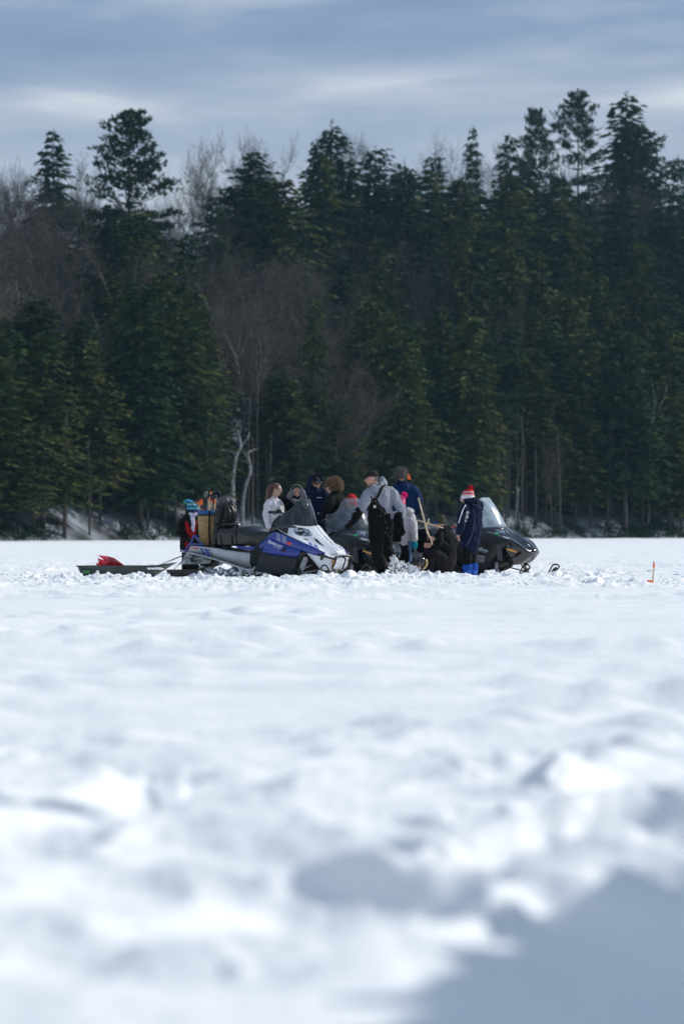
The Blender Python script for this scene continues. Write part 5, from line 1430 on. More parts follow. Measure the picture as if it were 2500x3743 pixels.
        if pom is not None:
            pm, pmat = pom; V, F = [], []; rnd = random.Random(4)
            ell_vf(V, F, pm, (pr * .8,) * 3, None, 14, 10)
            for q in range(500):
                d = Vector((rnd.gauss(0, 1), rnd.gauss(0, 1), rnd.gauss(0, 1))).normalized(); t_ = d.orthogonal().normalized() * .005; b = len(V)
                V += [tuple(pm + d * pr * .7 - t_), tuple(pm + d * pr * .7 + t_), tuple(pm + d * pr * rnd.uniform(.95, 1.12))]; F.append((b, b + 1, b + 2))
            link('pompom', mesh_from('pompom', V, F, False), pmat, o)
        return o
    def shades(s, m=GLASS, frame=None, z=.04):
        H = s.H; M = Matrix((s.r, s.f, s.u)).transposed()
        V, F = [], []
        for a in (-1, 1): ell_vf(V, F, s.q(a * .15, .37, z), (.135 * H, .07 * H, .105 * H), M, 12, 8)
        o = link('sunglasses', mesh_from('sunglasses', V, F), m, s.root)
        V, F = [], []
        for a in (-1, 1): tube_np(V, F, [s.q(a * .26, .33, z + .03), s.q(a * .335, .1, z + .03), s.q(a * .34, -.05, z)], .006, 5)
        tube_np(V, F, [s.q(-.06, .42, z + .03), s.q(.06, .42, z + .03)], .005, 5)
        link('frame', mesh_from('frame', V, F), CL['black'] if frame is None else frame, o)
    def hair_shell(s, name, m, parts, voxel=.010, fold=.008, fs=30, curls=0, cr=.02, seed=1, spread=1.0):
        B_ = Blob(); M = Matrix((s.r, s.f, s.u)).transposed()
        for (a, b_, d, ra, rb, rc) in parts: B_.ell(s.q(a, b_, d), (ra * s.H, rb * s.H, rc * s.H), M)
        o = B_.done(name, m, s.root, voxel, 1, fold, fs, (1, 1, 1), seed)
        if curls:
            me = o.data; rnd = random.Random(seed); V, F = [], []; vs = me.vertices
            for _ in range(curls):
                v = vs[rnd.randrange(len(vs))]; p = v.co.copy(); nn = v.normal.copy()
                ax = Vector((rnd.gauss(0, 1), rnd.gauss(0, 1), rnd.gauss(0, 1))).normalized(); c2 = nn.cross(ax).normalized(); R0 = rnd.uniform(.5, 1.3) * cr
                pts = [p + nn * (R0 * (1 - math.cos(t)) * .6 * spread - .004) + c2 * (R0 * math.sin(t)) + ax * (.006 * t) for t in (0, .9, 1.8, 2.7, 3.6, 4.5)]
                tube_np(V, F, pts, [.0032, .0034, .0032, .003, .0025, .0015], 3)
            link('curls', mesh_from('curls', V, F), m, o)
        return o

def V3(*a): return Vector(a)

# ---- man in bib overalls, striding left ---------------------------------
p = Person('man in black bib overalls, grey hoodie and black cap striding left', 53.4, 1395, 2107)
P = p.P
p.head(P(1359, 1749, 0), (-1, -.32, -.12), .250, skin=SKD, neck=P(1380, 1783, .02), jaw=1.12)
sh = [P(1347, 1797, -.10), P(1424, 1799, .10)]; el = [P(1325, 1850, -.22), P(1456, 1850, .02)]; wr = [P(1297, 1888, -.30), P(1462, 1908, -.10)]
hip = [P(1374, 1925, -.07), P(1402, 1928, .08)]; kn = [P(1374, 2005, -.14), P(1411, 2010, .06)]; an = [P(1398, 2086, -.10), P(1444, 2052, .16)]; toe = [P(1386, 2102, -.22), P(1440, 2078, .12)]
p.skeleton(sh, el, wr, hip, kn, an, toe, .84, sidev=V3(.88, .30, 0))
p.finish()
sd_ = V3(.93, .22, 0)
p.torso('hoodie', CL['hood'], [(P(1381, 1780), .075, .075), (P(1383, 1793), .15, .11), (P(1387, 1812), .185, .13), (P(1393, 1850), .175, .135), (P(1399, 1876), .165, .13), (P(1396, 1890), .15, .12)], sd_,
        [([P(1362, 1796, -.05), P(1348, 1806, -.10), P(1332, 1838, -.17), P(1320, 1860, -.22), P(1304, 1880, -.27)], [.080, .088, .076, .068, .052]),
         ([P(1412, 1798, .06), P(1430, 1806, .10), P(1452, 1840, .03), P(1463, 1866, -.02), P(1468, 1890, -.08)], [.088, .098, .083, .074, .056])], .011, .012, fs=8)
B_ = Blob(); B_.loft([P(1366, 1779, -.10), P(1360, 1787, -.08), P(1374, 1796, -.14)], [.04, .035, .03]); B_.loft([P(1366, 1780, .04), P(1384, 1772, .09), P(1396, 1754, .05), P(1402, 1768, .02), P(1388, 1788, -.06)], [.045, .055, .045, .05, .05]); B_.loft([P(1396, 1750, .04), P(1407, 1768, .08), P(1404, 1786, .10)], [.035, .045, .05])
B_.loft([P(1372, 1790, -.13), P(1386, 1778, -.09), P(1398, 1760, -.02)], [.03, .03, .025])
B_.done('hood', CL['hood'], p.root, .011, 2, .006, 14)
# overalls: trousers and bib in one garment
B_ = Blob()
B_.loft([P(1367, 1834, -.125), P(1371, 1855, -.10), P(1382, 1880, -.05), P(1392, 1910, -.01), P(1393, 1935, 0)], [(.080, .055), (.115, .095), (.178, .15), (.200, .16), (.19, .15)], sd_, 16)
B_.loft([P(1378, 1925, -.06), P(1377, 1960, -.11), P(1376, 2002, -.14), P(1386, 2045, -.13), P(1398, 2082, -.11)], [.135, .130, .105, .098, .088], sd_)
B_.loft([P(1402, 1925, .06), P(1405, 1965, .07), P(1409, 2008, .06), P(1425, 2032, .10), P(1440, 2048, .14)], [.135, .130, .112, .100, .090], sd_)
ov = B_.done('bib_overalls', CL['overall'], p.root, .012, 3, .010, 8, (1, 1, .8))
for pts in ([P(1354, 1822, -.20), P(1355, 1805, -.17), P(1360, 1788, -.12)], [P(1378, 1820, -.19), P(1389, 1798, -.17), P(1399, 1778, -.10), P(1410, 1769, 0)]):
    V, F = [], []; q_ = catmull([tuple(v) for v in pts], 4); 
    for i_, c_ in enumerate(q_):
        c_ = Vector(c_); V += [tuple(c_ + V3(-.019, -.004, .004)), tuple(c_ + V3(.019, -.004, -.004))]
        if i_: F.append((2 * i_ - 2, 2 * i_ - 1, 2 * i_ + 1, 2 * i_))
    o = link('strap', mesh_from('strap', V, F), CL['overall'], ov); md = o.modifiers.new('s', 'SOLIDIFY'); md.thickness = .008
V, F = [], []
box_vf(V, F, P(1369.5, 1851.5, -.225), (.040, .004, .044)); o = link('patch', mesh_from('patch', V, F, False), CL['white'], ov)
V, F = [], []; ell_vf(V, F, P(1369.5, 1850.5, -.229), (.010, .003, .011)); link('mark', mesh_from('mark', V, F), mat('tan_print', (.55, .28, .08)), o)
for (a, b_, dy) in ((1361, 1832, -.22), (1373, 1832, -.225), (1408.5, 1877.5, -.175), (1391, 1885, -.20), (1427, 1897, -.06), (1409, 1909, -.17), (1415, 1930, -.15), (1408, 1947, -.14), (1372, 1991, -.24)):
    V, F = [], []; ell_vf(V, F, P(a, b_, dy), (.007, .004, .007), None, 8, 6); link('button', mesh_from('button', V, F), mat('brass', (.6, .42, .15), .3, metal=1) if 'brass' not in bpy.data.materials else bpy.data.materials['brass'], ov)
# gauntlet gloves
B_ = Blob(); B_.loft([P(1312, 1870, -.24), P(1301, 1890, -.29), P(1290, 1908, -.31)], [.074, .066, .045]); p.hand(P(1292, 1905, -.31), P(1268, 1932, -.34) - P(1292, 1905, -.31), (.7, .4, .5), .45, .20, B_, 1.5)
B_.done('glove', CL['glove'], p.root, .010, 2, .004, 14)
B_ = Blob(); B_.loft([P(1463, 1882, -.06), P(1462, 1904, -.08), P(1463, 1916, -.10)], [.066, .062, .045]); p.hand(P(1463, 1912, -.10), P(1468, 1955, -.14) - P(1463, 1912, -.10), (.75, -.6, 0), .35, .23, B_, 1.7)
B_.done('glove', CL['glove'], p.root, .010, 2, .004, 14)
p.boots(CL['overall'], .058)
p.hair_shell('hair', HAIR['grey_hair'], [(0, -.14, .05, .325, .30, .25), (.0, -.2, -.08, .27, .2, .16)], fold=.004)
# cap
H = p.H; cp = p.hat(CL['cap'], .54, .36, .13, 'cap', .06, brim=False)
V, F = [], []
for i in range(9):
    a = -1.0 + 2.0 * i / 8
    e0 = p.r * math.sin(a) * .33 + p.f * (.36 * math.cos(a) + .02) + p.u * (.19 - .02 * abs(a)); e1 = p.r * math.sin(a) * .30 + p.f * (.36 * math.cos(a) + .02 + .36 * math.cos(a * 1.1)) + p.u * (.14 - .05 * abs(a))
    V += [tuple(p.hc + e0 * H), tuple(p.hc + (e0 + e1) / 2 * H + p.u * .01), tuple(p.hc + e1 * H)]
    if i: b = 3 * i; F += [(b - 3, b - 2, b + 1, b), (b - 2, b - 1, b + 2, b + 1)]
o = link('visor', mesh_from('visor', V, F), CL['cap'], cp); md = o.modifiers.new('s', 'SOLIDIFY'); md.thickness = .006

# ---- man in blue fleece, back to the camera -----------------------------
p = Person('man in blue fleece with grey curly hair, back turned to the camera', 56.2, 1472, 2098); P = p.P
p.head(P(1468, 1738), (.12, 1, -.05), .235, eyes=False, neck=P(1470, 1774))
sh = [P(1442, 1790, .05), P(1512, 1793, -.02)]; el = [P(1438, 1845, .12), P(1524, 1842, .02)]; wr = [P(1444, 1880, -.1 + .3), P(1508, 1876, .22)]
hip = [P(1452, 1930), P(1488, 1930)]; kn = [P(1452, 2010), P(1488, 2010)]; an = [P(1452, 2080), P(1488, 2080)]; toe = [P(1450, 2095, .12), P(1492, 2095, .12)]
p.skeleton(sh, el, wr, hip, kn, an, toe, 1.0, sidev=V3(1, 0, 0)); p.hand(wr[0], (.3, .8, 0), (0, 0, 1), .6); p.hand(wr[1], (-.3, .9, .1), (0, 0, 1), .6)
p.finish(.013)
p.torso('fleece_jacket', CL['bluef'], [(P(1469, 1766), .085, .08), (P(1470, 1776), .12, .10), (P(1476, 1796), .215, .125), (P(1478, 1840), .205, .14), (P(1474, 1880), .20, .14), (P(1472, 1925), .20, .14), (P(1471, 1945), .19, .14)], None,
        [([P(1452, 1788), P(1440, 1800, .05), P(1436, 1845, .10), P(1442, 1876, .2)], [.08, .09, .08, .055]), ([P(1498, 1790), P(1514, 1802), P(1526, 1840, .02), P(1522, 1862, .08), P(1508, 1876, .20)], [.08, .095, .085, .075, .055])], .009, fs=7)
B_ = Blob(); B_.loft([P(1452, 1768, -.02), P(1470, 1762, -.08), P(1488, 1768, -.02), P(1486, 1776, .06)], [.022, .024, .022, .02]); B_.done('collar', CL['navy'], p.root, .009, 2)
p.legs('trousers', CL['black'], top=.05); p.boots(CL['black'], .05)
p.hair_shell('hair', HAIR['grey_hair'], [(0, -.07, .20, .375, .42, .34), (0, -.18, .02, .34, .28, .28)], fold=.010, fs=34, curls=1400, cr=.007, spread=1.0)

# ---- crouching man with olive beanie ------------------------------------
p = Person('man crouching in black hoodie, olive beanie and blue mirrored sunglasses', 54.6, 1620, 2103); P = p.P
p.head(P(1608, 1912), (-1, -.38, -.10), .225, skin=SKD, neck=P(1622, 1938, .02))
sh = [P(1606, 1955, -.12), P(1645, 1958, .14)]; el = [P(1602, 1990, -.20), P(1636, 2004, -.06)]; wr = [P(1577, 1995, -.22), P(1588, 1972, -.20)]
hip = [P(1612, 2048, -.10), P(1634, 2050, .08)]; kn = [P(1562, 2030, -.22), P(1576, 2082, .02)]; an = [P(1572, 2090, -.16), P(1640, 2090, .02)]; toe = [P(1558, 2098, -.26), P(1654, 2092, 0)]
p.skeleton(sh, el, wr, hip, kn, an, toe, .86, sidev=V3(.85, .35, 0))
p.hand(wr[0], (-.9, -.1, .05), (0, .1, 1), 1.1, .19, fat=1.15); p.hand(wr[1], (-.9, -.15, .15), (.1, 0, 1), 1.1, .19, fat=1.15)
p.finish(.009)
p.torso('hoodie', CL['black'], [(P(1622, 1938), .085, .085), (P(1624, 1950), .15, .12), (P(1626, 1968), .185, .145), (P(1628, 2000), .185, .155), (P(1628, 2030), .19, .16), (P(1626, 2048), .185, .16)], V3(.8, .45, 0),
        [([P(1610, 1956, -.08), P(1604, 1968, -.14), P(1600, 1992, -.20), P(1584, 1996, -.22)], [.075, .08, .07, .045]),
         ([P(1638, 1952, .06), P(1650, 1968, .06), P(1642, 2002, -.05), P(1618, 1992, -.14), P(1594, 1976, -.19)], [.08, .095, .085, .07, .048])], .006, .012, fs=8)
B_ = Blob(); B_.loft([P(1606, 1944, -.10), P(1622, 1934, -.04), P(1636, 1930, .04), P(1642, 1944, .06), P(1632, 1954, 0)], [.03, .045, .05, .05, .045]); B_.done('hood', CL['black'], p.root, .011, 2, .006, 12)
B_ = Blob(); B_.loft([P(1630, 2030), P(1624, 2052), P(1612, 2056, -.06)], [(.18, .16), (.20, .18), (.16, .15)], V3(.8, .45, 0), 14)
B_.loft([P(1612, 2046, -.08), P(1590, 2028, -.17), P(1566, 2028, -.22), P(1564, 2058, -.20), P(1570, 2090, -.17)], [.14, .125, .105, .10, .09], V3(.3, .9, 0))
B_.loft([P(1634, 2050, .08), P(1606, 2068, .05), P(1580, 2084, .02), P(1610, 2092, .02), P(1640, 2092, .02)], [.14, .13, .10, .085, .075], V3(.3, .9, 0))
B_.done('snow_trousers', CL['dark'], p.root, .013, 3, .006, 8); p.boots(CL['black'], .055)
p.hat(CL['olive'], .60, .37, .08, tilt=.10, slouch=(.10, 0, 0)); p.shades(MIRROR)
p.hair_shell('hair', HAIR['short_hair'], [(0, -.1, .02, .32, .26, .16)], fold=.003)
Bp = [P(1573, 1960, -.26)]
# the tip-up he holds
fp = P; OR = p.O
tip = empty('ice_fishing_tip_up', OR + P(1573, 1965, -.30), 0, 'wooden cross-shaped tip-up with an orange flag, held by the crouching man', 'fishing tip-up')
M_WOOD = mat('raw_wood', (.62, .48, .33), .7, var=.25, scale=18, bump=.001, bscale=60)
def bar(name, pts, r, m, parent, org, n=6):
    V, F = [], []; tube_np(V, F, [Vector(q) - org for q in pts], r, n); return link(name, mesh_from(name, V, F, n > 6), m, parent)
org = tip.location
W_ = lambda a, b_, dy: OR + fp(a, b_, dy)
bar('upright', [W_(1580, 1992, -.30), W_(1562, 1945, -.30), W_(1529, 1820, -.28)], [.016, .018, .013], M_WOOD, tip, org, 4)
bar('crossbar', [W_(1519, 1899, -.33), W_(1565, 1914, -.33), W_(1621, 1930, -.33)], [.013, .014, .013], M_WOOD, tip, org, 4)
bar('arm', [W_(1567, 1896, -.31), W_(1562, 1922, -.31)], .012, M_WOOD, tip, org, 4)
bar('flag_wire', [W_(1530, 1826, -.28), W_(1512, 1778, -.28), W_(1503, 1752, -.28), W_(1492, 1728, -.28)], .004, CL['black'], tip, org)
V = [W_(1490, 1733, -.28), W_(1496, 1733, -.29), W_(1503, 1752, -.30), W_(1490, 1753, -.27)]
o = link('flag', mesh_from('flag', [v - org for v in V], [(0, 1, 2, 3)], False), C_['orange'], tip); md = o.modifiers.new('s', 'SOLIDIFY'); md.thickness = .002
bar('reel', [W_(1566, 1966, -.31), W_(1572, 1984, -.31)], .02, CL['black'], tip, org, 10)

# ---- boy with red and white pompom hat ----------------------------------
p = Person('boy in navy winter jacket, blue boots and red and white pompom hat, seen from behind', 53.3, 1712, 2109); P = p.P
p.head(P(1708, 1822), (-.82, .45, -.1), .215, neck=P(1718, 1846))
sh = [P(1694, 1862, -.1), P(1732, 1864, .12)]; el = [P(1690, 1912, -.16), P(1742, 1912, .1)]; wr = [P(1678, 1948, -.20), P(1740, 1960, .0)]
hip = [P(1702, 1978, -.06), P(1722, 1978, .07)]; kn = [P(1706, 2035, -.06), P(1726, 2034, .07)]; an = [P(1708, 2090, -.06), P(1730, 2088, .06)]; toe = [P(1702, 2102, -.16), P(1727, 2100, -.06)]
p.skeleton(sh, el, wr, hip, kn, an, toe, .82, sidev=V3(.75, .5, 0)); p.hand(wr[0], (-.15, -.1, -1), (.2, -1, 0), .4, .155, fat=1.0); p.hand(wr[1], (0, -.1, -1), (0, 1, 0), .4, .15)
p.finish(.010)
jk = p.torso('winter_jacket', CL['navy'], [(P(1720, 1838), .085, .085), (P(1721, 1852), .14, .12), (P(1722, 1880), .160, .15), (P(1719, 1925), .168, .16), (P(1716, 1965), .172, .165), (P(1714, 1996), .165, .16)], V3(.85, .4, 0),
        [([P(1702, 1856, -.10), P(1693, 1876, -.18), P(1688, 1912, -.24), P(1678, 1944, -.26)], [.075, .080, .072, .050]), ([P(1730, 1856, .08), P(1744, 1880, .10), P(1746, 1920, .06), P(1742, 1950, 0)], [.075, .08, .075, .055])], .011, .012, fs=7)
B_ = Blob(); B_.loft([P(1704, 1830, -.12), P(1726, 1829, -.08), P(1746, 1838, .02), P(1756, 1852, .04), P(1748, 1862, -.04), P(1728, 1850, -.12)], [.03, .045, .06, .055, .05, .04]); B_.loft([P(1738, 1842), P(1752, 1856, .02)], [.07, .06]); B_.done('hood', CL['navy'], p.root, .012, 2, .010, 12)
jb = BVHTree.FromPolygons([v.co for v in jk.data.vertices], [tuple(f.vertices) for f in jk.data.polygons])
def on_cloth(bv, pp, off=.004):
    d = (pp + p.O - Vector((0, 0, CH))).normalized(); c0 = Vector((0, 0, CH)) - p.O
    h = bv.ray_cast(c0, d)
    return None if h[0] is None else h[0] - d * off
def cloth_text(body, p0, xv, yv, m, bv, parent):
    cu = bpy.data.curves.new('t', 'FONT'); cu.body = body; cu.offset = .015; o = bpy.data.objects.new('t', cu); COL.objects.link(o)
    dg = bpy.context.evaluated_depsgraph_get(); me = bpy.data.meshes.new_from_object(o.evaluated_get(dg)); bpy.data.objects.remove(o)
    wd = max(v.co.x for v in me.vertices); V = []
    for v in me.vertices:
        u, w = v.co.x / wd, v.co.y / .7; V.append(on_cloth(bv, p.P(p0[0] + xv[0] * u + yv[0] * w, p0[1] + xv[1] * u + yv[1] * w, -.3), .022))
    F = [tuple(f.vertices) for f in me.polygons if all(V[i] is not None for i in f.vertices)]
    if F: link('lettering', mesh_from('lettering', [tuple(v) if v else (0, 0, .5) for v in V], F, False), m, parent)
def cloth_line(pts, w, m, bv, parent, name='piping'):
    q_ = catmull([tuple(a) for a in pts], 5); Q = [on_cloth(bv, p.P(a, b_, -.3), .003) for a, b_ in q_]; Q = [q for q in Q if q is not None]
    if len(Q) > 2: V, F = [], []; tube_np(V, F, Q, w, 5); link(name, mesh_from(name, V, F), m, parent)
cloth_text('GIVOVA', (1706, 1868), (-8, 40), (9, 2), CL['white'], jb, jk)
cloth_line([(1737, 1850), (1731, 1866), (1735, 1885), (1733, 1910), (1728, 1945), (1716, 1975), (1703, 1997)], .0028, CL['greyk'], jb, jk)
cloth_line([(1676, 1958), (1680, 1975), (1689, 1985)], .0028, CL['greyk'], jb, jk)
cloth_line([(1702, 1846), (1690, 1868), (1683, 1890), (1676, 1912)], .010, CL['white'], jb, jk, 'sleeve_panel')
p.legs('trousers', CL['black'], (.085, .08, .072, .055), (.12, .10), top=-.03)
cloth_line  # (piping on the trousers)
p.boots(CL['bootb'], .072, 'boot', .085)
p.hat(M_BOB, .62, .46, -.02, tilt=-.05, pom=(P(1721, 1783, 0), CL['redk']), pr=.046, slouch=(.28, 0, .10))

# ---- child in pink pompom hat -------------------------------------------
p = Person('child in cream jacket and pink pompom hat with turquoise mittens, behind the man in overalls', 55.2, 1468, 2101); P = p.P
p.head(P(1462, 1848), (-.4, .75, -.1), .20, neck=P(1468, 1872), eyes=False)
sh = [P(1436, 1888), P(1494, 1888)]; el = [P(1420, 1935, -.02), P(1512, 1932)]; wr = [P(1418, 1972, -.05), P(1514, 1974, -.1)]
hip = [P(1454, 1985), P(1480, 1985)]; kn = [P(1450, 2035, -.03), P(1482, 2035)]; an = [P(1450, 2085), P(1486, 2084)]; toe = [P(1446, 2097, -.12), P(1492, 2096, -.1)]
p.skeleton(sh, el, wr, hip, kn, an, toe, .82, sidev=V3(1, 0, 0)); p.finish(.014)
jk = p.torso('jacket', CL['cream'], [(P(1470, 1868), .09, .09), (P(1470, 1882), .14, .12), (P(1470, 1915), .155, .135), (P(1469, 1950), .17, .14), (P(1468, 1974), .185, .145)], None,
        [([P(1442, 1886), P(1430, 1900), P(1420, 1938), P(1418, 1966, -.04)], [.07, .08, .075, .058]), ([P(1492, 1884), P(1504, 1898, -.04), P(1513, 1936, -.10), P(1515, 1970, -.14)], [.070, .075, .068, .052])], .010, .012, fs=8)
B_ = Blob(); B_.loft([P(1478, 1876, -.10), P(1490, 1866, -.10), P(1504, 1870, -.04), P(1500, 1882, -.08)], [.035, .042, .04, .035]); B_.done('hood', CL['cream'], p.root, .011, 1, .012, 20)
B_ = Blob(); B_.loft([P(1455, 1880, -.155), P(1450, 1920, -.17), P(1448, 1976, -.165)], [(.065, .03), (.085, .03), (.095, .03)]); B_.done('vest', CL['black'], p.root, .012, 2, .004, label='dark vest under the open jacket')
for a, b_, dy in ((1514, 1990, -.10), (1420, 1988, -.06)):
    B_ = Blob(); w = P(a, b_ - 16, dy); B_.loft([w, P(a + 1, b_, dy), P(a + 3, b_ + 10, dy)], [.036, .052, .036]); B_.loft([P(a - 2, b_ - 6, dy), P(a - 8, b_ + 3, dy - .02)], [.018, .016]); B_.done('mitten', CL['teal'], p.root, .009, 1, .003, 20)
p.legs('snow_trousers', CL['black'], (.11, .095, .085, .08), (.155, .13), top=.0)
B_ = Blob(); B_.loft([P(1496, 1985, -.10), P(1499, 2020, -.10), P(1499, 2050, -.1)], [(.030, .05), (.026, .05), (.024, .045)]); B_.done('jeans_leg', CL['jean'], p.root, .010, 1, .005, 12)
p.boots(CL['black'], .05)
p.hat(M_PNK, .86, .42, -.05, tilt=-.1, pom=(P(1478, 1809, 0), CL['pinkk']), pr=.056, slouch=(.22, 0, 0))
childO = p.O.copy(); childP = p.P

# ---- curly haired woman --------------------------------------------------
p = Person('woman with curly light brown hair in a black fleece, facing left', 55.4, 1222, 2101); P = p.P
p.head(P(1213, 1779), (-1, -.10, -.08), .225, neck=P(1226, 1806), jaw=.95)
sh = [P(1204, 1828, -.15), P(1244, 1826, .15)]; el = [P(1186, 1868, -.22), P(1252, 1870, .1)]; wr = [P(1182, 1890, -.10), P(1236, 1905, 0)]
hip = [P(1212, 1945, -.07), P(1232, 1945, .07)]; kn = [P(1214, 2020, -.07), P(1234, 2020, .07)]; an = [P(1216, 2088, -.07), P(1236, 2088, .07)]; toe = [P(1200, 2098, -.07), P(1222, 2098, .07)]
p.skeleton(sh, el, wr, hip, kn, an, toe, .92, sidev=V3(.5, .85, 0)); p.hand(wr[0], (.9, .3, 0), (0, 0, 1), .6, .17); p.hand(wr[1], (-.6, .5, 0), (0, 0, 1), .6, .17); p.finish(.012)
p.torso('fleece_jacket', CL['black'], [(P(1228, 1796), .085, .075), (P(1228, 1806), .10, .09), (P(1228, 1824), .17, .145), (P(1220, 1860), .175, .165), (P(1222, 1900), .165, .15), (P(1221, 1940), .18, .16), (P(1221, 1955), .18, .16)], V3(.25, .95, 0),
        [([P(1214, 1822, -.1), P(1206, 1838, -.18), P(1190, 1866, -.22), P(1186, 1888, -.12)], [.08, .085, .075, .055]), ([P(1240, 1822, .1), P(1250, 1840, .14), P(1254, 1872, .1), P(1238, 1902, 0)], [.075, .085, .075, .055])], .008, fs=7)
p.legs('trousers', CL['black'], (.10, .08, .065, .06), (.165, .14), top=.0); p.boots(CL['black'], .045)
p.hair_shell('hair', HAIR['curly_hair'], [(0, -.22, .16, .41, .42, .39), (0, -.34, -.02, .36, .32, .32), (.0, .12, .34, .30, .2, .14)], fold=.020, fs=24, curls=3800, cr=.014, seed=7, spread=1.6)
V, F = [], []; tube_np(V, F, [p.q(-.36, .28, .06), p.q(-.36, -.1, .04)], .006, 5); ell_vf(V, F, p.q(-.14, .40, .03), (.02, .008, .016)); ell_vf(V, F, p.q(.14, .40, .03), (.02, .008, .016)); link('glasses', mesh_from('glasses', V, F), GLASS, p.root)

# ---- man in navy hooded jacket and sunglasses ----------------------------
p = Person('tall man in navy hooded jacket, sunglasses and goatee, looking down to the right', 56.6, 1150, 2098); P = p.P
p.head(P(1150, 1766), (.60, -.80, -.10), .262, skin=SKD, neck=P(1144, 1792), jaw=1.12)
sh = [P(1116, 1806, .02), P(1186, 1808, -.06)]; el = [P(1106, 1862, .02), P(1198, 1862, -.05)]; wr = [P(1122, 1900, -.08), P(1178, 1900, -.08)]
hip = [P(1132, 1940, .03), P(1168, 1940, -.03)]; kn = [P(1134, 2020), P(1170, 2020)]; an = [P(1134, 2088), P(1170, 2088)]; toe = [P(1140, 2098, -.12), P(1180, 2098, -.12)]
p.skeleton(sh, el, wr, hip, kn, an, toe, 1.1, sidev=V3(1, -.25, 0)); p.hand(wr[0], (.7, .2, -.3), (0, 0, 1), .6); p.hand(wr[1], (-.7, .2, -.3), (0, 0, 1), .6); p.finish(.011)
jk = p.torso('hooded_jacket', CL['navy'], [(P(1146, 1788), .10, .09), (P(1148, 1798), .16, .12), (P(1152, 1818), .225, .15), (P(1152, 1860), .225, .17), (P(1151, 1905), .215, .17), (P(1150, 1950), .22, .17)], V3(1, -.25, 0),
        [([P(1126, 1800), P(1112, 1816), P(1104, 1860), P(1118, 1902, -.13)], [.09, .10, .09, .06]), ([P(1174, 1800), P(1192, 1818, -.06), P(1200, 1862, -.05), P(1188, 1902, -.18)], [.09, .10, .09, .06])], .010, fs=7)
jb = BVHTree.FromPolygons([v.co for v in jk.data.vertices], [tuple(f.vertices) for f in jk.data.polygons])
cloth_text('NORTHEAST', (1158, 1820), (18, 1), (0, -3), CL['white'], jb, jk) if False else None
cloth_line([(1158, 1818.5), (1167, 1819), (1176, 1819)], .007, CL['white'], jb, jk, 'chest_print')
q_ = on_cloth(jb, p.P(1163.5, 1876, -.3), .004)
if q_: V, F = [], []; box_vf(V, F, q_, (.032, .004, .034)); link('patch', mesh_from('patch', V, F, False), mat('tan_patch', (.40, .33, .28)), jk)
# hood around the head, open at the face
H = p.H; V, F = [], []; nr_, na_ = 9, 15
for i in range(nr_):
    t = i / (nr_ - 1)
    for k_ in range(na_):
        a = -2.2 + 4.4 * k_ / (na_ - 1)                 # 0 = top
        rr = .50 * (1 - .10 * (1 - t)) * (1 if t > 0 else 1)
        fw = .30 - 1.0 * t; sh_ = math.sqrt(max(0.02, 1 - max(0, (t - .35) / .72) ** 2.2))
        V.append(tuple(p.q(math.sin(a) * rr * .92 * sh_, fw * 0.72 + .02, .06 + math.cos(a) * rr * 1.16 * sh_ - .10 * t)))
for i in range(nr_ - 1):
    for k_ in range(na_ - 1): F.append((i * na_ + k_, i * na_ + k_ + 1, (i + 1) * na_ + k_ + 1, (i + 1) * na_ + k_))
o = link('hood', mesh_from('hood', V, F), CL['navy'], p.root); md = o.modifiers.new('s', 'SOLIDIFY'); md.thickness = .018; md = o.modifiers.new('u', 'SUBSURF'); md.levels = 1; md.render_levels = 1
B_ = Blob(); B_.loft([P(1122, 1788, .02), P(1130, 1796, -.08), P(1152, 1808, -.13), P(1170, 1798, -.06)], [.045, .04, .035, .035]); B_.loft([P(1126, 1790, .10), P(1150, 1788, .14), P(1170, 1794, .06)], [.05, .05, .045]); B_.done('hood_collar', CL['navy'], p.root, .012, 2, .006, 12)
p.shades(GLASS); cp = p.hat(CL['cap'], .46, .35, .15, 'cap', .05, brim=False)
V, F = [], []
for i in range(9):
    a = -1.0 + 2.0 * i / 8
    e0 = p.r * math.sin(a) * .33 + p.f * (.36 * math.cos(a) + .02) + p.u * (.20 - .02 * abs(a)); e1 = p.r * math.sin(a) * .30 + p.f * (.36 * math.cos(a) + .25 * math.cos(a * 1.1)) + p.u * (.14 - .05 * abs(a))
    V += [tuple(p.hc + e0 * H), tuple(p.hc + e1 * H)]
    if i: b = 2 * i; F += [(b - 2, b - 1, b + 1, b)]
o = link('visor', mesh_from('visor', V, F), CL['cap'], cp); md = o.modifiers.new('s', 'SOLIDIFY'); md.thickness = .007
V, F = [], []; tube_np(V, F, [V3(*V_) for V_ in [tuple(p.hc + (p.r * math.sin(a) * .30 + p.f * (.36 * math.cos(a) + .25 * math.cos(a * 1.1)) + p.u * (.14 - .05 * abs(a))) * H) for a in (-1, -.5, 0, .5, 1)]], .005, 5); link('visor_edge', mesh_from('visor_edge', V, F), CL['cream'], o)
p.hair_shell('goatee', HAIR['short_hair'], [(0, .30, -.36, .14, .10, .13), (0, .40, -.17, .12, .04, .03)], fold=.002)

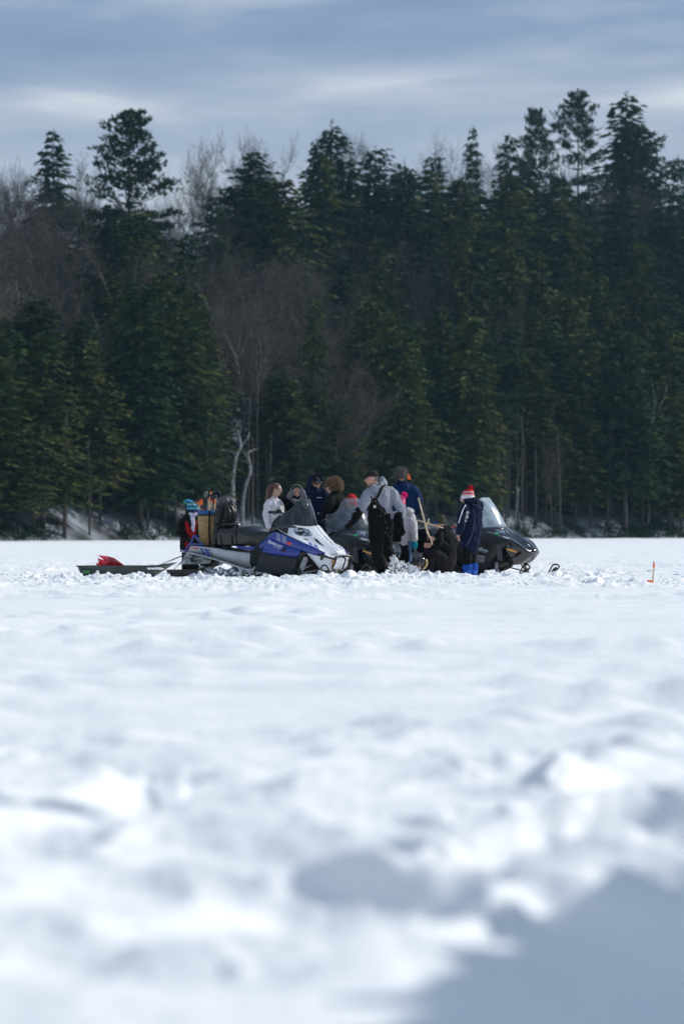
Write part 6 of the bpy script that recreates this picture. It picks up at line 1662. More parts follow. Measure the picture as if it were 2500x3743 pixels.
# ---- person in grey hood shading the eyes --------------------------------
p = Person('person in grey knit hood holding grey mittens to the face', 55.9, 1084, 2100); P = p.P
p.head(P(1084, 1802), (.10, -1, -.05), .215, skin=SKD, neck=P(1082, 1828))
sh = [P(1060, 1840), P(1106, 1840)]; el = [P(1034, 1836, -.18), P(1124, 1838, -.16)]; wr = [P(1056, 1814, -.22), P(1107, 1812, -.22)]
hip = [P(1070, 1950), P(1098, 1950)]; kn = [P(1070, 2025), P(1098, 2025)]; an = [P(1070, 2088), P(1098, 2088)]; toe = [P(1068, 2098, -.12), P(1100, 2098, -.12)]
p.skeleton(sh, el, wr, hip, kn, an, toe, .9, sidev=V3(1, 0, 0)); p.finish(.011)
p.torso('jacket', CL['black'], [(P(1082, 1824), .09, .085), (P(1082, 1834), .14, .11), (P(1082, 1852), .19, .14), (P(1082, 1900), .18, .15), (P(1083, 1955), .18, .15)], None,
        [([P(1064, 1836), P(1050, 1844, -.06), P(1034, 1836, -.17), P(1052, 1820, -.21)], [.08, .085, .07, .055]), ([P(1100, 1836), P(1114, 1846, -.06), P(1126, 1838, -.15), P(1112, 1820, -.2)], [.08, .085, .07, .055])], .008, fs=8)
H = p.H; V, F = [], []
for i in range(nr_):
    t = i / (nr_ - 1)
    for k_ in range(na_):
        a = -2.5 + 5.0 * k_ / (na_ - 1); sh_ = math.sqrt(max(0.02, 1 - max(0, (t - .35) / .72) ** 2.2)); pt_ = 1.0 + .16 * max(0, math.cos(a)) ** 3
        V.append(tuple(p.q(math.sin(a) * .47 * sh_, (.30 - 1.0 * t) * .72 + .02, .04 + math.cos(a) * .53 * pt_ * sh_ - .08 * t)))
for i in range(nr_ - 1):
    for k_ in range(na_ - 1): F.append((i * na_ + k_, i * na_ + k_ + 1, (i + 1) * na_ + k_ + 1, (i + 1) * na_ + k_))
o = link('hood', mesh_from('hood', V, F), CL['greyk'], p.root); md = o.modifiers.new('s', 'SOLIDIFY'); md.thickness = .018; md = o.modifiers.new('u', 'SUBSURF'); md.levels = 1; md.render_levels = 1
B_ = Blob(); B_.loft([P(1064, 1826, -.05), P(1076, 1832, -.12), P(1092, 1832, -.12), P(1104, 1824, -.05)], [.04, .035, .035, .04]); B_.done('neck_warmer', CL['greyk'], p.root, .011, 2, .006, 14)
for (w, d_, sg) in ((P(1053, 1820, -.22), P(1070, 1797, -.27), 1), (P(1112, 1822, -.22), P(1103, 1790, -.27), -1)):
    B_ = Blob(); B_.loft([w, w.lerp(d_, .4), w.lerp(d_, .8), d_], [.048, .050, .046, .032], V3(1, 0, 0)); t_ = w.lerp(d_, .5); B_.loft([t_, t_ + V3(.05 * sg, -.02, .01)], [.02, .016]); B_.done('mitten', CL['mitt'], p.root, .009, 1, .003, 16)
p.legs('trousers', CL['black'], (.10, .08, .07, .06), (.16, .13), top=0); p.boots(CL['black'], .045)

# ---- girl with ponytail ---------------------------------------------------
p = Person('girl with long brown ponytail in a white long-sleeved shirt', 55.6, 1000, 2101); P = p.P
p.head(P(1012, 1790), (.86, -.50, -.04), .212, neck=P(1003, 1819), jaw=.92)
sh = [P(980, 1838, -.08), P(1022, 1838, .08)]; el = [P(974, 1885, -.14), P(1026, 1882, .06)]; wr = [P(984, 1932, -.18), P(1030, 1922, -.06)]
hip = [P(988, 1948, -.05), P(1010, 1948, .05)]; kn = [P(990, 2022), P(1010, 2022)]; an = [P(990, 2088), P(1010, 2088)]; toe = [P(1000, 2098, -.1), P(1020, 2098, -.1)]
p.skeleton(sh, el, wr, hip, kn, an, toe, .80, sidev=V3(.6, .75, 0)); p.hand(wr[0], (.3, -.1, -1), (0, 1, 0), .4, .16); p.hand(wr[1], (.3, -.3, -1), (0, 1, 0), .4, .16); p.finish(.011)
p.torso('shirt', CL['white'], [(P(1002, 1825), .060, .058), (P(1001, 1832), .11, .085), (P(1001, 1848), .135, .12), (P(1000, 1880), .13, .12), (P(998, 1915), .125, .12), (P(997, 1943), .14, .13)], V3(.72, .6, 0),
        [([P(986, 1835, -.06), P(978, 1848, -.10), P(973, 1885, -.14), P(984, 1928, -.17)], [.05, .062, .055, .040]), ([P(1016, 1835, .05), P(1024, 1850, .06), P(1027, 1884, .04), P(1030, 1920, -.05)], [.05, .058, .05, .038])], .009, .010, fs=10)
B_ = Blob(); B_.loft([P(998, 1936), P(992, 1960), P(990, 1985)], [(.145, .135), (.15, .14), (.14, .13)], V3(.72, .6, 0)); B_.done('skirt', CL['pink'], p.root, .012, 2, .005)
p.legs('leggings', CL['black'], (.085, .07, .06, .05), (.13, .11), top=-.02); p.boots(CL['black'], .042)
p.hair_shell('hair', HAIR['brown_hair'], [(0, -.10, .17, .345, .42, .37), (0, -.30, .10, .26, .22, .26)], fold=.004, fs=40)
B_ = Blob(); B_.loft([P(990, 1778, .0), P(984, 1788, -.02), P(982, 1810, -.03), P(978, 1832, -.03), P(972, 1846, -.03)], [.030, .042, .045, .035, .010], V3(.5, .8, 0)); B_.done('ponytail', HAIR['brown_hair'], p.root, .008, 1, .006, 30, (1.5, 1.5, .2))
V, F = [], []; ell_vf(V, F, P(990, 1779, -.01), (.028, .028, .014)); link('hair_tie', mesh_from('hair_tie', V, F), CL['pink'], p.root)
V, F = [], []; tube_np(V, F, [P(996, 1822, -.06), P(1004, 1829, -.10), P(1013, 1833, -.06)], .005, 5); link('collar_cord', mesh_from('collar_cord', V, F), CL['redk'], p.root)

# ---- boy with striped hat -------------------------------------------------
p = Person('boy in blue-green striped knit hat and red and black jacket at far left', 55.2, 695, 2102); P = p.P
p.head(P(705, 1859), (.72, -.68, -.05), .205, neck=P(702, 1884))
sh = [P(676, 1900, -.02), P(720, 1900, .06)]; el = [P(666, 1942, -.06), P(732, 1940, .04)]; wr = [P(682, 1968, -.18), P(728, 1962, -.15)]
hip = [P(684, 1998), P(706, 1998)]; kn = [P(682, 2046), P(708, 2046)]; an = [P(682, 2086), P(708, 2086)]; toe = [P(688, 2098, -.12), P(716, 2098, -.1)]
p.skeleton(sh, el, wr, hip, kn, an, toe, .78, sidev=V3(.85, .45, 0)); p.finish(.010)
p.torso('jacket', CL['black'], [(P(700, 1880), .085, .08), (P(699, 1892), .145, .12), (P(697, 1925), .165, .145), (P(695, 1965), .165, .15), (P(693, 2005), .16, .145)], V3(.85, .45, 0),
        [([P(682, 1896, -.02), P(671, 1912, -.04), P(664, 1945, -.06), P(680, 1966, -.16)], [.07, .078, .072, .05]), ([P(716, 1896, .04), P(728, 1912, .06), P(734, 1940, .02), P(728, 1960, -.12)], [.07, .075, .068, .05])], .009, .012)
B_ = Blob(); B_.loft([P(684, 1908, -.11), P(690, 1935, -.14), P(701, 1962, -.145)], [(.040, .03), (.048, .04), (.04, .03)], V3(.85, .45, 0)); B_.loft([P(686, 1975, -.12), P(688, 2000, -.12)], [(.05, .04), (.055, .04)], V3(.85, .45, 0)); B_.loft([P(716, 1908, -.10), P(712, 1940, -.13), P(708, 1960, -.14)], [(.016, .02), (.02, .02), (.018, .02)]); B_.done('red_panel', CL['redj'], p.root, .011, 1, .004)
B_ = Blob(); B_.loft([P(697, 1878, -.07), P(706, 1884, -.10), P(714, 1878, -.05)], [.035, .035, .03]); B_.loft([P(703, 1885, -.10), P(705, 1910, -.13), P(706, 1940, -.145)], [(.04, .03), (.035, .03), (.02, .02)], V3(.85, .45, 0)); B_.done('scarf', CL['scarf'], p.root, .010, 1, .006, 16)
for w, d_ in ((P(683, 1968, -.18), P(694, 1978, -.24)), (P(728, 1962, -.16), P(726, 1976, -.2))):
    B_ = Blob(); B_.loft([w, d_], [.036, .04]); B_.loft([w, w + V3(.03, -.03, -.01)], [.016, .014]); B_.done('glove', CL['glove'], p.root, .01, 1)
p.legs('snow_trousers', CL['black'], (.10, .085, .08, .078), (.14, .12), top=.0); p.boots(CL['black'], .055)
p.hat(M_STR, .74, .43, .0, tilt=-.25, pom=(P(679, 1836, 0), cloth('green_yarn', (.08, .35, .28), .4)), pr=.045, slouch=(-.80, .1, 0))

# ---- person with red beanie behind the windshield -------------------------
p = Person('person in red knit hat and purple jacket behind the clear windshield', 56.8, 1312, 2097); P = p.P
p.head(P(1284, 1842), (.5, .6, -.5), .215, eyes=False, neck=P(1290, 1868))
sh = [P(1272, 1882), P(1316, 1880)]; el = [P(1262, 1925), P(1330, 1915)]; wr = [P(1270, 1950, .1), P(1334, 1935, .1)]
hip = [P(1284, 1985), P(1310, 1985)]; kn = [P(1284, 2040), P(1310, 2040)]; an = [P(1284, 2086), P(1310, 2086)]; toe = [P(1286, 2096, .1), P(1314, 2096, .1)]
p.skeleton(sh, el, wr, hip, kn, an, toe, .85, sidev=V3(1, 0, 0)); p.finish(.014)
p.torso('jacket', CL['purple'], [(P(1292, 1864), .09, .085), (P(1294, 1876), .15, .12), (P(1300, 1905), .185, .15), (P(1298, 1950), .18, .15), (P(1297, 1985), .18, .15)], None,
        [([P(1276, 1880), P(1268, 1895), P(1260, 1925), P(1270, 1948, .1)], [.07, .08, .075, .05]), ([P(1314, 1876), P(1330, 1882), P(1342, 1900), P(1334, 1932, .1)], [.075, .085, .08, .05])], .008, .014)
p.legs('trousers', CL['black'], (.10, .085, .08, .075), (.14, .12), top=0); p.boots(CL['black'], .05)
p.hat(CL['redk'], .78, .46, -.08, tilt=.1, slouch=(-.1, 0, 0))
# ------------------------------------------------------------------ gear
def W3(px, py, Y): return Vector((X(px, Y), Y, Z(py, Y)))
def rbox(name, c, sz, m, parent, rot=None, bw=.02, seg=3, org=Vector((0, 0, 0)), label=None):
    V, F = [], []; box_vf(V, F, (0, 0, 0), sz)
    o = link(name, mesh_from(name, V, F, True), m, parent); o.location = Vector(c) - org
    if rot is not None: o.rotation_euler = rot
    bevel(o, bw, seg)
    if label: o['label'] = label
    return o
# pack basket
Yb = 53.6
bc = W3(759, 1994, Yb)
bk = empty('pack_basket', bc, 0, 'tall woven splint pack basket with blue rim standing on the blue snowmobile rear rack', 'basket')
Hb = Z(1866, Yb) - Z(1994, Yb)
def bprof(t): return .116 + .036 * t ** .6        # radius against height 0..1
M_SPL = mat('ash_splint', (.46, .29, .115), .6, var=.22, scale=26, bump=.001, bscale=80)
V, F = [], []; n = 30
for t in (0, .03, .2, .4, .6, .8, 1): V += [(math.cos(6.2832 * i / n) * bprof(t) * 1.0, math.sin(6.2832 * i / n) * bprof(t) * .82, t * Hb * .94) for i in range(n)]
for j in range(6):
    for i in range(n): F.append((j * n + i, j * n + (i + 1) % n, (j + 1) * n + (i + 1) % n, (j + 1) * n + i))
F.append(tuple(reversed(range(n))))
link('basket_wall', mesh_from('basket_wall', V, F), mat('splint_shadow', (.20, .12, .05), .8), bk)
V, F = [], []; rows_, cols_ = 15, 26
for j in range(rows_):
    for i in range(cols_):
        off = (j % 2) * .5; a0, a1 = 6.2832 * (i + off + .05) / cols_, 6.2832 * (i + off + .95) / cols_
        z0, z1 = (j + .07) / rows_, (j + .93) / rows_
        b = len(V)
        for (zz_, e) in ((z0, .0), ((z0 + z1) / 2, .006), (z1, .0)):
            for (a, q_) in ((a0, .0), ((a0 + a1) / 2, .004), (a1, .0)):
                rr = bprof(zz_) + .002 + e + q_; V.append((math.cos(a) * rr, math.sin(a) * rr * .82, zz_ * Hb * .84))
        for u in (0, 1):
            for v in (0, 1): F.append((b + u * 3 + v, b + u * 3 + v + 1, b + (u + 1) * 3 + v + 1, b + (u + 1) * 3 + v))
o = link('weave', mesh_from('weave', V, F), M_SPL, bk); o['kind'] = 'stuff'
for nm, z0, z1, mm, ex in (('hoop', .83, .895, mat('dark_leather', (.035, .018, .010), .6), .012), ('blue_rim', .885, 1.0, mat('blue_webbing', (.02, .10, .30), .8), .010)):
    V, F = [], []
    for zz_, e in ((z0, 0), (z0 + .01, ex), (z1 - .01, ex), (z1, 0), (z1, -.012)): V += [(math.cos(6.2832 * i / n) * (bprof(zz_) + e), math.sin(6.2832 * i / n) * (bprof(zz_) + e) * .82, zz_ * Hb) for i in range(n)]
    for j in range(4):
        for i in range(n): F.append((j * n + i, j * n + (i + 1) % n, (j + 1) * n + (i + 1) % n, (j + 1) * n + i))
    link(nm, mesh_from(nm, V, F), mm, bk)
V, F = [], []
Q = [(.035, -.135, Hb * 1.0), (.034, -.136, Hb * .8), (.030, -.128, Hb * .5), (.034, -.125, Hb * .2), (.04, -.115, -.02)]
for i, c_ in enumerate(Q):
    V += [(c_[0] - .012, c_[1] - .005, c_[2]), (c_[0] + .012, c_[1] - .005, c_[2])]
    if i: F.append((2 * i - 2, 2 * i - 1, 2 * i + 1, 2 * i))
o = link('strap', mesh_from('strap', V, F), CL['black'], bk); md = o.modifiers.new('s', 'SOLIDIFY'); md.thickness = .008
# things standing in the basket
def stick(label, cat, name, pts, r, tapes=(), reel=None, dy=0.0, group=None):
    P_ = [W3(a, b_, Yb + dy) for a, b_ in pts]; o0 = P_[0].copy(); e = empty(name, o0, 0, label, cat, group)
    bar('stick', [q - o0 for q in P_], r, M_WOOD, e, Vector((0, 0, 0)), 4)
    for (a, b_, a2, b2) in tapes:
        bar('orange_tape', [W3(a, b_, Yb + dy) - o0, W3(a2, b2, Yb + dy) - o0], r * 1.35, C_['orange'], e, Vector((0, 0, 0)), 6)
    if reel: V, F = [], []; disc_y(V, F, W3(reel[0], reel[1], Yb + dy - .02) - o0, .028, .02, 12); link('reel', mesh_from('reel', V, F, False), C_['black'], e)
    return e
g_ = 'wooden tip-ups standing in the basket'
stick('tallest wooden tip-up in the basket with orange tape near its top', 'fishing tip-up', 'ice_fishing_tip_up', [(765, 1875), (767, 1840), (771, 1797)], .014, [(770.4, 1804, 771, 1798)], (772, 1812), 0, g_)
stick('short wooden tip-up in the basket beside the tallest one, orange tape on top', 'fishing tip-up', 'ice_fishing_tip_up', [(762, 1878), (764, 1845), (767, 1820)], .015, [(766.3, 1825, 767, 1819)], None, -.04, g_)
stick('wooden tip-up in the basket, second from the backpack', 'fishing tip-up', 'ice_fishing_tip_up', [(773, 1878), (774, 1850), (774, 1828)], .015, [(774, 1835, 774, 1828)], (775, 1822), -.05, g_)
stick('wooden tip-up in the basket nearest the backpack', 'fishing tip-up', 'ice_fishing_tip_up', [(785, 1878), (785, 1850), (787, 1822)], .016, [(785.6, 1838, 786, 1831)], (786, 1815), -.04, g_)
e = stick('tip-up leaning left out of the basket toward the boy, dark reel on top', 'fishing tip-up', 'ice_fishing_tip_up', [(736, 1876), (728, 1850), (720, 1832)], .012, [(721, 1840, 719, 1835)], (721, 1829), 0, g_)
e = empty('flag_wire', W3(742, 1876, Yb), 0, 'small orange flag on a black wire at the left side of the basket', 'flag')
o0 = e.location; V_ = lambda a, b_, d=0: W3(a, b_, Yb + d) - o0
bar('wire', [V_(743, 1876), V_(741, 1850), V_(738, 1814)], .003, CL['black'], e, Vector((0, 0, 0)))
o = link('flag', mesh_from('flag', [V_(728, 1828), V_(741, 1824, -.03), V_(742, 1844, -.02), V_(727, 1848, .03)], [(0, 1, 2, 3)], False), C_['orange'], e); md = o.modifiers.new('s', 'SOLIDIFY'); md.thickness = .002
rbox('orange_spool', V_(741, 1862), (.035, .03, .025), C_['orange'], e, None, .006)
# skimmer ladle
e = empty('ice_skimmer', W3(757, 1870, Yb), 0, 'grey metal ice skimmer ladle sticking up out of the basket', 'ladle'); o0 = e.location
bar('handle', [V_(757, 1870), V_(760, 1840), V_(758, 1822)], .006, C_['alug'], e, Vector((0, 0, 0)))
V, F = [], []; ell_vf(V, F, V_(753, 1808), (.036, .022, .058), None, 16, 10); link('bowl', mesh_from('bowl', V, F), mat('cast_metal', (.22, .21, .21), .5, metal=.4, color2=(.07, .07, .07), scale=70), e)
e = empty('landing_net', W3(780, 1874, Yb + .05), 0, 'thin black wire hoop arching over the tip-ups in the basket', 'hoop'); o0 = e.location
P_ = [(760, 1872), (757, 1830), (762, 1802), (775, 1790), (790, 1792), (801, 1806), (806, 1822)]
V, F = [], []; tube_np(V, F, [Vector(q) for q in catmull([tuple(V_(a, b_, .05)) for a, b_ in P_], 5)], .006, 6); link('rim', mesh_from('rim', V, F), CL['black'], e)
V, F = [], []; tube_np(V, F, [Vector(q) for q in catmull([tuple(V_(a, b_, .02)) for a, b_ in [(780, 1872), (776, 1830), (783, 1812), (792, 1812), (793, 1830)]], 5)], .005, 6); link('inner_wire', mesh_from('inner_wire', V, F), C_['alug'], e)
e = empty('rolled_bundle', W3(791, 1812, Yb + .10), 0, 'dark blue round fabric bundle between the basket and the backpack top', 'bundle'); o0 = e.location
B_ = Blob(); B_.ell(V_(791, 1811, .1), (.052, .06, .060)); B_.loft([V_(786, 1826, .08), V_(785, 1870, .06)], [.03, .03]); B_.done('bundle', CL['navy'], e, .009, 1, .008, 16)

# backpack
Yp = 53.35
M_PACK = mat('grey_black_nylon', (.010, .011, .012), .38, var=.3, scale=12, bump=.003, bscale=24, spec=.4)
M_PACKG = mat('worn_grey_nylon', (.075, .08, .08), .5, var=.5, scale=16, bump=.004, bscale=22)
bp = empty('backpack', W3(815, 1992, Yp), 0, 'tall black hiking backpack strapped upright behind the blue snowmobile seat', 'backpack'); o0 = bp.location
V_ = lambda a, b_, d=0: W3(a, b_, Yp + d) - o0
B_ = Blob(); sd2 = V3(.8, -.55, 0)
B_.loft([V_(826, 1838), V_(827, 1862), V_(823, 1900), V_(818, 1940), V_(815, 1985)], [(.13, .11), (.175, .14), (.185, .15), (.17, .14), (.155, .13)], sd2, 16)
B_.done('main_bag', M_PACK, bp, .012, 2, .010, 9)
B_ = Blob(); B_.loft([V_(804, 1834, -.02), V_(825, 1828, -.03), V_(848, 1834, 0)], [(.075, .06), (.10, .068), (.065, .05)], V3(0, 1, .1), 14); lid = B_.done('lid', M_PACKG, bp, .011, 1, .010, 12)
B_ = Blob(); B_.loft([V_(836, 1856, -.12), V_(838, 1880, -.14), V_(837, 1900, -.12)], [(.10, .05), (.115, .07), (.10, .05)], V3(1, -.1, 0), 14); B_.done('front_pocket', M_PACK, bp, .010, 1, .008, 14)
B_ = Blob(); B_.loft([V_(806, 1862, -.12), V_(802, 1885, -.14), V_(801, 1906, -.12)], [(.045, .05), (.058, .06), (.045, .05)], V3(1, 0, 0), 14); B_.done('side_pocket', M_PACKG if False else M_PACK, bp, .010, 1, .006, 14)
B_ = Blob(); B_.loft([V_(800, 1915, -.10), V_(793, 1950, -.11), V_(790, 1985, -.10)], [(.055, .05), (.065, .06), (.06, .05)], V3(1, 0, 0), 14); B_.done('hip_belt', M_PACK, bp, .011, 1, .010, 12)
def strap(pts, w, m=M_PACK, name='strap', par=bp):
    V, F = [], []; q_ = [Vector(v) for v in catmull([tuple(v) for v in pts], 4)]
    for i, c_ in enumerate(q_):
        V += [tuple(c_ + V3(-w, 0, 0)), tuple(c_ + V3(w, -.004, 0))]
        if i: F.append((2 * i - 2, 2 * i - 1, 2 * i + 1, 2 * i))
    o = link(name, mesh_from(name, V, F), m, par); md = o.modifiers.new('s', 'SOLIDIFY'); md.thickness = .006; return o
strap([V_(828, 1838, -.16), V_(827, 1860, -.19), V_(829, 1885, -.22), V_(836, 1905, -.19)], .010, M_PACK)
strap([V_(848, 1842, -.12), V_(848, 1870, -.18), V_(852, 1895, -.17)], .009, M_PACK)
strap([V_(842, 1850, -.17), V_(844, 1852, -.17), V_(858, 1855, -.12)], .006, M_PACKG, 'reflective_strip')
for a, b_ in ((822, 1888), (818, 1903), (821, 1836)): rbox('buckle', V_(a, b_, -.20), (.022, .012, .014), M_PACKG, bp, None, .003, 2)
strap([V_(801, 1914, -.16), V_(797, 1935, -.18), V_(796, 1955, -.17), V_(808, 1975, -.20)], .008, CL['black'])

# sleds
def tub(name, label, x0, x1, Y, zb, zt, w, m, cat='sled', taper=.09, nose=.30, rimw=.02, rot=0.0, extra=None):
    """open moulded utility sled, long axis along the view's left-right"""
    c = Vector(((x0 + x1) / 2, Y, zb)); e = empty(name, c, rot, label, cat, 'utility sleds towed behind the snowmobile')
    L2 = (x1 - x0) / 2; Hh = zt - zb
    def outline(t, inset):       # height fraction t
        pts = []; l = L2 - taper * (1 - t) - inset; wd = w / 2 - .07 * (1 - t) - inset; nz = nose * (1 - t)
        for k_ in range(28):
            a = 6.2832 * k_ / 28; ex = 5 if math.cos(a) < 0 else 3.2
            cx_, sy_ = math.cos(a), math.sin(a)
            xx = math.copysign(abs(cx_) ** (2 / ex), cx_) * (l - (nz if cx_ > 0 else 0)); yy = math.copysign(abs(sy_) ** (2 / ex), sy_) * wd
            zz = Hh * t + (.05 * max(0, (xx / L2 - .55) / .45) if t > .0 else .0)
            pts.append((xx, yy, zz))
        return pts
    rings = [outline(0, 0), outline(.03, 0), outline(.5, 0), outline(1, 0), [(x * 1.0 + math.copysign(rimw, x), y + math.copysign(rimw, y), z) for x, y, z in outline(1, 0)],
             [(x + math.copysign(rimw, x), y + math.copysign(rimw, y), z + .016) for x, y, z in outline(1, 0)], [(x, y, z + .016) for x, y, z in outline(1, .008)], outline(.5, .012), outline(.06, .012)]
    V = [p_ for r_ in rings for p_ in r_]; F = [tuple(reversed(range(28)))]
    for j in range(len(rings) - 1):
        for i in range(28): F.append((j * 28 + i, j * 28 + (i + 1) % 28, (j + 1) * 28 + (i + 1) % 28, (j + 1) * 28 + i))
    F.append(tuple((len(rings) - 1) * 28 + i for i in range(28)))
    o = link('tub', mesh_from('tub', V, F, False), m, e)
    for sy in (-1, 1):
        for q in range(5):
            V, F = [], []; xq = -L2 * .75 + q * L2 * .33; box_vf(V, F, (xq, sy * (w / 2 - .032), Hh * .5), (.02, .012, Hh * .75), Matrix.Rotation(-sy * .06 * 6, 3, 'X') if False else None)
    return e
M_SLED = mat('dark_grey_polyethylene', (.040, .046, .048), .42, var=.2, scale=7, bump=.002, bscale=20)
M_SLED2 = mat('weathered_brown_plastic', (.09, .075, .058), .6, var=.35, scale=10)
Ys = 52.2
zt_, zb_ = Z(2071, Ys), Z(2117, Ys)
sl_ = tub('utility_sled', 'long dark grey plastic utility sled at far left with red sheets in it', X(284, Ys), X(640, Ys), Ys, zb_, zt_, .62, M_SLED)
o0 = Vector(sl_.location)
# logo and snow dusting on the near flank
V, F = [], []; box_vf(V, F, W3(316, 2090, Ys - .305) - o0, (.125, .004, .044)); lb_ = link('logo_plate', mesh_from('logo_plate', V, F, False), C_['black'], sl_)
cu = bpy.data.curves.new('t', 'FONT'); cu.body = 'JET SLED XL'; cu.offset = .02; ot = bpy.data.objects.new('t', cu); COL.objects.link(ot)
me = bpy.data.meshes.new_from_object(ot.evaluated_get(bpy.context.evaluated_depsgraph_get())); bpy.data.objects.remove(ot); wd = max(v.co.x for v in me.vertices)
for v in me.vertices: v.co = Vector((v.co.x / wd * .112, 0, v.co.y * .030))
o = link('lettering', me, mat('green_print', (.10, .55, .12), .5), lb_); o.location = W3(303, 2092.5, Ys - .309) - o0
V, F = [], []; box_vf(V, F, W3(316, 2086, Ys - .308) - o0, (.118, .003, .003)); box_vf(V, F, W3(316, 2095, Ys - .308) - o0, (.118, .003, .003)); link('stripe', mesh_from('stripe', V, F, False), bpy.data.materials['green_print'], lb_)
sb_ = tub('utility_sled', 'low brown weathered sled between the grey sled and the blue snowmobile', X(610, 53.3), X(748, 53.3), 53.3, Z(2114, 53.3), Z(2086, 53.3), .5, M_SLED2, nose=.05, taper=.02, rimw=.012)
# tow bar
e = empty('tow_bar', W3(545, 2078, Ys), 0, 'thin grey tow bar sloping from the sled front up to the blue snowmobile', 'tow bar'); o0 = e.location
V_ = lambda a, b_, Y: W3(a, b_, Y) - o0
bar('near_pole', [V_(548, 2079, Ys - .3), V_(576, 2068, Ys - .1), V_(678, 2027, 53.6)], .010, C_['alug'], e, Vector((0, 0, 0)), 8)
bar('far_pole', [V_(634, 2084, Ys + .2), V_(650, 2068, Ys + .5), V_(680, 2036, 53.6)], .010, C_['alug'], e, Vector((0, 0, 0)), 8)
V, F = [], []
for i in range(60): 
    a = random.random(); ell_vf(V, F, V_(540 + 52 * a + random.gauss(0, 2), 2078 + 4 * random.random() - 1.5, Ys - .32), (.020 * random.uniform(.4, 1.6), .012, .010 * random.uniform(.5, 1.5)), None, 6, 4)
link('snow_dusting', mesh_from('snow_dusting', V, F), M_SNOW, e)['kind'] = 'stuff'
# red folded sheets in the sled
e = empty('red_sled_stack', W3(405, 2100, Ys), 0, 'stack of shiny red plastic sheets with pointed corners lying in the grey sled', 'red sheets'); o0 = e.location
M_REDP = mat('red_plastic', (.50, .008, .020), .30, coat=.4, var=.2, scale=6)
for i, (pl_, dy) in enumerate([([(359, 2030), (392, 2034), (416, 2040), (458, 2068), (430, 2072), (398, 2060)], -.02),
                               ([(355, 2041), (380, 2048), (404, 2052), (424, 2072), (380, 2073), (366, 2056)], -.08),
                               ([(356, 2050), (372, 2056), (392, 2062), (402, 2073), (370, 2073)], -.14), ([(350, 2058), (362, 2061), (380, 2074), (358, 2072)], -.19),
                               ([(404, 2040), (416, 2040), (456, 2067), (436, 2070), (415, 2056)], .16)]):
    P_ = [V_(a, b_, Ys + dy + .05 * math.sin(j * 2.1)) for j, (a, b_) in enumerate(pl_)]
    cen = sum(P_, Vector()) / len(P_) + V3(0, -.05, .0); V = [tuple(v) for v in P_] + [tuple(cen)]; n_ = len(P_)
    o = link('sheet', mesh_from('sheet', V, [(j, (j + 1) % n_, n_) for j in range(n_)], False), M_REDP, e); md = o.modifiers.new('s', 'SOLIDIFY'); md.thickness = .006

# helmet hanging from the child's hand
Yh = 54.2
e = empty('helmet', W3(1533, 2060, Yh), 0, 'black and gold full-face helmet hanging from the child\'s turquoise mitten', 'helmet'); o0 = e.location
V_ = lambda a, b_, d=0: W3(a, b_, Yh + d) - o0
B_ = Blob(); B_.ell(V_(1533, 2056), (.118, .135, .125), Matrix.Rotation(.5, 3, 'Y')); B_.loft([V_(1520, 2070, -.05), V_(1524, 2088, -.08), V_(1538, 2082, -.09)], [.055, .045, .045])
hs = B_.done('shell', C_['blackg'], e, .009, 2)
B_ = Blob(); B_.loft([V_(1518, 2066, -.12), V_(1521, 2080, -.13), V_(1518, 2096, -.11)], [(.030, .03), (.045, .03), (.030, .025)], V3(1, 0, .4)); B_.done('visor', mat('smoked_visor', (.02, .02, .022), .15, coat=.5), e, .008, 1)
V, F = [], []; P_ = [(1556, 2045), (1560, 2056), (1556, 2070), (1546, 2080), (1538, 2083)]
tube_np(V, F, [Vector(q) for q in catmull([tuple(V_(a, b_, -.07)) for a, b_ in P_], 4)], .020, 8); link('gold_trim', mesh_from('gold_trim', V, F), mat('gold_paint', (.55, .42, .20), .4, metal=.3), e)
V, F = [], []; ell_vf(V, F, V_(1526, 2070, -.115), (.030, .010, .020)); link('red_emblem', mesh_from('red_emblem', V, F), C_['red'], e)
V, F = [], []
for pts in ([(1512, 2000), (1516, 2020), (1517, 2044)], [(1513, 2000), (1527, 2022), (1545, 2044)]): tube_np(V, F, [V_(a, b_, -.04) for a, b_ in pts], .004, 5)
link('strap', mesh_from('strap', V, F), CL['greyk'], e)

# marker stick on the right
Ym = 46.9
e = empty('marker_stick', W3(2383, 2134, Ym), 0, 'wooden marker stick with orange tape and orange cup alone in the snow at right', 'marker'); o0 = e.location
V_ = lambda a, b_, d=0: W3(a, b_, Ym + d) - o0
bar('stick', [V_(2385.5, 2145), V_(2387.5, 2100), V_(2390.5, 2070)], .012, M_WOOD, e, Vector((0, 0, 0)), 4)
bar('orange_tape', [V_(2389.4, 2074), V_(2390.6, 2060)], .015, C_['orange'], e, Vector((0, 0, 0)), 8)
bar('tip', [V_(2390.4, 2062), V_(2390.4, 2051)], .007, C_['alug'], e, Vector((0, 0, 0)), 6)
rbox('orange_cup', V_(2375, 2128, -.02), (.085, .05, .055), C_['orange'], e, (0, .08, 0), .008)
# second tip-up seen behind the crouching man
e = empty('ice_fishing_tip_up', W3(1650, 1962, 56.6), 0, 'blue stick with red tip standing behind the crouching man\'s shoulder', 'fishing tip-up'); o0 = e.location
V_ = lambda a, b_, d=0: W3(a, b_, 56.6 + d) - o0
bar('stick', [V_(1640, 2010), V_(1649, 1945), V_(1655, 1930)], .018, C_['blue'], e, Vector((0, 0, 0)), 6)
bar('red_tip', [V_(1655, 1930), V_(1660, 1919)], .020, C_['red'], e, Vector((0, 0, 0)), 6)

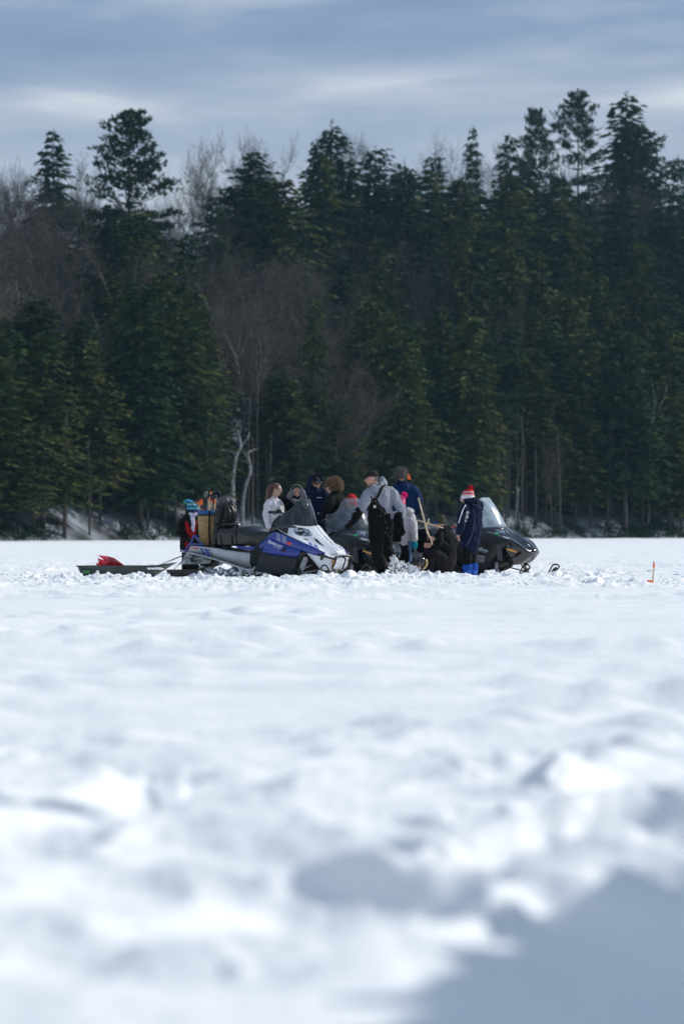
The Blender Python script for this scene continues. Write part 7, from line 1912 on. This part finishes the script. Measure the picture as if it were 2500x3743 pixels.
# snow kicked up by the striding man, crumbs and clods lying about
def clod(V, F, c, r, rnd, sq=.7):
    b = len(V); ph = rnd.random() * 6
    for j in range(1, 4):
        t = math.pi * j / 4
        for i in range(6):
            a = 6.2832 * i / 6 + ph; q = rnd.uniform(.65, 1.2)
            V.append((c[0] + r * q * math.sin(t) * math.cos(a), c[1] + r * q * math.sin(t) * math.sin(a), c[2] + sq * r * rnd.uniform(.8, 1.2) * math.cos(t)))
    V.append((c[0], c[1], c[2] + r * sq)); V.append((c[0], c[1], c[2] - r * sq))
    for j in range(2):
        for i in range(6): F.append((b + j * 6 + i, b + (j + 1) * 6 + i, b + (j + 1) * 6 + (i + 1) % 6, b + j * 6 + (i + 1) % 6))
    for i in range(6): F.append((b + 18, b + i, b + (i + 1) % 6)); F.append((b + 19, b + 12 + (i + 1) % 6, b + 12 + i))
rnd = random.Random(17); V, F = [], []
for i in range(400):
    u = rnd.random(); px = 1425 + 108 * u ** .9 + rnd.gauss(0, 4); top = 2040 + 26 * abs(u - .25) + 14 * u
    py = top + (2103 - top) * rnd.random() ** .8; Yk = 53.2 + rnd.gauss(0, .22)
    clod(V, F, W3(px, py, Yk), abs(rnd.gauss(0, .007)) + .004 + (.022 * rnd.random() if rnd.random() < .09 else 0), rnd, 1)
for i in range(40): clod(V, F, W3(1440 + rnd.gauss(0, 6), 2048 + rnd.gauss(0, 8), 53.35), rnd.uniform(.008, .026), rnd, 1)
tag(link('kicked_up_snow', mesh_from('kicked_up_snow', V, F, False), M_SNOW), 'burst of snow crumbs kicked up by the striding man\'s boot', 'snow', kind='stuff')
V, F = [], []
for i in range(2600):
    Yc = rnd.uniform(44.5, 60); xc = rnd.uniform(-.118, .118) * Yc
    if mnoise.noise(Vector((xc * .6, Yc * .35, 2))) < rnd.uniform(-.5, .35): continue
    r_ = abs(rnd.gauss(0, .014)) + .007
    clod(V, F, (xc, Yc, gh(xc, Yc) + r_ * .25), r_, rnd, .7)
for i in range(130):
    Yc = rnd.uniform(49.2, 50.8); xc = rnd.uniform(-4.9, 3.6); r_ = rnd.uniform(.02, .055)
    clod(V, F, (xc, Yc, gh(xc, Yc) + r_ * .2), r_, rnd, .7)
tag(link('snow_crumbs', mesh_from('snow_crumbs', V, F, False), M_SNOW), 'loose snow clods scattered on the trodden snow', 'snow', kind='stuff')
# snow banked on the blue machine's track
V, F = [], []
for i in range(45):
    u = rnd.random(); p_ = frB.Rm @ Vector((-1.1 + 1.5 * u, -.18 + rnd.uniform(-.15, .1), .05 + .10 * rnd.random() * (1 - .4 * u))) + frB.O; clod(V, F, p_, rnd.uniform(.02, .07), rnd, .7)
tag(link('packed_snow', mesh_from('packed_snow', V, F, True), M_SNOW), 'broken snow packed under the blue snowmobile\'s track', 'snow', kind='stuff')
